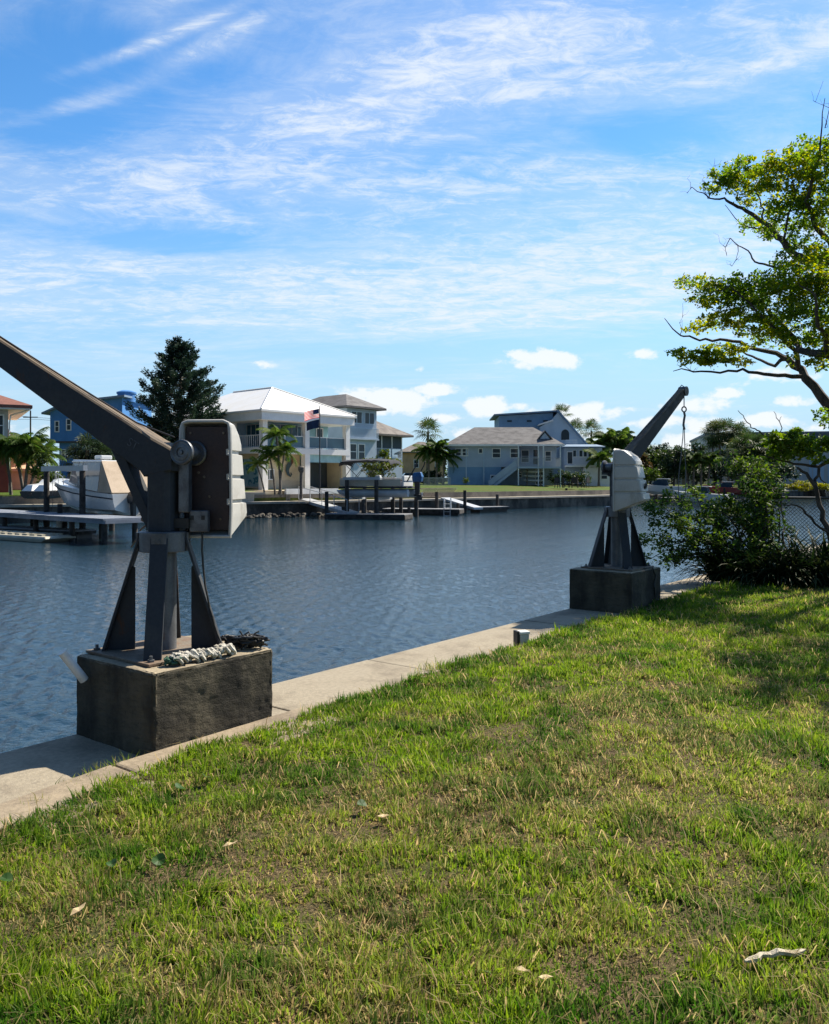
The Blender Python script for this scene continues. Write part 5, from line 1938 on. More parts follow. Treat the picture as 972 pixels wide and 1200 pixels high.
# under the deck
fr_ = face((6.3, 2.6, 0), (1, 0, 0))
window(H, fr_, 4.35, -.15, 1.15, 2.0, frame=M_whitetrim, glass=M_dark, cols=1, rows=1, t=.16, name='door')
window(H, fr_, 2.2, .8, .6, .7)
kr = thing('kayak_rack', 'wooden rack under the deck of the grey blue house', 'rack', O + Vector((9.4, -.2, 0)))
for x in (0, 1.6):
    mb = MB(); mb.box(x - .05, x + .05, -.4, -.3, -.5, 1.75); mb.box(x - .05, x + .05, .3, .4, -.5, 1.75)
    for z in (.2, .75, 1.3):
        mb.box(x - .04, x + .04, -.299, .299, z - .04, z)
    mb.build('upright', M_wood, kr)
for i, z in enumerate((.2, .75, 1.3)):
    mb = MB()
    secs = []
    for j in range(9):
        t_ = j / 8 * 2 - 1
        w_ = .33 * math.sqrt(max(1 - t_ ** 2, 0.004)) ** .8
        secs.append([Vector((.8 + 1.35 * t_, w_ * math.cos(a * .7854), .18 + .08 * t_ * t_ + w_ * .5 * math.sin(a * .7854))) for a in range(8)])
    mb.loft(secs)
    o = mb.build('kayak', M_hull, smooth=True)
    o.location = kr.location + Vector((0, 0, z))
    tag(o, ['white kayak on the lowest shelf of the rack under the deck', 'white kayak on the middle shelf of the rack under the deck', 'white kayak on the top shelf of the rack under the deck'][i], 'kayak', 'kayaks on the rack')

# ---- tall pale blue house behind it
d = 113
s = d / F
O = Vector(((583 - CX) * s, d, 1.35))
H = thing('tall_blue_house', 'tall pale blue house with steep sloping roof and arched window behind', 'house', O, R(-1.5))
xp = lambda px: (px - 583) * s
zp = lambda py: (564 - py) * s + .3
mb = MB(); mb.prism([(xp(585), 0, -.5), (xp(648), 0, -.5), (xp(648), 0, zp(484)), (xp(585), 0, zp(487.5))], (0, 9, 0)); mb.build('wall', M_deepblue, H)
mb = MB(); mb.prism([(xp(579), -.6, zp(485.6)), (xp(579), -.6, zp(487.2)), (xp(652), -.6, zp(483)), (xp(652), -.6, zp(481.2))], (0, 10, 0)); mb.build('roof', M_blueroof, H)
mb = MB(); mb.prism([(xp(632), -.9, -.5), (xp(690), -.9, -.5), (xp(690), -.9, zp(527)), (xp(653), -.9, zp(484)), (xp(646), -.9, zp(492)), (xp(632), -.9, zp(501))], (0, 8, 0)); mb.build('gable_wall', M_sky, H)
mb = MB(); mb.prism([(xp(652.5), -1.3, zp(481)), (xp(693), -1.3, zp(528.5)), (xp(693), -1.3, zp(530.5)), (xp(652.0), -1.3, zp(483.6))], (0, 9, 0)); mb.build('side_roof', M_blueroof, H)
mb = MB(); mb.prism([(xp(630), -1.2, zp(499.5)), (xp(647), -1.2, zp(494)), (xp(647), -1.2, zp(492.2)), (xp(630), -1.2, zp(497.8))], (0, 3, 0)); mb.build('low_roof', M_metalroof, H)
f0 = face((0, 0, 0), (1, 0, 0))
for px in (594, 617, 636):
    window(H, f0, xp(px), zp(495.0), .75, .35, frame=M_deepblue, rows=1, t=.05)
f1 = face((0, -.9, 0), (1, 0, 0))
mb = MB()
ax0, aw = xp(656.5), 1.05
mb.prism([(ax0, -.04, zp(516)), (ax0 + aw, -.04, zp(516)), (ax0 + aw, -.04, zp(509))] + [(ax0 + aw / 2 + aw / 2 * math.cos(a), -.04, zp(509) + .6 * math.sin(a)) for a in np.linspace(0, math.pi, 9)[1:-1]] + [(ax0, -.04, zp(509))], (0, .038, 0), f1)
mb.build('arched_window', M_glass, H)
mb = MB(); mb.box(xp(660), xp(673), -2.2, -.91, zp(526), zp(525)); mb.build('balcony', M_whitetrim, H)
railing(H, face((xp(660), -2.15, zp(525)), (1, 0, 0)), 0, xp(673) - xp(660), 0, 1.0, M_whitetrim, None, .12)
mb = MB(); mb.box(xp(656), xp(698), -4.2, -.92, zp(548) - 2.2, zp(526.2)); mb.build('sunroom', M_slate, H)
mb = MB(); mb.hip(xp(654), xp(701), -4.7, -.93, zp(525), .35, xp(660), xp(694), None, None, .12); mb.build('sunroom_roof', M_blueroof, H)
f2 = face((0, -4.2, 0), (1, 0, 0))
window(H, f2, xp(658.5), zp(545), .8, 1.7, rows=1, name='door')
for px in (665, 672, 677, 682, 687):
    window(H, f2, xp(px), zp(537), .5, .95, rows=1, t=.06)
railing(H, face((xp(664), -5.6, zp(546)), (1, 0, 0)), 0, 1.7, 0, 1.1, M_whitetrim, None, .1)
mb = MB(); mb.box(xp(656), xp(700), -5.7, -4.21, zp(548), zp(546.2)); mb.build('terrace', M_white, H)
mb = MB(); mb.box(xp(676), xp(706), -5.6, -4.3, -.8, zp(548.5)); mb.build('lower_wall', M_white, H)
window(H, face((0, -5.6, 0), (1, 0, 0)), xp(694), zp(562), .9, 1.1)

# ---- grey warehouse, teal roof and flat beige roof at the right
O = P(829, 564, 150)
H = thing('grey_building', 'large flat roofed grey building behind the tall palm cluster', 'building', (O.x, O.y, 1.4), R(-13))
mb = MB(); mb.box(0, 36, 0, 30, -.6, 8.6); mb.build('wall', M_greywall, H)
mb = MB(); mb.box(-.25, 36.3, -.25, 30.3, 8.601, 9.0); mb.build('parapet', mat('warehouse_trim', (.17, .18, .20), .7), H)
mb = MB(); mb.box(3.6, 36.2, -.06, -.001, 6.4, 8.6); mb.build('upper_band', mat('warehouse_band', (.13, .145, .17), .7, (.11, .125, .15)), H)
for i in range(6):
    mb = MB(); mb.box(17 + i * 3, 19.4 + i * 3, -.05, -.001, -.3, 4.2); mb.build('bay_door', M_sky, H)
for i in range(9):
    mb = MB(); mb.box(.3 + i * 4.3, .42 + i * 4.3, -.09, -.061, -.5, 6.39); mb.build('panel_rib', M_greywall, H)
O = P(760, 564, 155)
H = thing('teal_roof_house', 'low house with teal hip roof showing over the trees', 'house', (O.x, O.y, 1.4), R(10))
mb = MB(); mb.box(-2, 10, 0, 9, -.5, 5.3); mb.build('wall', M_greywall, H)
mb = MB(); mb.hip(-3, 11, -1, 10, 5.4, 1.9, 1, 5); mb.build('roof', M_tealroof, H)
O = P(797, 564, 140)
H = thing('beige_flat_house', 'beige house with low brown roof and pale posts behind the trees', 'house', (O.x, O.y, 1.4), R(4))
mb = MB(); mb.box(0, 5, 1.4, 8, -.5, 4.3); mb.build('wall', M_cream, H)
mb = MB(); mb.hip(-.8, 5.6, -.8, 8.6, 4.6, .7, 1.5, 3.4); mb.build('roof', M_brownshingle, H)
for x in (.1, 1.6, 3.1, 4.6):
    mb = MB(); mb.box(x, x + .25, 0, .25, -.5, 4.4); mb.build('post', M_white, H)
# ================================================================== docks, boats, trees across the canal
def piles(parent, pts, z0, z1, r=.13, mt=M_pile, name='pile'):
    for (x, y) in pts:
        mb = MB()
        mb.cyl((x, y, z0), (x, y, z1), r * 1.05, r * .92, 9)
        mb.build(name, mt, parent, smooth=True)


def dock(loc, rz, L, w, z, label, mt=M_deck, pl=(), pz=(-2.2, .3), th=.16, fascia=None, name='dock'):
    """deck running along local +x from its shore end"""
    t = thing(name, label, 'dock', (loc.x, loc.y, 0), rz, 'docks across the canal')
    mb = MB()
    n = int(L / .15)
    mb.box(0, L, -w / 2, w / 2, z - th, z - .061)
    for i in range(n):
        mb.box(i * L / n + .006, (i + 1) * L / n - .006, -w / 2 - .09, w / 2 + .09, z - .06, z)
    mb.build('deck', mt, t)
    mb = MB()
    mb.box(-.01, L + .03, -w / 2 - .06, -w / 2 - .021, z - th - .06, z - .062)
    mb.box(-.01, L + .03, w / 2 + .021, w / 2 + .06, z - th - .06, z - .062)
    mb.box(L + .001, L + .04, -w / 2, w / 2, z - th - .06, z - .062)
    mb.build('fascia', fascia or mt, t)
    piles(t, pl, *pz)
    return t



MB48 = R(48 - 90)        # direction from the shore to the water
# big finger dock at the left
p0 = P(-30, 599, 46)
c0 = P(148, 606, 35.2)
v = Vector((c0.x - p0.x, c0.y - p0.y, 0))
rz = math.atan2(v.y, v.x)
Ld = v.length
dock(p0, rz, Ld, 1.9, .10, 'long pale blue grey dock on dark piles in front of the cabin cruiser', M_deckblue, [(Ld - .5, -.7), (Ld - .5, .7), (Ld - 3.4, -.7), (Ld - 3.4, .7), (Ld - 7, -.7), (Ld - 7, .7), (Ld - 10.5, -.7), (Ld - 10.5, .7)], (-2.2, -.07))
# shade skirt of cross beams below it
# lower floating dock with a post
p0 = P(-25, 616.5, 42.5); c0 = P(101, 621, 38.6)
v = Vector((c0.x - p0.x, c0.y - p0.y, 0))
dk = dock(p0, math.atan2(v.y, v.x), v.length, 1.0, -.60, 'low grey floating dock at far left below the long dock', M_deck, [(v.length - 2.6, .62)], (-2.2, .55), .14, M_pile)
mb = MB()
for k_ in (1.0, 2.6, 4.2, v.length - .6):
    mb.box(k_ - .5, k_ + .5, -.42, .42, -1.12, -.745)
mb.build('float', M_black, dk)
mb = MB(); mb.cyl((v.length - 2.6, .62, -.61), (v.length - 2.6, .62, -.25), .17, seg=10); mb.build('pile_sleeve', M_pvc, dk)
# cream plastic raft
p0 = P(-20, 627, 39.5); c0 = P(72, 628, 36.3)
v = Vector((c0.x - p0.x, c0.y - p0.y, 0))
rf = thing('floating_drive_dock', 'cream coloured plastic floating platform at the far left edge', 'dock', (p0.x, p0.y, -1.0), math.atan2(v.y, v.x))
mb = MB()
L_ = v.length
mb.loft([[(0, -.75, .0), (L_ - .3, -.75, .0), (L_ - .3, .75, .0), (0, .75, .0)], [(0, -.78, .16), (L_, -.78, .16), (L_, .78, .16), (0, .78, .16)], [(0, -.72, .26), (L_ - .1, -.72, .26), (L_ - .1, .72, .26), (0, .72, .26)]])
mb.build('hull_body', M_creamdeck, rf, bevel=.03)
mb = MB()
for i in range(int(L_ / .55)):
    for y in (-.42, 0, .42):
        mb.box(.1 + i * .55, .45 + i * .55, y - .10, y + .10, .261, .33)
mb.build('bunk', M_creamdeck, rf)

# ---- cabin cruiser on its lift
bc = Vector((-15.98, 42.0, 0))
brz = math.atan2(-.669, .743) + math.pi      # bow points to the shore
boat = thing('cabin_cruiser', 'white cabin cruiser with tan canvas enclosure on a boat lift', 'boat', (bc.x, bc.y, .02), brz)


def hull(mb, stations, M=None):
    """stations: x, keel z, chine half beam, chine z, gunwale half beam, gunwale z"""
    secs = []
    for (x, kz, cb, cz, gb, gz) in stations:
        secs.append([Vector((x, 0, kz)), Vector((x, cb * .55, kz * .45 + cz * .55)), Vector((x, cb, cz)), Vector((x, (cb + gb) * .51, (cz + gz) * .5)), Vector((x, gb, gz)),
                     Vector((x, gb * .9, gz + .01)), Vector((x, -gb * .9, gz + .01)), Vector((x, -gb, gz)), Vector((x, -(cb + gb) * .51, (cz + gz) * .5)), Vector((x, -cb, cz)), Vector((x, -cb * .55, kz * .45 + cz * .55))])
    mb.loft(secs, True, M)


mb = MB()
hull(mb, [(-3.7, .0, 1.05, .28, 1.2, 1.02), (-2.0, .0, 1.15, .30, 1.28, 1.12), (0, .0, 1.15, .36, 1.32, 1.28), (1.6, .05, .95, .50, 1.22, 1.46), (2.9, .25, .55, .80, .90, 1.62), (3.7, .62, .20, 1.15, .50, 1.72), (4.1, 1.1, .04, 1.45, .12, 1.78)])
mb.build('hull', M_hull, boat, smooth=True, angle=28)
mb = MB()
for sg in (-1, 1):
    mb.tube([(-3.7, 1.19 * sg, .80), (-2, 1.27 * sg, .90), (0, 1.30 * sg, 1.05), (1.6, 1.19 * sg, 1.22), (2.9, .86 * sg, 1.40), (3.75, .46 * sg, 1.52)], .03, 6)
mb.build('rub_rail', M_darkcanvas, boat)
mb = MB()
mb.loft([[(-.2, -.95, 1.28), (-.2, .95, 1.28), (2.9, .6, 1.6), (2.9, -.6, 1.6)], [(-.1, -.85, 1.62), (-.1, .85, 1.62), (2.3, .5, 1.75), (2.3, -.5, 1.75)]])
mb.build('cabin_top', M_hull, boat, bevel=.05)
mb = MB()
mb.loft([[(-.1, -.86, 1.6), (-.1, .86, 1.6), (1.5, .62, 1.68), (1.5, -.62, 1.68)], [(-.25, -.8, 2.1), (-.25, .8, 2.1), (.75, .55, 2.05), (.75, -.55, 2.05)]])
mb.build('windscreen', M_tealglass, boat, bevel=.03)
mb = MB()
mb.loft([[(-2.3, -1.0, 2.55), (-2.3, 1.0, 2.55), (.9, .95, 2.6), (.9, -.95, 2.6)], [(-2.25, -.98, 2.64), (-2.25, .98, 2.64), (.8, .9, 2.72), (.8, -.9, 2.72)]])
ht = mb.build('hardtop', M_hull, boat, bevel=.03)
mb = MB(); mb.box(-.9, -.2, -.3, .3, 2.721, 2.92); mb.build('radar_box', M_hull, ht, bevel=.05)
mb = MB()
for sg in (-1, 1):
    mb.tube([(.75, .88 * sg, 2.6), (1.35, .8 * sg, 1.72)], .03, 6)
    mb.tube([(.1, .93 * sg, 2.6), (.35, 1.0 * sg, 1.45)], .03, 6)
    mb.tube([(-.4, .95 * sg, 2.6), (.0, 1.1 * sg, 1.4)], .025, 6)
    mb.tube([(-.8, .96 * sg, 2.6), (-.6, 1.15 * sg, 1.35)], .025, 6)
    mb.tube([(-2.1, .96 * sg, 2.57), (-2.3, 1.15 * sg, 1.15)], .03, 6)
mb.build('top_frame', M_rail, boat)
mb = MB()
for sg in (-1, 1):
    mb.prism([(-2.2, .965 * sg, 2.54), (-.7, .955 * sg, 2.56), (-.45, 1.17 * sg, 1.30), (-2.3, 1.2 * sg, 1.14)], (0, .015 * sg, 0))
mb.build('side_curtain', M_clear, boat)
mb = MB()
for sg in (-1, 1):
    mb.prism([(-.69, .955 * sg, 2.56), (.75, .9 * sg, 2.58), (1.35, .85 * sg, 1.6), (-.44, 1.17 * sg, 1.32)], (0, .012 * sg, 0))
mb.build('clear_curtain', M_clear, boat)
mb = MB()
mb.loft([[(-2.31, -1.0, 2.6), (-2.31, 1.0, 2.6), (-2.29, 1.0, 2.56), (-2.29, -1.0, 2.56)], [(-3.62, -1.18, 1.10), (-3.62, 1.18, 1.10), (-3.58, 1.18, 1.06), (-3.58, -1.18, 1.06)]])
for sg in (-1, 1):
    mb.prism([(-2.31, 1.0 * sg, 2.57), (-3.6, 1.18 * sg, 1.08), (-2.33, 1.2 * sg, 1.12)], (0, .015 * sg, 0))
mb.build('aft_canvas', M_canvas, boat)
mb = MB()
for sg in (-1, 1):
    mb.tube([(1.2, 1.2 * sg, 1.46), (1.3, 1.2 * sg, 1.85), (2.9, .85 * sg, 2.1), (3.9, .2 * sg, 2.2)], .018, 5)
    for (x, y, z) in [(2.0, 1.1, 1.5), (2.9, .85, 1.62), (3.5, .5, 1.7)]:
        mb.tube([(x, y * sg, z), (x, y * sg, z + .46)], .015, 5)
mb.build('bow_rail', M_rail, boat)


def outboard(parent, loc, mt, s=1.0):
    M = Matrix.Translation(loc) @ Matrix.Scale(s, 4)
    mb = MB()
    mb.loft([[(-.30, -.16, .05), (.22, -.17, .05), (.22, .17, .05), (-.30, .16, .05)], [(-.36, -.20, .35), (.25, -.2, .35), (.25, .2, .35), (-.36, .2, .35)], [(-.25, -.13, .62), (.16, -.13, .58), (.16, .13, .58), (-.25, .13, .62)]], M=M)
    o = mb.build('outboard', mt, parent, bevel=.04)
    mb = MB()
    mb.loft([[(-.16, -.07, -.75), (.08, -.07, -.75), (.08, .07, -.75), (-.16, .07, -.75)], [(-.18, -.09, .049), (.14, -.09, .049), (.14, .09, .049), (-.18, .09, .049)]], M=M)
    mb.tube([(-.30, 0, -.72), (-.1, 0, -.72), (.12, 0, -.72), (.22, 0, -.72)], [.03, .07, .07, .01], 8, M)
    mb.box(-.32, -.02, -.012, .012, -1.0, -.75, M)
    mb.build('lower_unit', M_blackeng, o, bevel=.01)
    mb = MB()
    for a in range(3):
        R_ = Matrix.Translation((-.32, 0, -.72)) @ Matrix.Rotation(a * 2.094, 4, 'X')
        mb.prism([(-.02, -.02, .02), (.02, .02, .02), (.03, .07, .16), (-.02, -.05, .17)], (.008, 0, 0), M @ R_)
    mb.build('propeller', M_rail, o)
    return o


outboard(boat, (-3.95, .3, .55), M_blackeng)
outboard(boat, (-3.95, -.4, .55), M_blackeng)

lift = thing('boat_lift', 'boat lift of dark piles and pale beams holding the cabin cruiser', 'boat lift', (bc.x, bc.y, 0), brz)
piles(lift, [(-1.9, 1.75), (-1.9, -1.75), (1.9, 1.75), (1.9, -1.75)], -2.2, 2.15, .15)
for y in (-1.75, 1.75):
    mb = MB(); mb.box(-2.2, 2.3, y - .1, y + .1, 2.151, 2.40); mb.build('top_beam', M_rail, lift)
for x in (-1.5, 1.5):
    mb = MB(); mb.box(x - .09, x + .09, -1.7, 1.7, -.28, -.08); mb.build('cradle_beam', M_rail, lift)
    for y in (-1.62, 1.62):
        mb = MB(); mb.cyl((x, y, -.08), (x, y, 2.15), .012, seg=5); mb.build('lift_cable', M_galv, lift)
for y in (-.5, .5):
    mb = MB(); mb.box(-2.6, 2.2, y - .1, y + .1, -.079, .06); mb.build('bunk', M_wood, lift)

# white wrapped jet skis / dinghies on the bank at the left
for i, (px, d) in enumerate([(49, 50.5), (63, 49.8)]):
    q = P(px, 582, d)
    t = thing('jet_ski', ['covered white jet ski on the bank beside the palms', 'covered white jet ski on the bank next to the cruiser bow'][i], 'jet ski', (q.x, q.y, .72), R(70), 'covered jet skis on the bank')
    mb = MB()
    hull(mb, [(-1.3, -.1, .3, .05, .40, .32), (-.3, -.12, .38, .05, .46, .36), (.7, -.05, .28, .12, .38, .42), (1.35, .2, .05, .3, .10, .5)])
    mb.build('hull', M_blackeng, t, smooth=True)
    mb = MB()
    mb.loft([[(-1.2, -.4, .34), (-1.2, .4, .34), (1.1, .26, .45), (1.1, -.26, .45)], [(-.9, -.22, .72), (-.9, .22, .72), (.5, .2, .85), (.5, -.2, .85)], [(-.1, -.18, .80), (-.1, .18, .80), (.25, .22, 1.05), (.25, -.22, 1.05)]])
    mb.build('cover', M_hull, t, bevel=.06)

# ---- ramp, floating dock, pontoon boat
p0 = P(357, 584, 64.5); c0 = P(414, 600, 60)
v = c0 - p0
t = thing('gangway', 'pale aluminium gangway sloping to the dock left of the pontoon boat', 'gangway', p0, math.atan2(v.y, v.x), 'gangways across the canal')
Lh = math.hypot(v.x, v.y)
mb = MB(); mb.prism([(0, -.55, 0), (Lh, -.55, v.z), (Lh, -.55, v.z - .22), (0, -.55, -.22)], (0, 1.1, 0)); mb.build('walkway', M_rail, t)
for sg in (-.55, .55):
    mb = MB()
    mb.tube([(0, sg, .9), (Lh, sg, v.z + .9)], .03, 6)
    for i in range(5):
        x = Lh * i / 4
        mb.tube([(x, sg, v.z * i / 4), (x, sg, v.z * i / 4 + .9)], .025, 6)
    mb.build('handrail', M_rail, t)
p0 = P(388, 601, 59.5); c0 = P(479, 602.5, 58)
v = c0 - p0
dk = dock(p0, math.atan2(v.y, v.x), v.length, 2.0, -.62, 'grey floating dock in front of the pontoon boat', M_deck, [(v.length - .3, 1.2), (.5, 1.2)], (-2.2, -.2), .3, M_pile)
mb = MB(); mb.box(.1, v.length - .1, -.9, .9, -1.15, -.93); mb.build('float', M_black, dk)
p0 = P(452, 597, 66.5); c0 = P(541, 598.5, 65)
v = c0 - p0
dk = dock(p0, math.atan2(v.y, v.x), v.length, 1.8, -.50, 'farther floating dock with white ladder behind the outboard pile', M_deck, [(1.0, 1.1), (v.length - .5, 1.1)], (-2.2, -.1), .3, M_pile)
mb = MB(); mb.box(.1, v.length - .1, -.8, .8, -1.15, -.81); mb.build('float', M_black, dk)
mb = MB()
for y in (0, .5):
    mb.tube([(v.length - 1.2 + y, -.95, -1.2), (v.length - 1.2 + y, -.95, .1), (v.length - 1.2 + y, -.85, .35), (v.length - 1.2 + y, -.6, .35), (v.length - 1.2 + y, -.55, -.5)], .03, 6)
for z in (-1.0, -.7, -.4, -.1):
    mb.tube([(v.length - 1.2, -.95, z), (v.length - .7, -.95, z)], .02, 5)
mb.build('ladder', M_white, dk)
q = P(488, 590, 62)
t = thing('mooring_pile', 'single dark mooring pile standing in the water by the blue outboard', 'pile', (q.x, q.y, 0))
piles(t, [(0, 0)], -2.5, .62, .17)
p0 = P(522, 583, 72); c0 = P(561, 594.5, 68.5)
v = c0 - p0
t = thing('gangway', 'plain pale gangplank below the lattice fence', 'gangway', p0, math.atan2(v.y, v.x), 'gangways across the canal')
Lh = math.hypot(v.x, v.y)
mb = MB(); mb.prism([(0, -.5, 0), (Lh, -.5, v.z), (Lh, -.5, v.z - .18), (0, -.5, -.18)], (0, 1.0, 0)); mb.build('walkway', M_rail, t)
p0 = P(556, 593.5, 70.5); c0 = P(590, 593, 72.5)
v = c0 - p0
dk = dock(p0, math.atan2(v.y, v.x), v.length, 1.4, -.52, 'small low floating dock at the foot of the plain gangplank', M_deck, [], (-2, 0), .2, M_pile)
mb = MB(); mb.box(.1, v.length - .1, -.6, .6, -1.15, -.7); mb.build('float', M_black, dk)
# white lattice strip
p0 = P(493, 582, 72.5); c0 = P(536, 582, 77)
v = c0 - p0
t = thing('lattice_fence', 'pale diagonal lattice fence on the seawall beside the outboard', 'fence', p0, math.atan2(v.y, v.x))
Lh = math.hypot(v.x, v.y)
mb = MB()
mb.box(0, Lh, -.03, .03, -.05, .0); mb.box(0, Lh, -.03, .03, .68, .74)
mb.build('frame', M_wood, t)
mb = MB()
for i in range(int((Lh + .7) / .26)):
    for sg in (1, -1):
        x = i * .26 - .68
        a = Vector((x if sg > 0 else x + .68, .012 * sg, .0)); b = Vector((x + .68 if sg > 0 else x, .012 * sg, .68))
        if min(a.x, b.x) < 0 or max(a.x, b.x) > Lh:
            continue
        d_ = (b - a).normalized(); q_ = Vector((-d_.z, 0, d_.x)) * .03
        mb.prism([a - q_, a + q_, b + q_, b - q_], (0, .012, 0))
mb.build('lattice', M_wood, t)
# sloping concrete slip
p0 = P(634, 582, 88)
t = thing('boat_ramp', 'sloping pale concrete boat ramp into the water below the stilt house', 'ramp', (p0.x, p0.y, 0), R(-50))
mb = MB(); mb.prism([(-.5, -1.2, .0), (3.2, -1.2, -1.3), (3.2, -1.2, -1.8), (-.5, -1.2, -1.5)], (0, 2.4, 0)); mb.build('slab', M_patio, t)

pb = P(443, 585, 61)
prz = R(-20) + math.pi
pon = thing('pontoon_boat', 'pontoon boat with dark bimini top raised on a lift', 'boat', (pb.x, pb.y, .80), prz)
for y in (-.85, .85):
    mb = MB(); mb.tube([(2.9, y, .18), (2.6, y, .06), (2.2, y, .0), (-2.6, y, .0), (-2.7, y, .0)], [.03, .2, .3, .3, .26], 14); mb.build('pontoon', M_rail, pon, smooth=True)
mb = MB(); mb.box(-2.7, 2.6, -1.2, 1.2, .34, .46); mb.build('deck', M_darkcanvas, pon)
M_pan = mat('beige_panel', (.50, .42, .32), .5, (.44, .37, .28), scale=2)
for (a, b) in [((-2.2, -1.17), (.6, -1.17)), ((1.1, -1.17), (2.5, -1.17)), ((-2.2, 1.17), (2.5, 1.17)), ((2.5, -1.17), (2.5, 1.17))]:
    mb = MB()
    x0, x1, y0, y1 = min(a[0], b[0]), max(a[0], b[0]), min(a[1], b[1]), max(a[1], b[1])
    mb.box(x0 - .02, x1 + .02, y0 - .02, y1 + .02, .50, 1.0)
    o = mb.build('side_panel', M_pan, pon)
    mb = MB(); mb.tube([(x0, y0, 1.06), (x1, y1, 1.06)], .03, 6); mb.build('panel_rail', M_rail, o)
for (x0, x1, y0, y1) in [(-2.4, -1.7, -1.0, 1.0), (-1.6, -.4, .55, 1.1), (1.3, 2.4, .5, 1.1), (1.3, 2.4, -1.1, -.5)]:
    mb = MB(); mb.box(x0, x1, y0, y1, .461, .85); mb.build('seat', M_hull, pon, bevel=.06)
mb = MB(); mb.box(-2.45, -2.25, -1.0, 1.0, .851, 1.25); mb.build('backrest', M_hull, pon, bevel=.05)
mb = MB(); mb.loft([[(-.1, -.9, .461), (.5, -.9, .461), (.5, -.3, .461), (-.1, -.3, .461)], [(.0, -.85, 1.3), (.35, -.85, 1.3), (.35, -.35, 1.3), (.0, -.35, 1.3)]]); mb.build('console', M_hull, pon, bevel=.04)
mb = MB()
secs = []
for x, dz in [(-1.45, -.22), (-1.35, -.02), (-.2, .10), (.05, .06), (.3, .10), (2.4, .0), (2.55, -.1), (2.6, -.3)]:
    secs.append([Vector((x, y, 2.42 + dz - .10 * (y / 1.15) ** 4 - .04 * (y / 1.15) ** 2 + o_)) for y, o_ in [(-1.15, 0), (-.8, 0), (-.3, 0), (.3, 0), (.8, 0), (1.15, 0), (1.15, -.05), (.3, -.05), (-.3, -.05), (-1.15, -.05)]])
mb.loft(secs)
mb.build('bimini_top', M_darkcanvas, pon, smooth=True, angle=50)
mb = MB()
for y in (-1.12, 1.12):
    for (xa, xb) in [(-1.3, .3), (.1, -.9), (.2, 1.4), (2.4, 1.0), (2.5, 2.5), (1.2, 2.2)]:
        mb.tube([(xa, y, 2.36), (xb, y, 1.05)], .022, 6)
mb.build('bimini_frame', M_darkrail, pon)
for y in (-.9, .9):
    mb = MB()
    mb.tube([(-2.6, y, .8), (-3.3, y * .9, 2.0), (-3.4, y * .85, 2.3)], .045, 6)
    mb.build('stern_pole', M_black, pon)
outboard(pon, (-3.05, .0, .75), M_engine, 1.25)
lf_ = thing('pontoon_lift', 'boat lift with dark piles and a pale top beam around the pontoon boat', 'boat lift', (pb.x, pb.y, 0), prz)
piles(lf_, [(-.55, 1.6), (1.75, 1.6), (-.55, -1.6), (1.75, -1.6)], -2.2, 1.75, .16)
for y in (-1.6, 1.6):
    mb = MB(); mb.box(-.8, 2.0, y - .1, y + .1, 1.751, 1.95); mb.build('top_beam', M_rail, lf_)
for x in (-.5, 1.7):
    mb = MB(); mb.box(x - .08, x + .08, -1.44, 1.44, .31, .49); mb.build('cradle_beam', M_rail, lf_)

# ---- white motor boat on the water at the right, and a few more craft behind the bush
def motorboat(px, py, d, rz, label, s=1.0, red=False):
    q = P(px, py, d)
    t = thing('motor_boat', label, 'boat', (q.x, q.y, q.z), rz, 'boats moored at the far right')
    t.scale = (s, s, s)
    mb = MB()
    hull(mb, [(-3.0, -.1, .9, .15, 1.05, .85), (-1, -.1, 1.0, .2, 1.15, .95), (1.0, .0, .8, .35, 1.0, 1.08), (2.3, .25, .35, .7, .6, 1.2), (3.1, .8, .03, 1.05, .1, 1.3)])
    mb.build('hull', M_redwall if red else M_hull, t, smooth=True, angle=30)
    mb = MB(); mb.loft([[(-1.0, -.8, .9), (-1.0, .8, .9), (1.2, .6, 1.05), (1.2, -.6, 1.05)], [(-.7, -.65, 1.75), (-.7, .65, 1.75), (.3, .5, 1.75), (.3, -.5, 1.75)]]); mb.build('windscreen', M_glass, t, bevel=.04)
    mb = MB(); mb.box(-1.1, .4, -.75, .75, 1.752, 1.83); mb.build('top', M_hull, t, bevel=.03)
    outboard(t, (-3.3, 0, .5), M_blackeng, .9)
    return t


motorboat(774, 579, 98, R(165), 'white motor boat with dark windscreen right of the farther davit')
motorboat(822, 588, 88, R(150), 'white open motor boat low behind the overhanging bush', .9)
motorboat(850, 579, 104, R(170), 'small red hulled motor boat behind the bush', .85, True)
p0 = P(748, 579.5, 100)
dk = dock(p0, R(20), 14, 1.6, -.3, 'distant grey dock beside the white motor boat', M_deck, [(2, .9), (7, .9), (12, .9), (2, -.9), (7, -.9), (12, -.9)], (-2.2, .8), .25, M_pile)

# ------------------------------------------------------------------ trees of the far bank


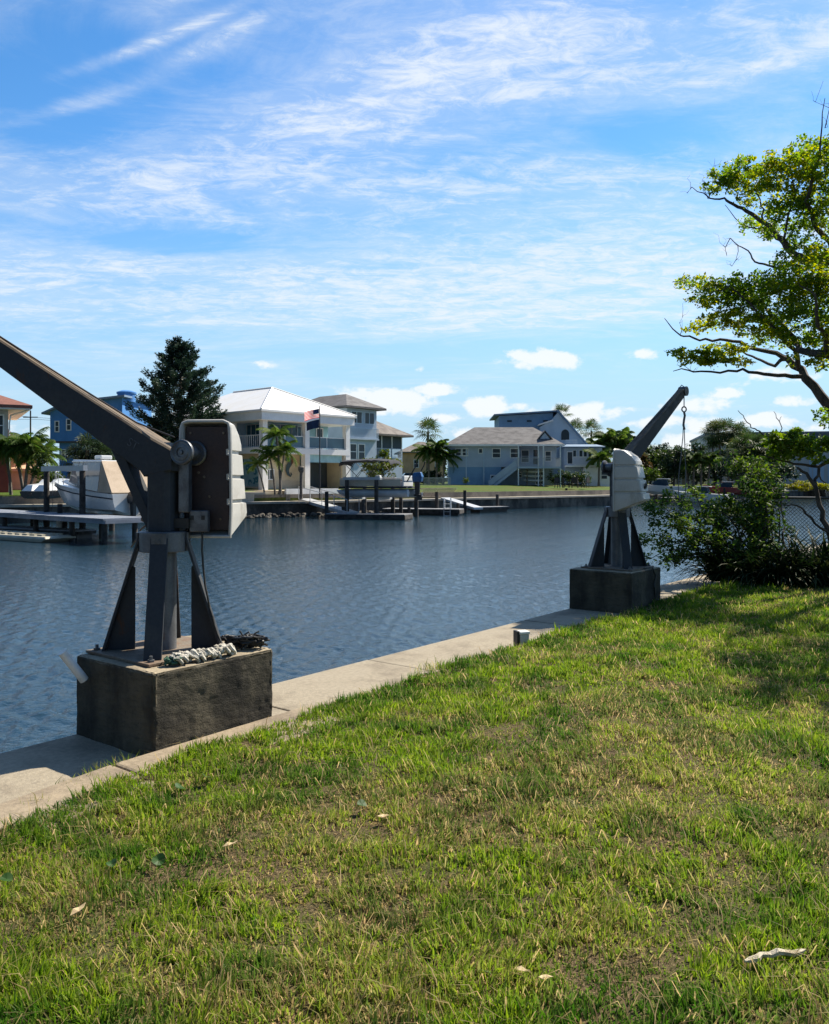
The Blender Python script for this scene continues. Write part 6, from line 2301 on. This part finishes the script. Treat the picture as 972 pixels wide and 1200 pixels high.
def tree_at(name, px, d, z0, height, clumps, label, mt, leaf, trunk_r=.2, group='trees across the canal', cat='tree', trunkmat=None):
    """clumps: (dx, dz, rx, rz, n) in metres from the foot of the tree"""
    q = P(px, 564, d)
    t = thing(name, label, cat, (q.x, q.y, z0), 0, group)
    mb = MB()
    pth = bend([(0, 0, -.3), (.1, 0, height * .35), (0, 0, height * .6)], .04, 3)
    mb.tube(pth, taper(len(pth), trunk_r, trunk_r * .55), 8)
    for c in clumps:
        pth = bend([(0, 0, height * .3), (c[0] * .5, random.uniform(-.4, .4), height * .3 + (c[1] - height * .3) * .6), (c[0], 0, c[1])], .06, 3)
        mb.tube(pth, taper(len(pth), trunk_r * .5, .02), 5)
    mb.build('trunk', trunkmat or M_bark, t, smooth=True)
    pts = np.concatenate([clump((c[0], random.uniform(-.5, .5) * c[2], c[1]), (c[2], c[2] * .9, c[3]), int(c[4] * 2.2), k=22, sub=.32) for c in clumps])
    leaf_mesh('crown', pts, leaf * .78, mt, t, width=.6, up=.3)
    return t


# tall dark conifer
q = P(211, 564, 69.5)
t = thing('conifer', 'tall dark conifer behind the close davit, left of the white house', 'tree', (q.x, q.y, .95), 0)
t.scale = (.86, .86, .86)
mb = MB()
mb.tube(bend([(0, 0, -.5), (.1, 0, 6), (.15, 0, 12), (.1, 0, 14.2)], .01, 3), [.32, .26, .2, .15, .12, .1, .07, .05, .03, .02], 8)
PT, DR = [], []
for i in range(210):
    z = .9 + 13.2 * (i / 210) ** 1.05
    f = (z - .9) / 13.5
    prof_ = np.interp(f, [0, .18, .35, .5, .67, .8, .92, 1], [3.9, 4.1, 4.1, 3.8, 2.9, 1.75, .95, .35])
    a = i * 2.399 + random.uniform(-.4, .4)
    L = prof_ * random.uniform(.55, 1.18)
    rise = random.uniform(.15, .55) * L
    tip_ = Vector((math.cos(a) * L, math.sin(a) * L, z + rise))
    pth = bend([(0, 0, z), (math.cos(a) * L * .5, math.sin(a) * L * .5, z + rise * .2), tip_], .05, 3)
    mb.tube(pth, taper(len(pth), .05, .012), 4)
    n = int(130 * L / 2 + 70)
    PT.append(path_leaves(pth, n, .26 + .10 * L / 3, .35, 1.03))
    d_ = np.array(tuple((tip_ - Vector((0, 0, z))).normalized()))
    DR.append(np.repeat((d_ + np.array([0, 0, .45]))[None], n, 0))
    for s_ in range(3):
        b_ = pth[random.randint(2, len(pth) - 1)]
        e_ = b_ + Vector((math.cos(a + random.uniform(-1, 1)), math.sin(a + random.uniform(-1, 1)), random.uniform(.4, 1.1))) * random.uniform(.3, .75)
        PT.append(path_leaves([b_, b_.lerp(e_, .5), e_], 34, .14, .1, 1.0))
        DR.append(np.repeat(np.array(tuple((e_ - b_).normalized()))[None], 34, 0))
mb.build('trunk', M_bark, t)
leaf_mesh('crown', np.concatenate(PT), .26, M_conifer, t, width=.34, up=.0, dirs=np.concatenate(DR))


# palms
def frond(V, Fq, base, a, el0, L, droop, leafL, wd, npair=22):
    """one feather frond: rachis arching out, leaflets hanging both sides"""
    p = Vector(base)
    prev = None
    for j in range(npair + 1):
        t_ = j / npair
        e = el0 - droop * t_ ** 1.3
        d_ = Vector((math.cos(a) * math.cos(e), math.sin(a) * math.cos(e), math.sin(e)))
        if j:
            p = p + d_ * (L / npair)
        side = Vector((-math.sin(a), math.cos(a), 0))
        if j >= 2:
            ll = leafL * math.sin(math.pi * (.12 + .80 * t_)) ** .7
            for sg in (-1, 1):
                out_ = (side * sg * .75 + d_ * .55 + Vector((0, 0, -.35 - .25 * random.random()))).normalized()
                w_ = d_ * wd
                i = len(V)
                V += [p - w_, p + w_, p + out_ * ll * .6 + w_ * .8 + Vector((0, 0, -.02)), p + out_ * ll + Vector((0, 0, -.18 * ll))]
                Fq.append((i, i + 1, i + 2, i + 3))
        if prev is not None:
            i = len(V)
            r = .02
            V += [prev - side * r, prev + side * r, p + side * r, p - side * r]
            Fq.append((i, i + 1, i + 2, i + 3))
        prev = p.copy()


def feather_palm(px, d, z0, stems, label, n=17, L=2.2, leafL=.55, group='palms across the canal', wd=.05, mt=None):
    """stems: (dx foot, dx top, height, trunk radius)"""
    q = P(px, 564, d)
    t = thing('palm_tree', label, 'palm', (q.x, q.y, z0), 0, group)
    V, Fq = [], []
    for (x0, x1, h, r) in stems:
        mb = MB()
        pth = [Vector((x0 + (x1 - x0) * (t_ ** 1.4), .1 * math.sin(t_ * 3), -.3 + (h + .3) * t_)) for t_ in np.linspace(0, 1, 8)]
        mb.tube(pth, [r * 1.5, r * 1.15, r, r, r * .95, r * .95, r * .9, r * .8], 8)
        mb.build('trunk', M_palmtrunk, t, smooth=True)
        for i in range(n):
            a = i * 2.399 + random.uniform(-.3, .3)
            e = R(80) - R(95) * (i / n) + random.uniform(-.15, .15)
            frond(V, Fq, pth[-1] + Vector((0, 0, .05)), a, e, L * random.uniform(.8, 1.1), random.uniform(1.1, 1.7), leafL, wd)
    np_mesh('crown', np.array([tuple(v) for v in V]), [np.array(Fq)], mt or M_palmleaf, t)
    return t


def fan_palm(px, d, z0, stems, label, n=26, rad=.85, skirt=0, group='palms across the canal', mt=None):
    q = P(px, 564, d)
    t = thing('fan_palm', label, 'palm', (q.x, q.y, z0), 0, group)
    V, Fq = [], []
    for (x0, x1, y1, h, r) in stems:
        mb = MB()
        pth = [Vector((x0 + (x1 - x0) * t_ ** 1.3, y1 * t_, -.3 + (h + .3) * t_)) for t_ in np.linspace(0, 1, 6)]
        mb.tube(pth, [r * 1.3, r, r, r * .95, r * .9, r * .9], 8)
        mb.build('trunk', M_palmtrunk, t, smooth=True)
        top = pth[-1]
        for i in range(n + skirt):
            a = i * 2.399 + random.uniform(-.3, .3)
            dead = i >= n
            e = R(85) - R(125) * (i / n) + random.uniform(-.2, .2) if not dead else R(-60) + random.uniform(-.3, .2)
            pl_ = rad * random.uniform(.7, 1.05) * (1.0 if not dead else .8)
            d_ = Vector((math.cos(a) * math.cos(e), math.sin(a) * math.cos(e), math.sin(e)))
            b_ = top + d_ * pl_ * (.9 if not dead else .5) - (Vector((0, 0, random.uniform(.1, .9))) if dead else Vector((0, 0, 0)))
            side = Vector((-math.sin(a), math.cos(a), 0))
            up_ = d_.cross(side) * -1
            i0 = len(V)
            V += [top - side * .02, top + side * .02, b_ + side * .015, b_ - side * .015]
            Fq.append((i0, i0 + 1, i0 + 2, i0 + 3))
            nb_ = 13
            for k_ in range(nb_):
                th = R(-115) + R(230) * k_ / (nb_ - 1)
                o_ = (d_ * math.cos(th) + side * math.sin(th)).normalized()
                ll = rad * (.85 + .25 * math.cos(th)) * (1 if not dead else .8)
                w_ = (side * math.cos(th) - d_ * math.sin(th)) * .045 * rad
                i0 = len(V)
                m_ = b_ + o_ * ll * .55
                V += [b_, m_ - w_, b_ + o_ * ll + Vector((0, 0, -.28 * ll)), m_ + w_ + up_ * .01]
                Fq.append((i0, i0 + 1, i0 + 2, i0 + 3))
    np_mesh('crown', np.array([tuple(v) for v in V]), [np.array(Fq)], mt or M_fanleaf, t)
    return t


s55 = 55 / F
feather_palm(22, 56, .65, [(.35, -.35, 3.1, .11), (-.5, -.9, 2.9, .10)], 'small leafy palm in front of the red walled house at far left', 30, 1.75, .55, wd=.032)
feather_palm(30, 55.5, .65, [(-.1, .25, 3.3, .11), (.1, 1.0, 2.6, .10)], 'small leafy palm with leaning trunk left of the jet skis', 30, 1.75, .55, wd=.032)
tree_at('shrub', 55, 54, .65, 2.2, [(0, 1.2, .8, .9, 420), (-.5, 1.8, .6, .6, 260), (.6, 1.0, .6, .7, 260), (-.1, 2.6, .5, .5, 160)], 'dark rounded shrub between the small palms and the cruiser', M_foilage_far, .20, .08, cat='shrub')
# dark palms behind the cruiser
fan_palm(100, 70, 1.1, [(0, .2, 0, 3.2, .16), (.9, 1.3, .5, 2.6, .16), (-.9, -1.0, .3, 2.3, .15)], 'dark clump of fan palms behind the cabin cruiser', 28, .95, 8, mt=M_foilage_dark)
tree_at('bushy_tree', 118, 73, 1.1, 4.2, [(0, 2.2, 1.8, 1.5, 900), (-1.3, 1.6, 1.4, 1.1, 600), (1.3, 1.6, 1.4, 1.3, 600), (0, 3.6, 1.2, .9, 420)], 'dark bushy tree behind the cruiser canvas', M_foilage_dark, .26, .15)
# palms before the white house
feather_palm(325, 63.5, .75, [(.9 * .3, -.05, 4.3, .09), (-.15, -.55, 2.7, .07), (.15, .55, 3.1, .07)], 'slender palm trio in front of the white house columns', 15, 1.65, .5, wd=.035)
feather_palm(309, 63.2, .75, [(.1, -.5, 2.1, .06)], 'young leaning palm left of the slender palm trio', 10, 1.3, .4, wd=.03)
q = P(353, 564, 63)
t = thing('palm_stump', 'short cut palm trunk beside the flagpole', 'palm', (q.x, q.y, .6))
mb = MB(); mb.tube([(0, 0, -.3), (0, 0, 1.0), (.02, 0, 1.75)], [.13, .11, .12], 9); mb.build('trunk', M_palmtrunk, t, smooth=True)
mb = MB(); mb.tube([(.02, 0, 1.7), (.02, 0, 1.85), (.02, 0, 2.1), (.02, 0, 2.2)], [.13, .22, .24, .15], 9); mb.build('crown_stub', M_palmtrunk, t, smooth=True)
# bright tree behind the pontoon
tree_at('bright_tree', 447, 72, 1.0, 3.3, [(0, 2.3, .9, .7, 420), (-1.0, 2.0, .9, .6, 360), (1.0, 2.2, .8, .6, 330), (0, 1.4, 1.3, .8, 420), (.3, 3.0, .5, .4, 160)], 'bright green small tree behind the bimini top', M_foilage_bright, .22, .1)
# palms left of the stilt house
fan_palm(501, 104, 1.3, [(0, .1, 0, 6.6, .17)], 'tallest fan palm left of the stilt house', 26, 1.25)
feather_palm(508, 100, 1.25, [(.4, .5, 4.3, .13), (-.5, -.6, 3.9, .12), (1.2, 1.4, 3.2, .11)], 'drooping feather palms against the left of the stilt house', 22, 2.1, .75, wd=.07)
tree_at('bushy_tree', 503, 103, 1.25, 2.6, [(0, 1.0, 1.0, 1.0, 320), (1.0, 1.2, .8, 1.2, 260)], 'low dark bush under the drooping feather palms', M_foilage_dark, .3, .1)
tree_at('shrub', 546, 96, 1.2, .9, [(0, .5, .35, .4, 90)], 'tiny shrub on the lawn before the stilt house', M_foilage_bright, .2, .04, cat='shrub')
# chain-link garden fence beside it
p0 = P(497, 571, 90)
t = thing('garden_fence', 'see through garden fence left of the stilt house lawn', 'fence', (p0.x, p0.y, 1.1), R(3))
railing(t, face((0, 0, 0), (1, 0, 0)), 0, 2.9, -.3, 1.25, M_rail, None, .1, 'rail')
# hedge and patio furniture below the tall blue house
q = P(668, 564, 101)
t = thing('hedge', 'clipped dark green hedge right of the stilt house deck', 'hedge', (q.x, q.y, 1.2), 0)
pts = np.concatenate([clump((x, 0, .85 + random.uniform(-.1, .25)), (.7, .6, .85), 330, k=12, sub=.4) for x in np.arange(-2.0, 2.4, .55)])
leaf_mesh('foliage', pts, .2, M_foilage_far, t, width=.6, up=.3)
mb = MB()
for x in np.arange(-1.8, 2.2, .9):
    mb.tube([(x, 0, -.3), (x, 0, .9)], .05, 5)
mb.build('stem', M_bark, t)
M_wicker = mat('dark_wicker', (.03, .026, .024), .8, (.05, .045, .04), scale=8)
for i, (px, d) in enumerate([(655, 92), (664, 92.5), (674, 93), (686, 94)]):
    q = P(px, 564, d)
    t = thing('garden_chair', ['dark garden chair nearest the stilt house deck', 'second dark garden chair from the stilt house deck', 'dark garden chair in front of the hedge middle', 'dark garden chair at the right end of the hedge'][i], 'chair', (q.x, q.y, 1.02), R(20 + 70 * i), 'garden chairs by the hedge')
    mb = MB(); mb.box(-.35, .35, -.35, .35, .38, .46); mb.build('seat', M_wicker, t)
    mb = MB(); mb.box(-.35, .35, .3, .38, .461, 1.05); mb.build('backrest', M_wicker, t)
    for sx_ in (-.32, .32):
        mb = MB(); mb.box(sx_ - .04, sx_ + .04, -.34, .29, .60, .66); mb.build('armrest', M_wicker, t)
        for sy_ in (-.3, .3):
            mb = MB(); mb.box(sx_ - .03, sx_ + .03, sy_ - .03, sy_ + .03, -.1, .379); mb.build('leg', M_wicker, t)
# palms and trees behind the farther davit
fan_palm(673, 128, 1.35, [(0, .1, 0, 8.1, .17)], 'fan palm behind the sunroom of the tall blue house', 24, 1.3)
fan_palm(694, 132, 1.35, [(0, -.1, 0, 8.3, .17)], 'tall fan palm above the feather palms left of the farther davit', 24, 1.3)
fan_palm(658, 128, 1.35, [(0, 0, 0, 10.6, .16)], 'fan palm tip showing over the tall blue roof peak', 22, 1.2)
feather_palm(712, 116, 1.3, [(0, .2, 6.0, .16), (1.4, 1.7, 5.4, .15), (-1.2, -1.5, 5.0, .15)], 'big feather palm clump directly left of the farther davit cover', 24, 2.6, .9, wd=.09)
feather_palm(728, 120, 1.3, [(0, .1, 6.4, .15), (1.2, 1.5, 5.6, .15)], 'feather palms behind the farther davit boom foot', 24, 2.5, .9, wd=.09)
feather_palm(702, 106, 1.2, [(0, .1, 3.3, .14)], 'low feather palm with brown trunk beside the farther davit post', 18, 2.3, .8, wd=.08)
tree_at('bushy_tree', 690, 122, 1.3, 4.5, [(0, 2.0, 2.0, 1.6, 520), (2.2, 2.2, 1.8, 1.6, 420), (-1.8, 1.8, 1.4, 1.4, 300)], 'mid green bushy tree under the palms left of the farther davit', M_foilage_far, .42, .15)
tree_at('bushy_tree', 722, 112, 1.3, 4.2, [(0, 1.6, 2.2, 1.6, 600), (2.0, 2.0, 1.6, 1.4, 400), (-2.0, 1.2, 1.6, 1.2, 360)], 'dark bushy tree hidden behind the farther davit', M_foilage_dark, .42, .15)
tree_at('russet_tree', 745, 114, 1.3, 5.2, [(0, 3.6, 1.4, 1.0, 420), (1.3, 3.2, 1.2, 1.0, 320), (-.8, 2.4, 1.2, 1.1, 320)], 'russet tinged tree right of the farther davit', M_rustleaf, .4, .15)
tree_at('bright_tree', 752, 108, 1.2, 3.6, [(0, 1.6, 1.5, 1.1, 480), (1.4, 1.2, 1.2, .9, 360), (-1.4, 1.2, 1.2, 1.0, 360)], 'bright green bushy tree just right of the farther davit cover', M_foilage_bright, .36, .12)
tree_at('bushy_tree', 762, 122, 1.3, 6.0, [(0, 4.0, 2.0, 1.4, 620), (-2.0, 3.6, 1.6, 1.2, 420), (2.0, 3.6, 1.8, 1.3, 520), (0, 2.2, 2.4, 1.6, 520)], 'green broad tree behind the russet tree', M_foilage_far, .45, .18)
tree_at('bushy_tree', 790, 112, 1.3, 5.6, [(0, 2.6, 1.1, 2.2, 620), (-.9, 1.8, 1.0, 1.6, 360), (.7, 4.0, .8, .9, 240)], 'dark upright tree behind the hanging slings', M_foilage_dark, .4, .15)
tree_at('bright_tree', 806, 116, 1.3, 5.0, [(0, 3.6, 1.2, .9, 340), (1.0, 3.0, 1.1, .9, 300), (-.6, 2.6, 1.0, .9, 240)], 'bright tree right of the hanging slings', M_foilage_bright, .38, .14)
feather_palm(813, 112, 1.3, [(0, .1, 3.4, .13), (1.0, 1.2, 3.1, .12), (-.9, -1.0, 2.9, .12), (2.0, 2.3, 3.3, .12)], 'row of small feather palms before the beige flat house', 16, 1.7, .7, wd=.08)
fan_palm(845, 126, 1.35, [(0, -.3, 0, 7.6, .18), (1.2, 1.1, .5, 7.9, .18), (2.3, 2.6, -.4, 7.2, .18), (-1.0, -1.2, .4, 7.3, .17), (3.2, 3.6, .3, 6.4, .17)], 'tall cluster of fan palms in front of the grey building', 28, 1.4, 8)
fan_palm(879, 118, 1.3, [(0, .1, 0, 5.6, .18), (1.6, 1.8, .5, 5.2, .18), (-1.4, -1.5, .3, 4.8, .18), (3.4, 3.6, .2, 4.6, .18)], 'shorter shaggy fan palms right of the tall cluster', 26, 1.4, 26)
tree_at('bushy_tree', 838, 116, 1.3, 4.6, [(0, 1.8, 2.2, 1.5, 620), (2.4, 2.0, 2.0, 1.5, 520), (-2.2, 1.6, 1.8, 1.3, 420)], 'dark bushy tree at the feet of the tall palm cluster', M_foilage_dark, .42, .15)
tree_at('bushy_tree', 866, 108, 1.2, 4.4, [(0, 2.2, 1.5, 1.3, 420), (1.8, 1.8, 1.8, 1.4, 420), (3.4, 1.6, 1.5, 1.3, 360)], 'mid green tree below the shaggy palms', M_foilage_far, .4, .15)
tree_at('bushy_tree', 905, 116, 1.2, 4.4, [(0, 1.6, 1.7, 1.3, 420), (2.2, 1.6, 1.6, 1.2, 360), (-1.8, 1.8, 1.6, 1.4, 360)], 'dark bush at the right end of the palms', M_foilage_dark, .4, .15)
tree_at('yellow_shrub', 930, 128, .6, 2.0, [(0, .2, 1.5, .7, 420), (1.8, .4, 1.6, .8, 420), (3.8, .2, 1.4, .6, 360), (5.6, .2, 1.6, .6, 300)], 'yellow green shrubs along the far bank at right', M_yellowleaf, .32, .1, cat='shrub')
tree_at('bushy_tree', 147, 88, 1.2, 4.0, [(0, 1.8, 2.2, 1.6, 520), (2.4, 1.6, 2.0, 1.5, 420)], 'dark low tree at the foot of the conifer', M_foilage_dark, .36, .15)
tree_at('bushy_tree', 250, 80, 1.2, 5.2, [(0, 4.0, 1.0, .8, 300), (-.6, 2.6, 1.6, 1.4, 420), (.3, 5.2, .6, .5, 160)], 'green tree between the conifer and the white house', M_foilage_far, .3, .15)

# a far belt of woods closing the horizon
PT = []
for px in range(-500, 1500, 7):
    d = random.uniform(330, 420)
    q = P(px, 564, d)
    h = random.uniform(4.0, 9.5) * (.8 + .4 * float(vn[0](np.array([px * .02]), np.array([0.]), 1.0)[0]))
    PT.append(clump((q.x, q.y, 1.4 + h * .45), (3.6, 3, h * .55), 60, k=8, sub=.4))
o = leaf_mesh('distant_woods', np.concatenate(PT), 1.5, M_foilage_far, None, width=.7, up=.3)
tag(o, 'distant dark belt of woods closing the horizon between the houses', 'woods', kind='stuff')

# more mooring piles standing along the far docks
for i, (px, py, d, h_, lab) in enumerate([(383, 600, 60.5, .9, 'short dark pile at the left end of the pontoon boat dock'), (426, 606, 58.5, .35, 'low dark pile cut off in front of the pontoon lift'), (470, 600, 63, 1.1, 'dark pile between the pontoon lift and the blue outboard'),
                                          (512, 597, 66.5, .8, 'dark pile behind the ladder dock'), (545, 596, 69, .9, 'dark pile at the right end of the ladder dock'), (583, 595, 73, .5, 'short dark pile by the small low dock'),
                                          (176, 603, 47, 1.6, 'dark pile in the water behind the close davit sleeve'), (600, 592, 84, .7, 'lone dark pile below the stilt house lawn'), (664, 591, 90, .9, 'dark pile left of the farther davit')]):
    q = P(px, py, d)
    t = thing('mooring_pile', lab, 'pile', (q.x, q.y, 0), 0, 'mooring piles')
    piles(t, [(0, 0)], -2.5, h_, .15)
# rubble thrown down at the foot of the seawall below the white house
mb = MB()
for i in range(150):
    t_ = random.random()
    a_ = SH[4].lerp(SH[5], .72 + .28 * t_) if i % 2 else SH[5].lerp(SH[6], .5 * t_)
    c0 = a_ + Vector((.669, -.743, 0)) * random.uniform(.2, 1.1)
    r_ = random.uniform(.12, .34)
    ph = random.uniform(0, 6)
    M_ = Matrix.Translation((c0.x, c0.y, WATER + random.uniform(-.1, .22))) @ Matrix.Rotation(ph, 4, 'Z') @ Matrix.Rotation(random.uniform(-.5, .5), 4, 'X')
    mb.lathe([(0, -r_ * .6), (r_ * .8, -r_ * .45), (r_ * random.uniform(.85, 1.1), 0), (r_ * .6, r_ * .45), (0, r_ * .55)], 6, M_)
tag(mb.build('rubble', M_wallconc), 'dark rubble rocks at the waterline below the white house seawall', 'rubble', kind='stuff')

# the wooded skyline behind the farther davit
for (px, d, z, hh_, lab, lf_m) in [(742, 138, 1.35, 7.2, 'tall rounded tree on the skyline just right of the davit boom foot', M_foilage_far), (768, 142, 1.35, 7.6, 'tall broad tree on the skyline beside the teal roof', M_foilage_dark),
                                   (788, 139, 1.35, 6.6, 'tall tree on the skyline behind the hanging slings', M_foilage_far), (815, 134, 1.35, 6.8, 'tall tree on the skyline left of the tall palm cluster', M_foilage_dark),
                                   (858, 136, 1.35, 7.4, 'tall tree on the skyline behind the shaggy palms', M_foilage_far), (900, 132, 1.35, 6.6, 'tall dark tree before the grey building wall', M_foilage_dark)]:
    tree_at('skyline_tree', px, d, z, hh_, [(0, hh_ * .72, 2.2, hh_ * .20, 420), (-1.8, hh_ * .5, 2.0, hh_ * .22, 360), (1.8, hh_ * .52, 2.0, hh_ * .22, 360), (0, hh_ * .28, 2.6, hh_ * .2, 320)], lab, lf_m, .5, .2)
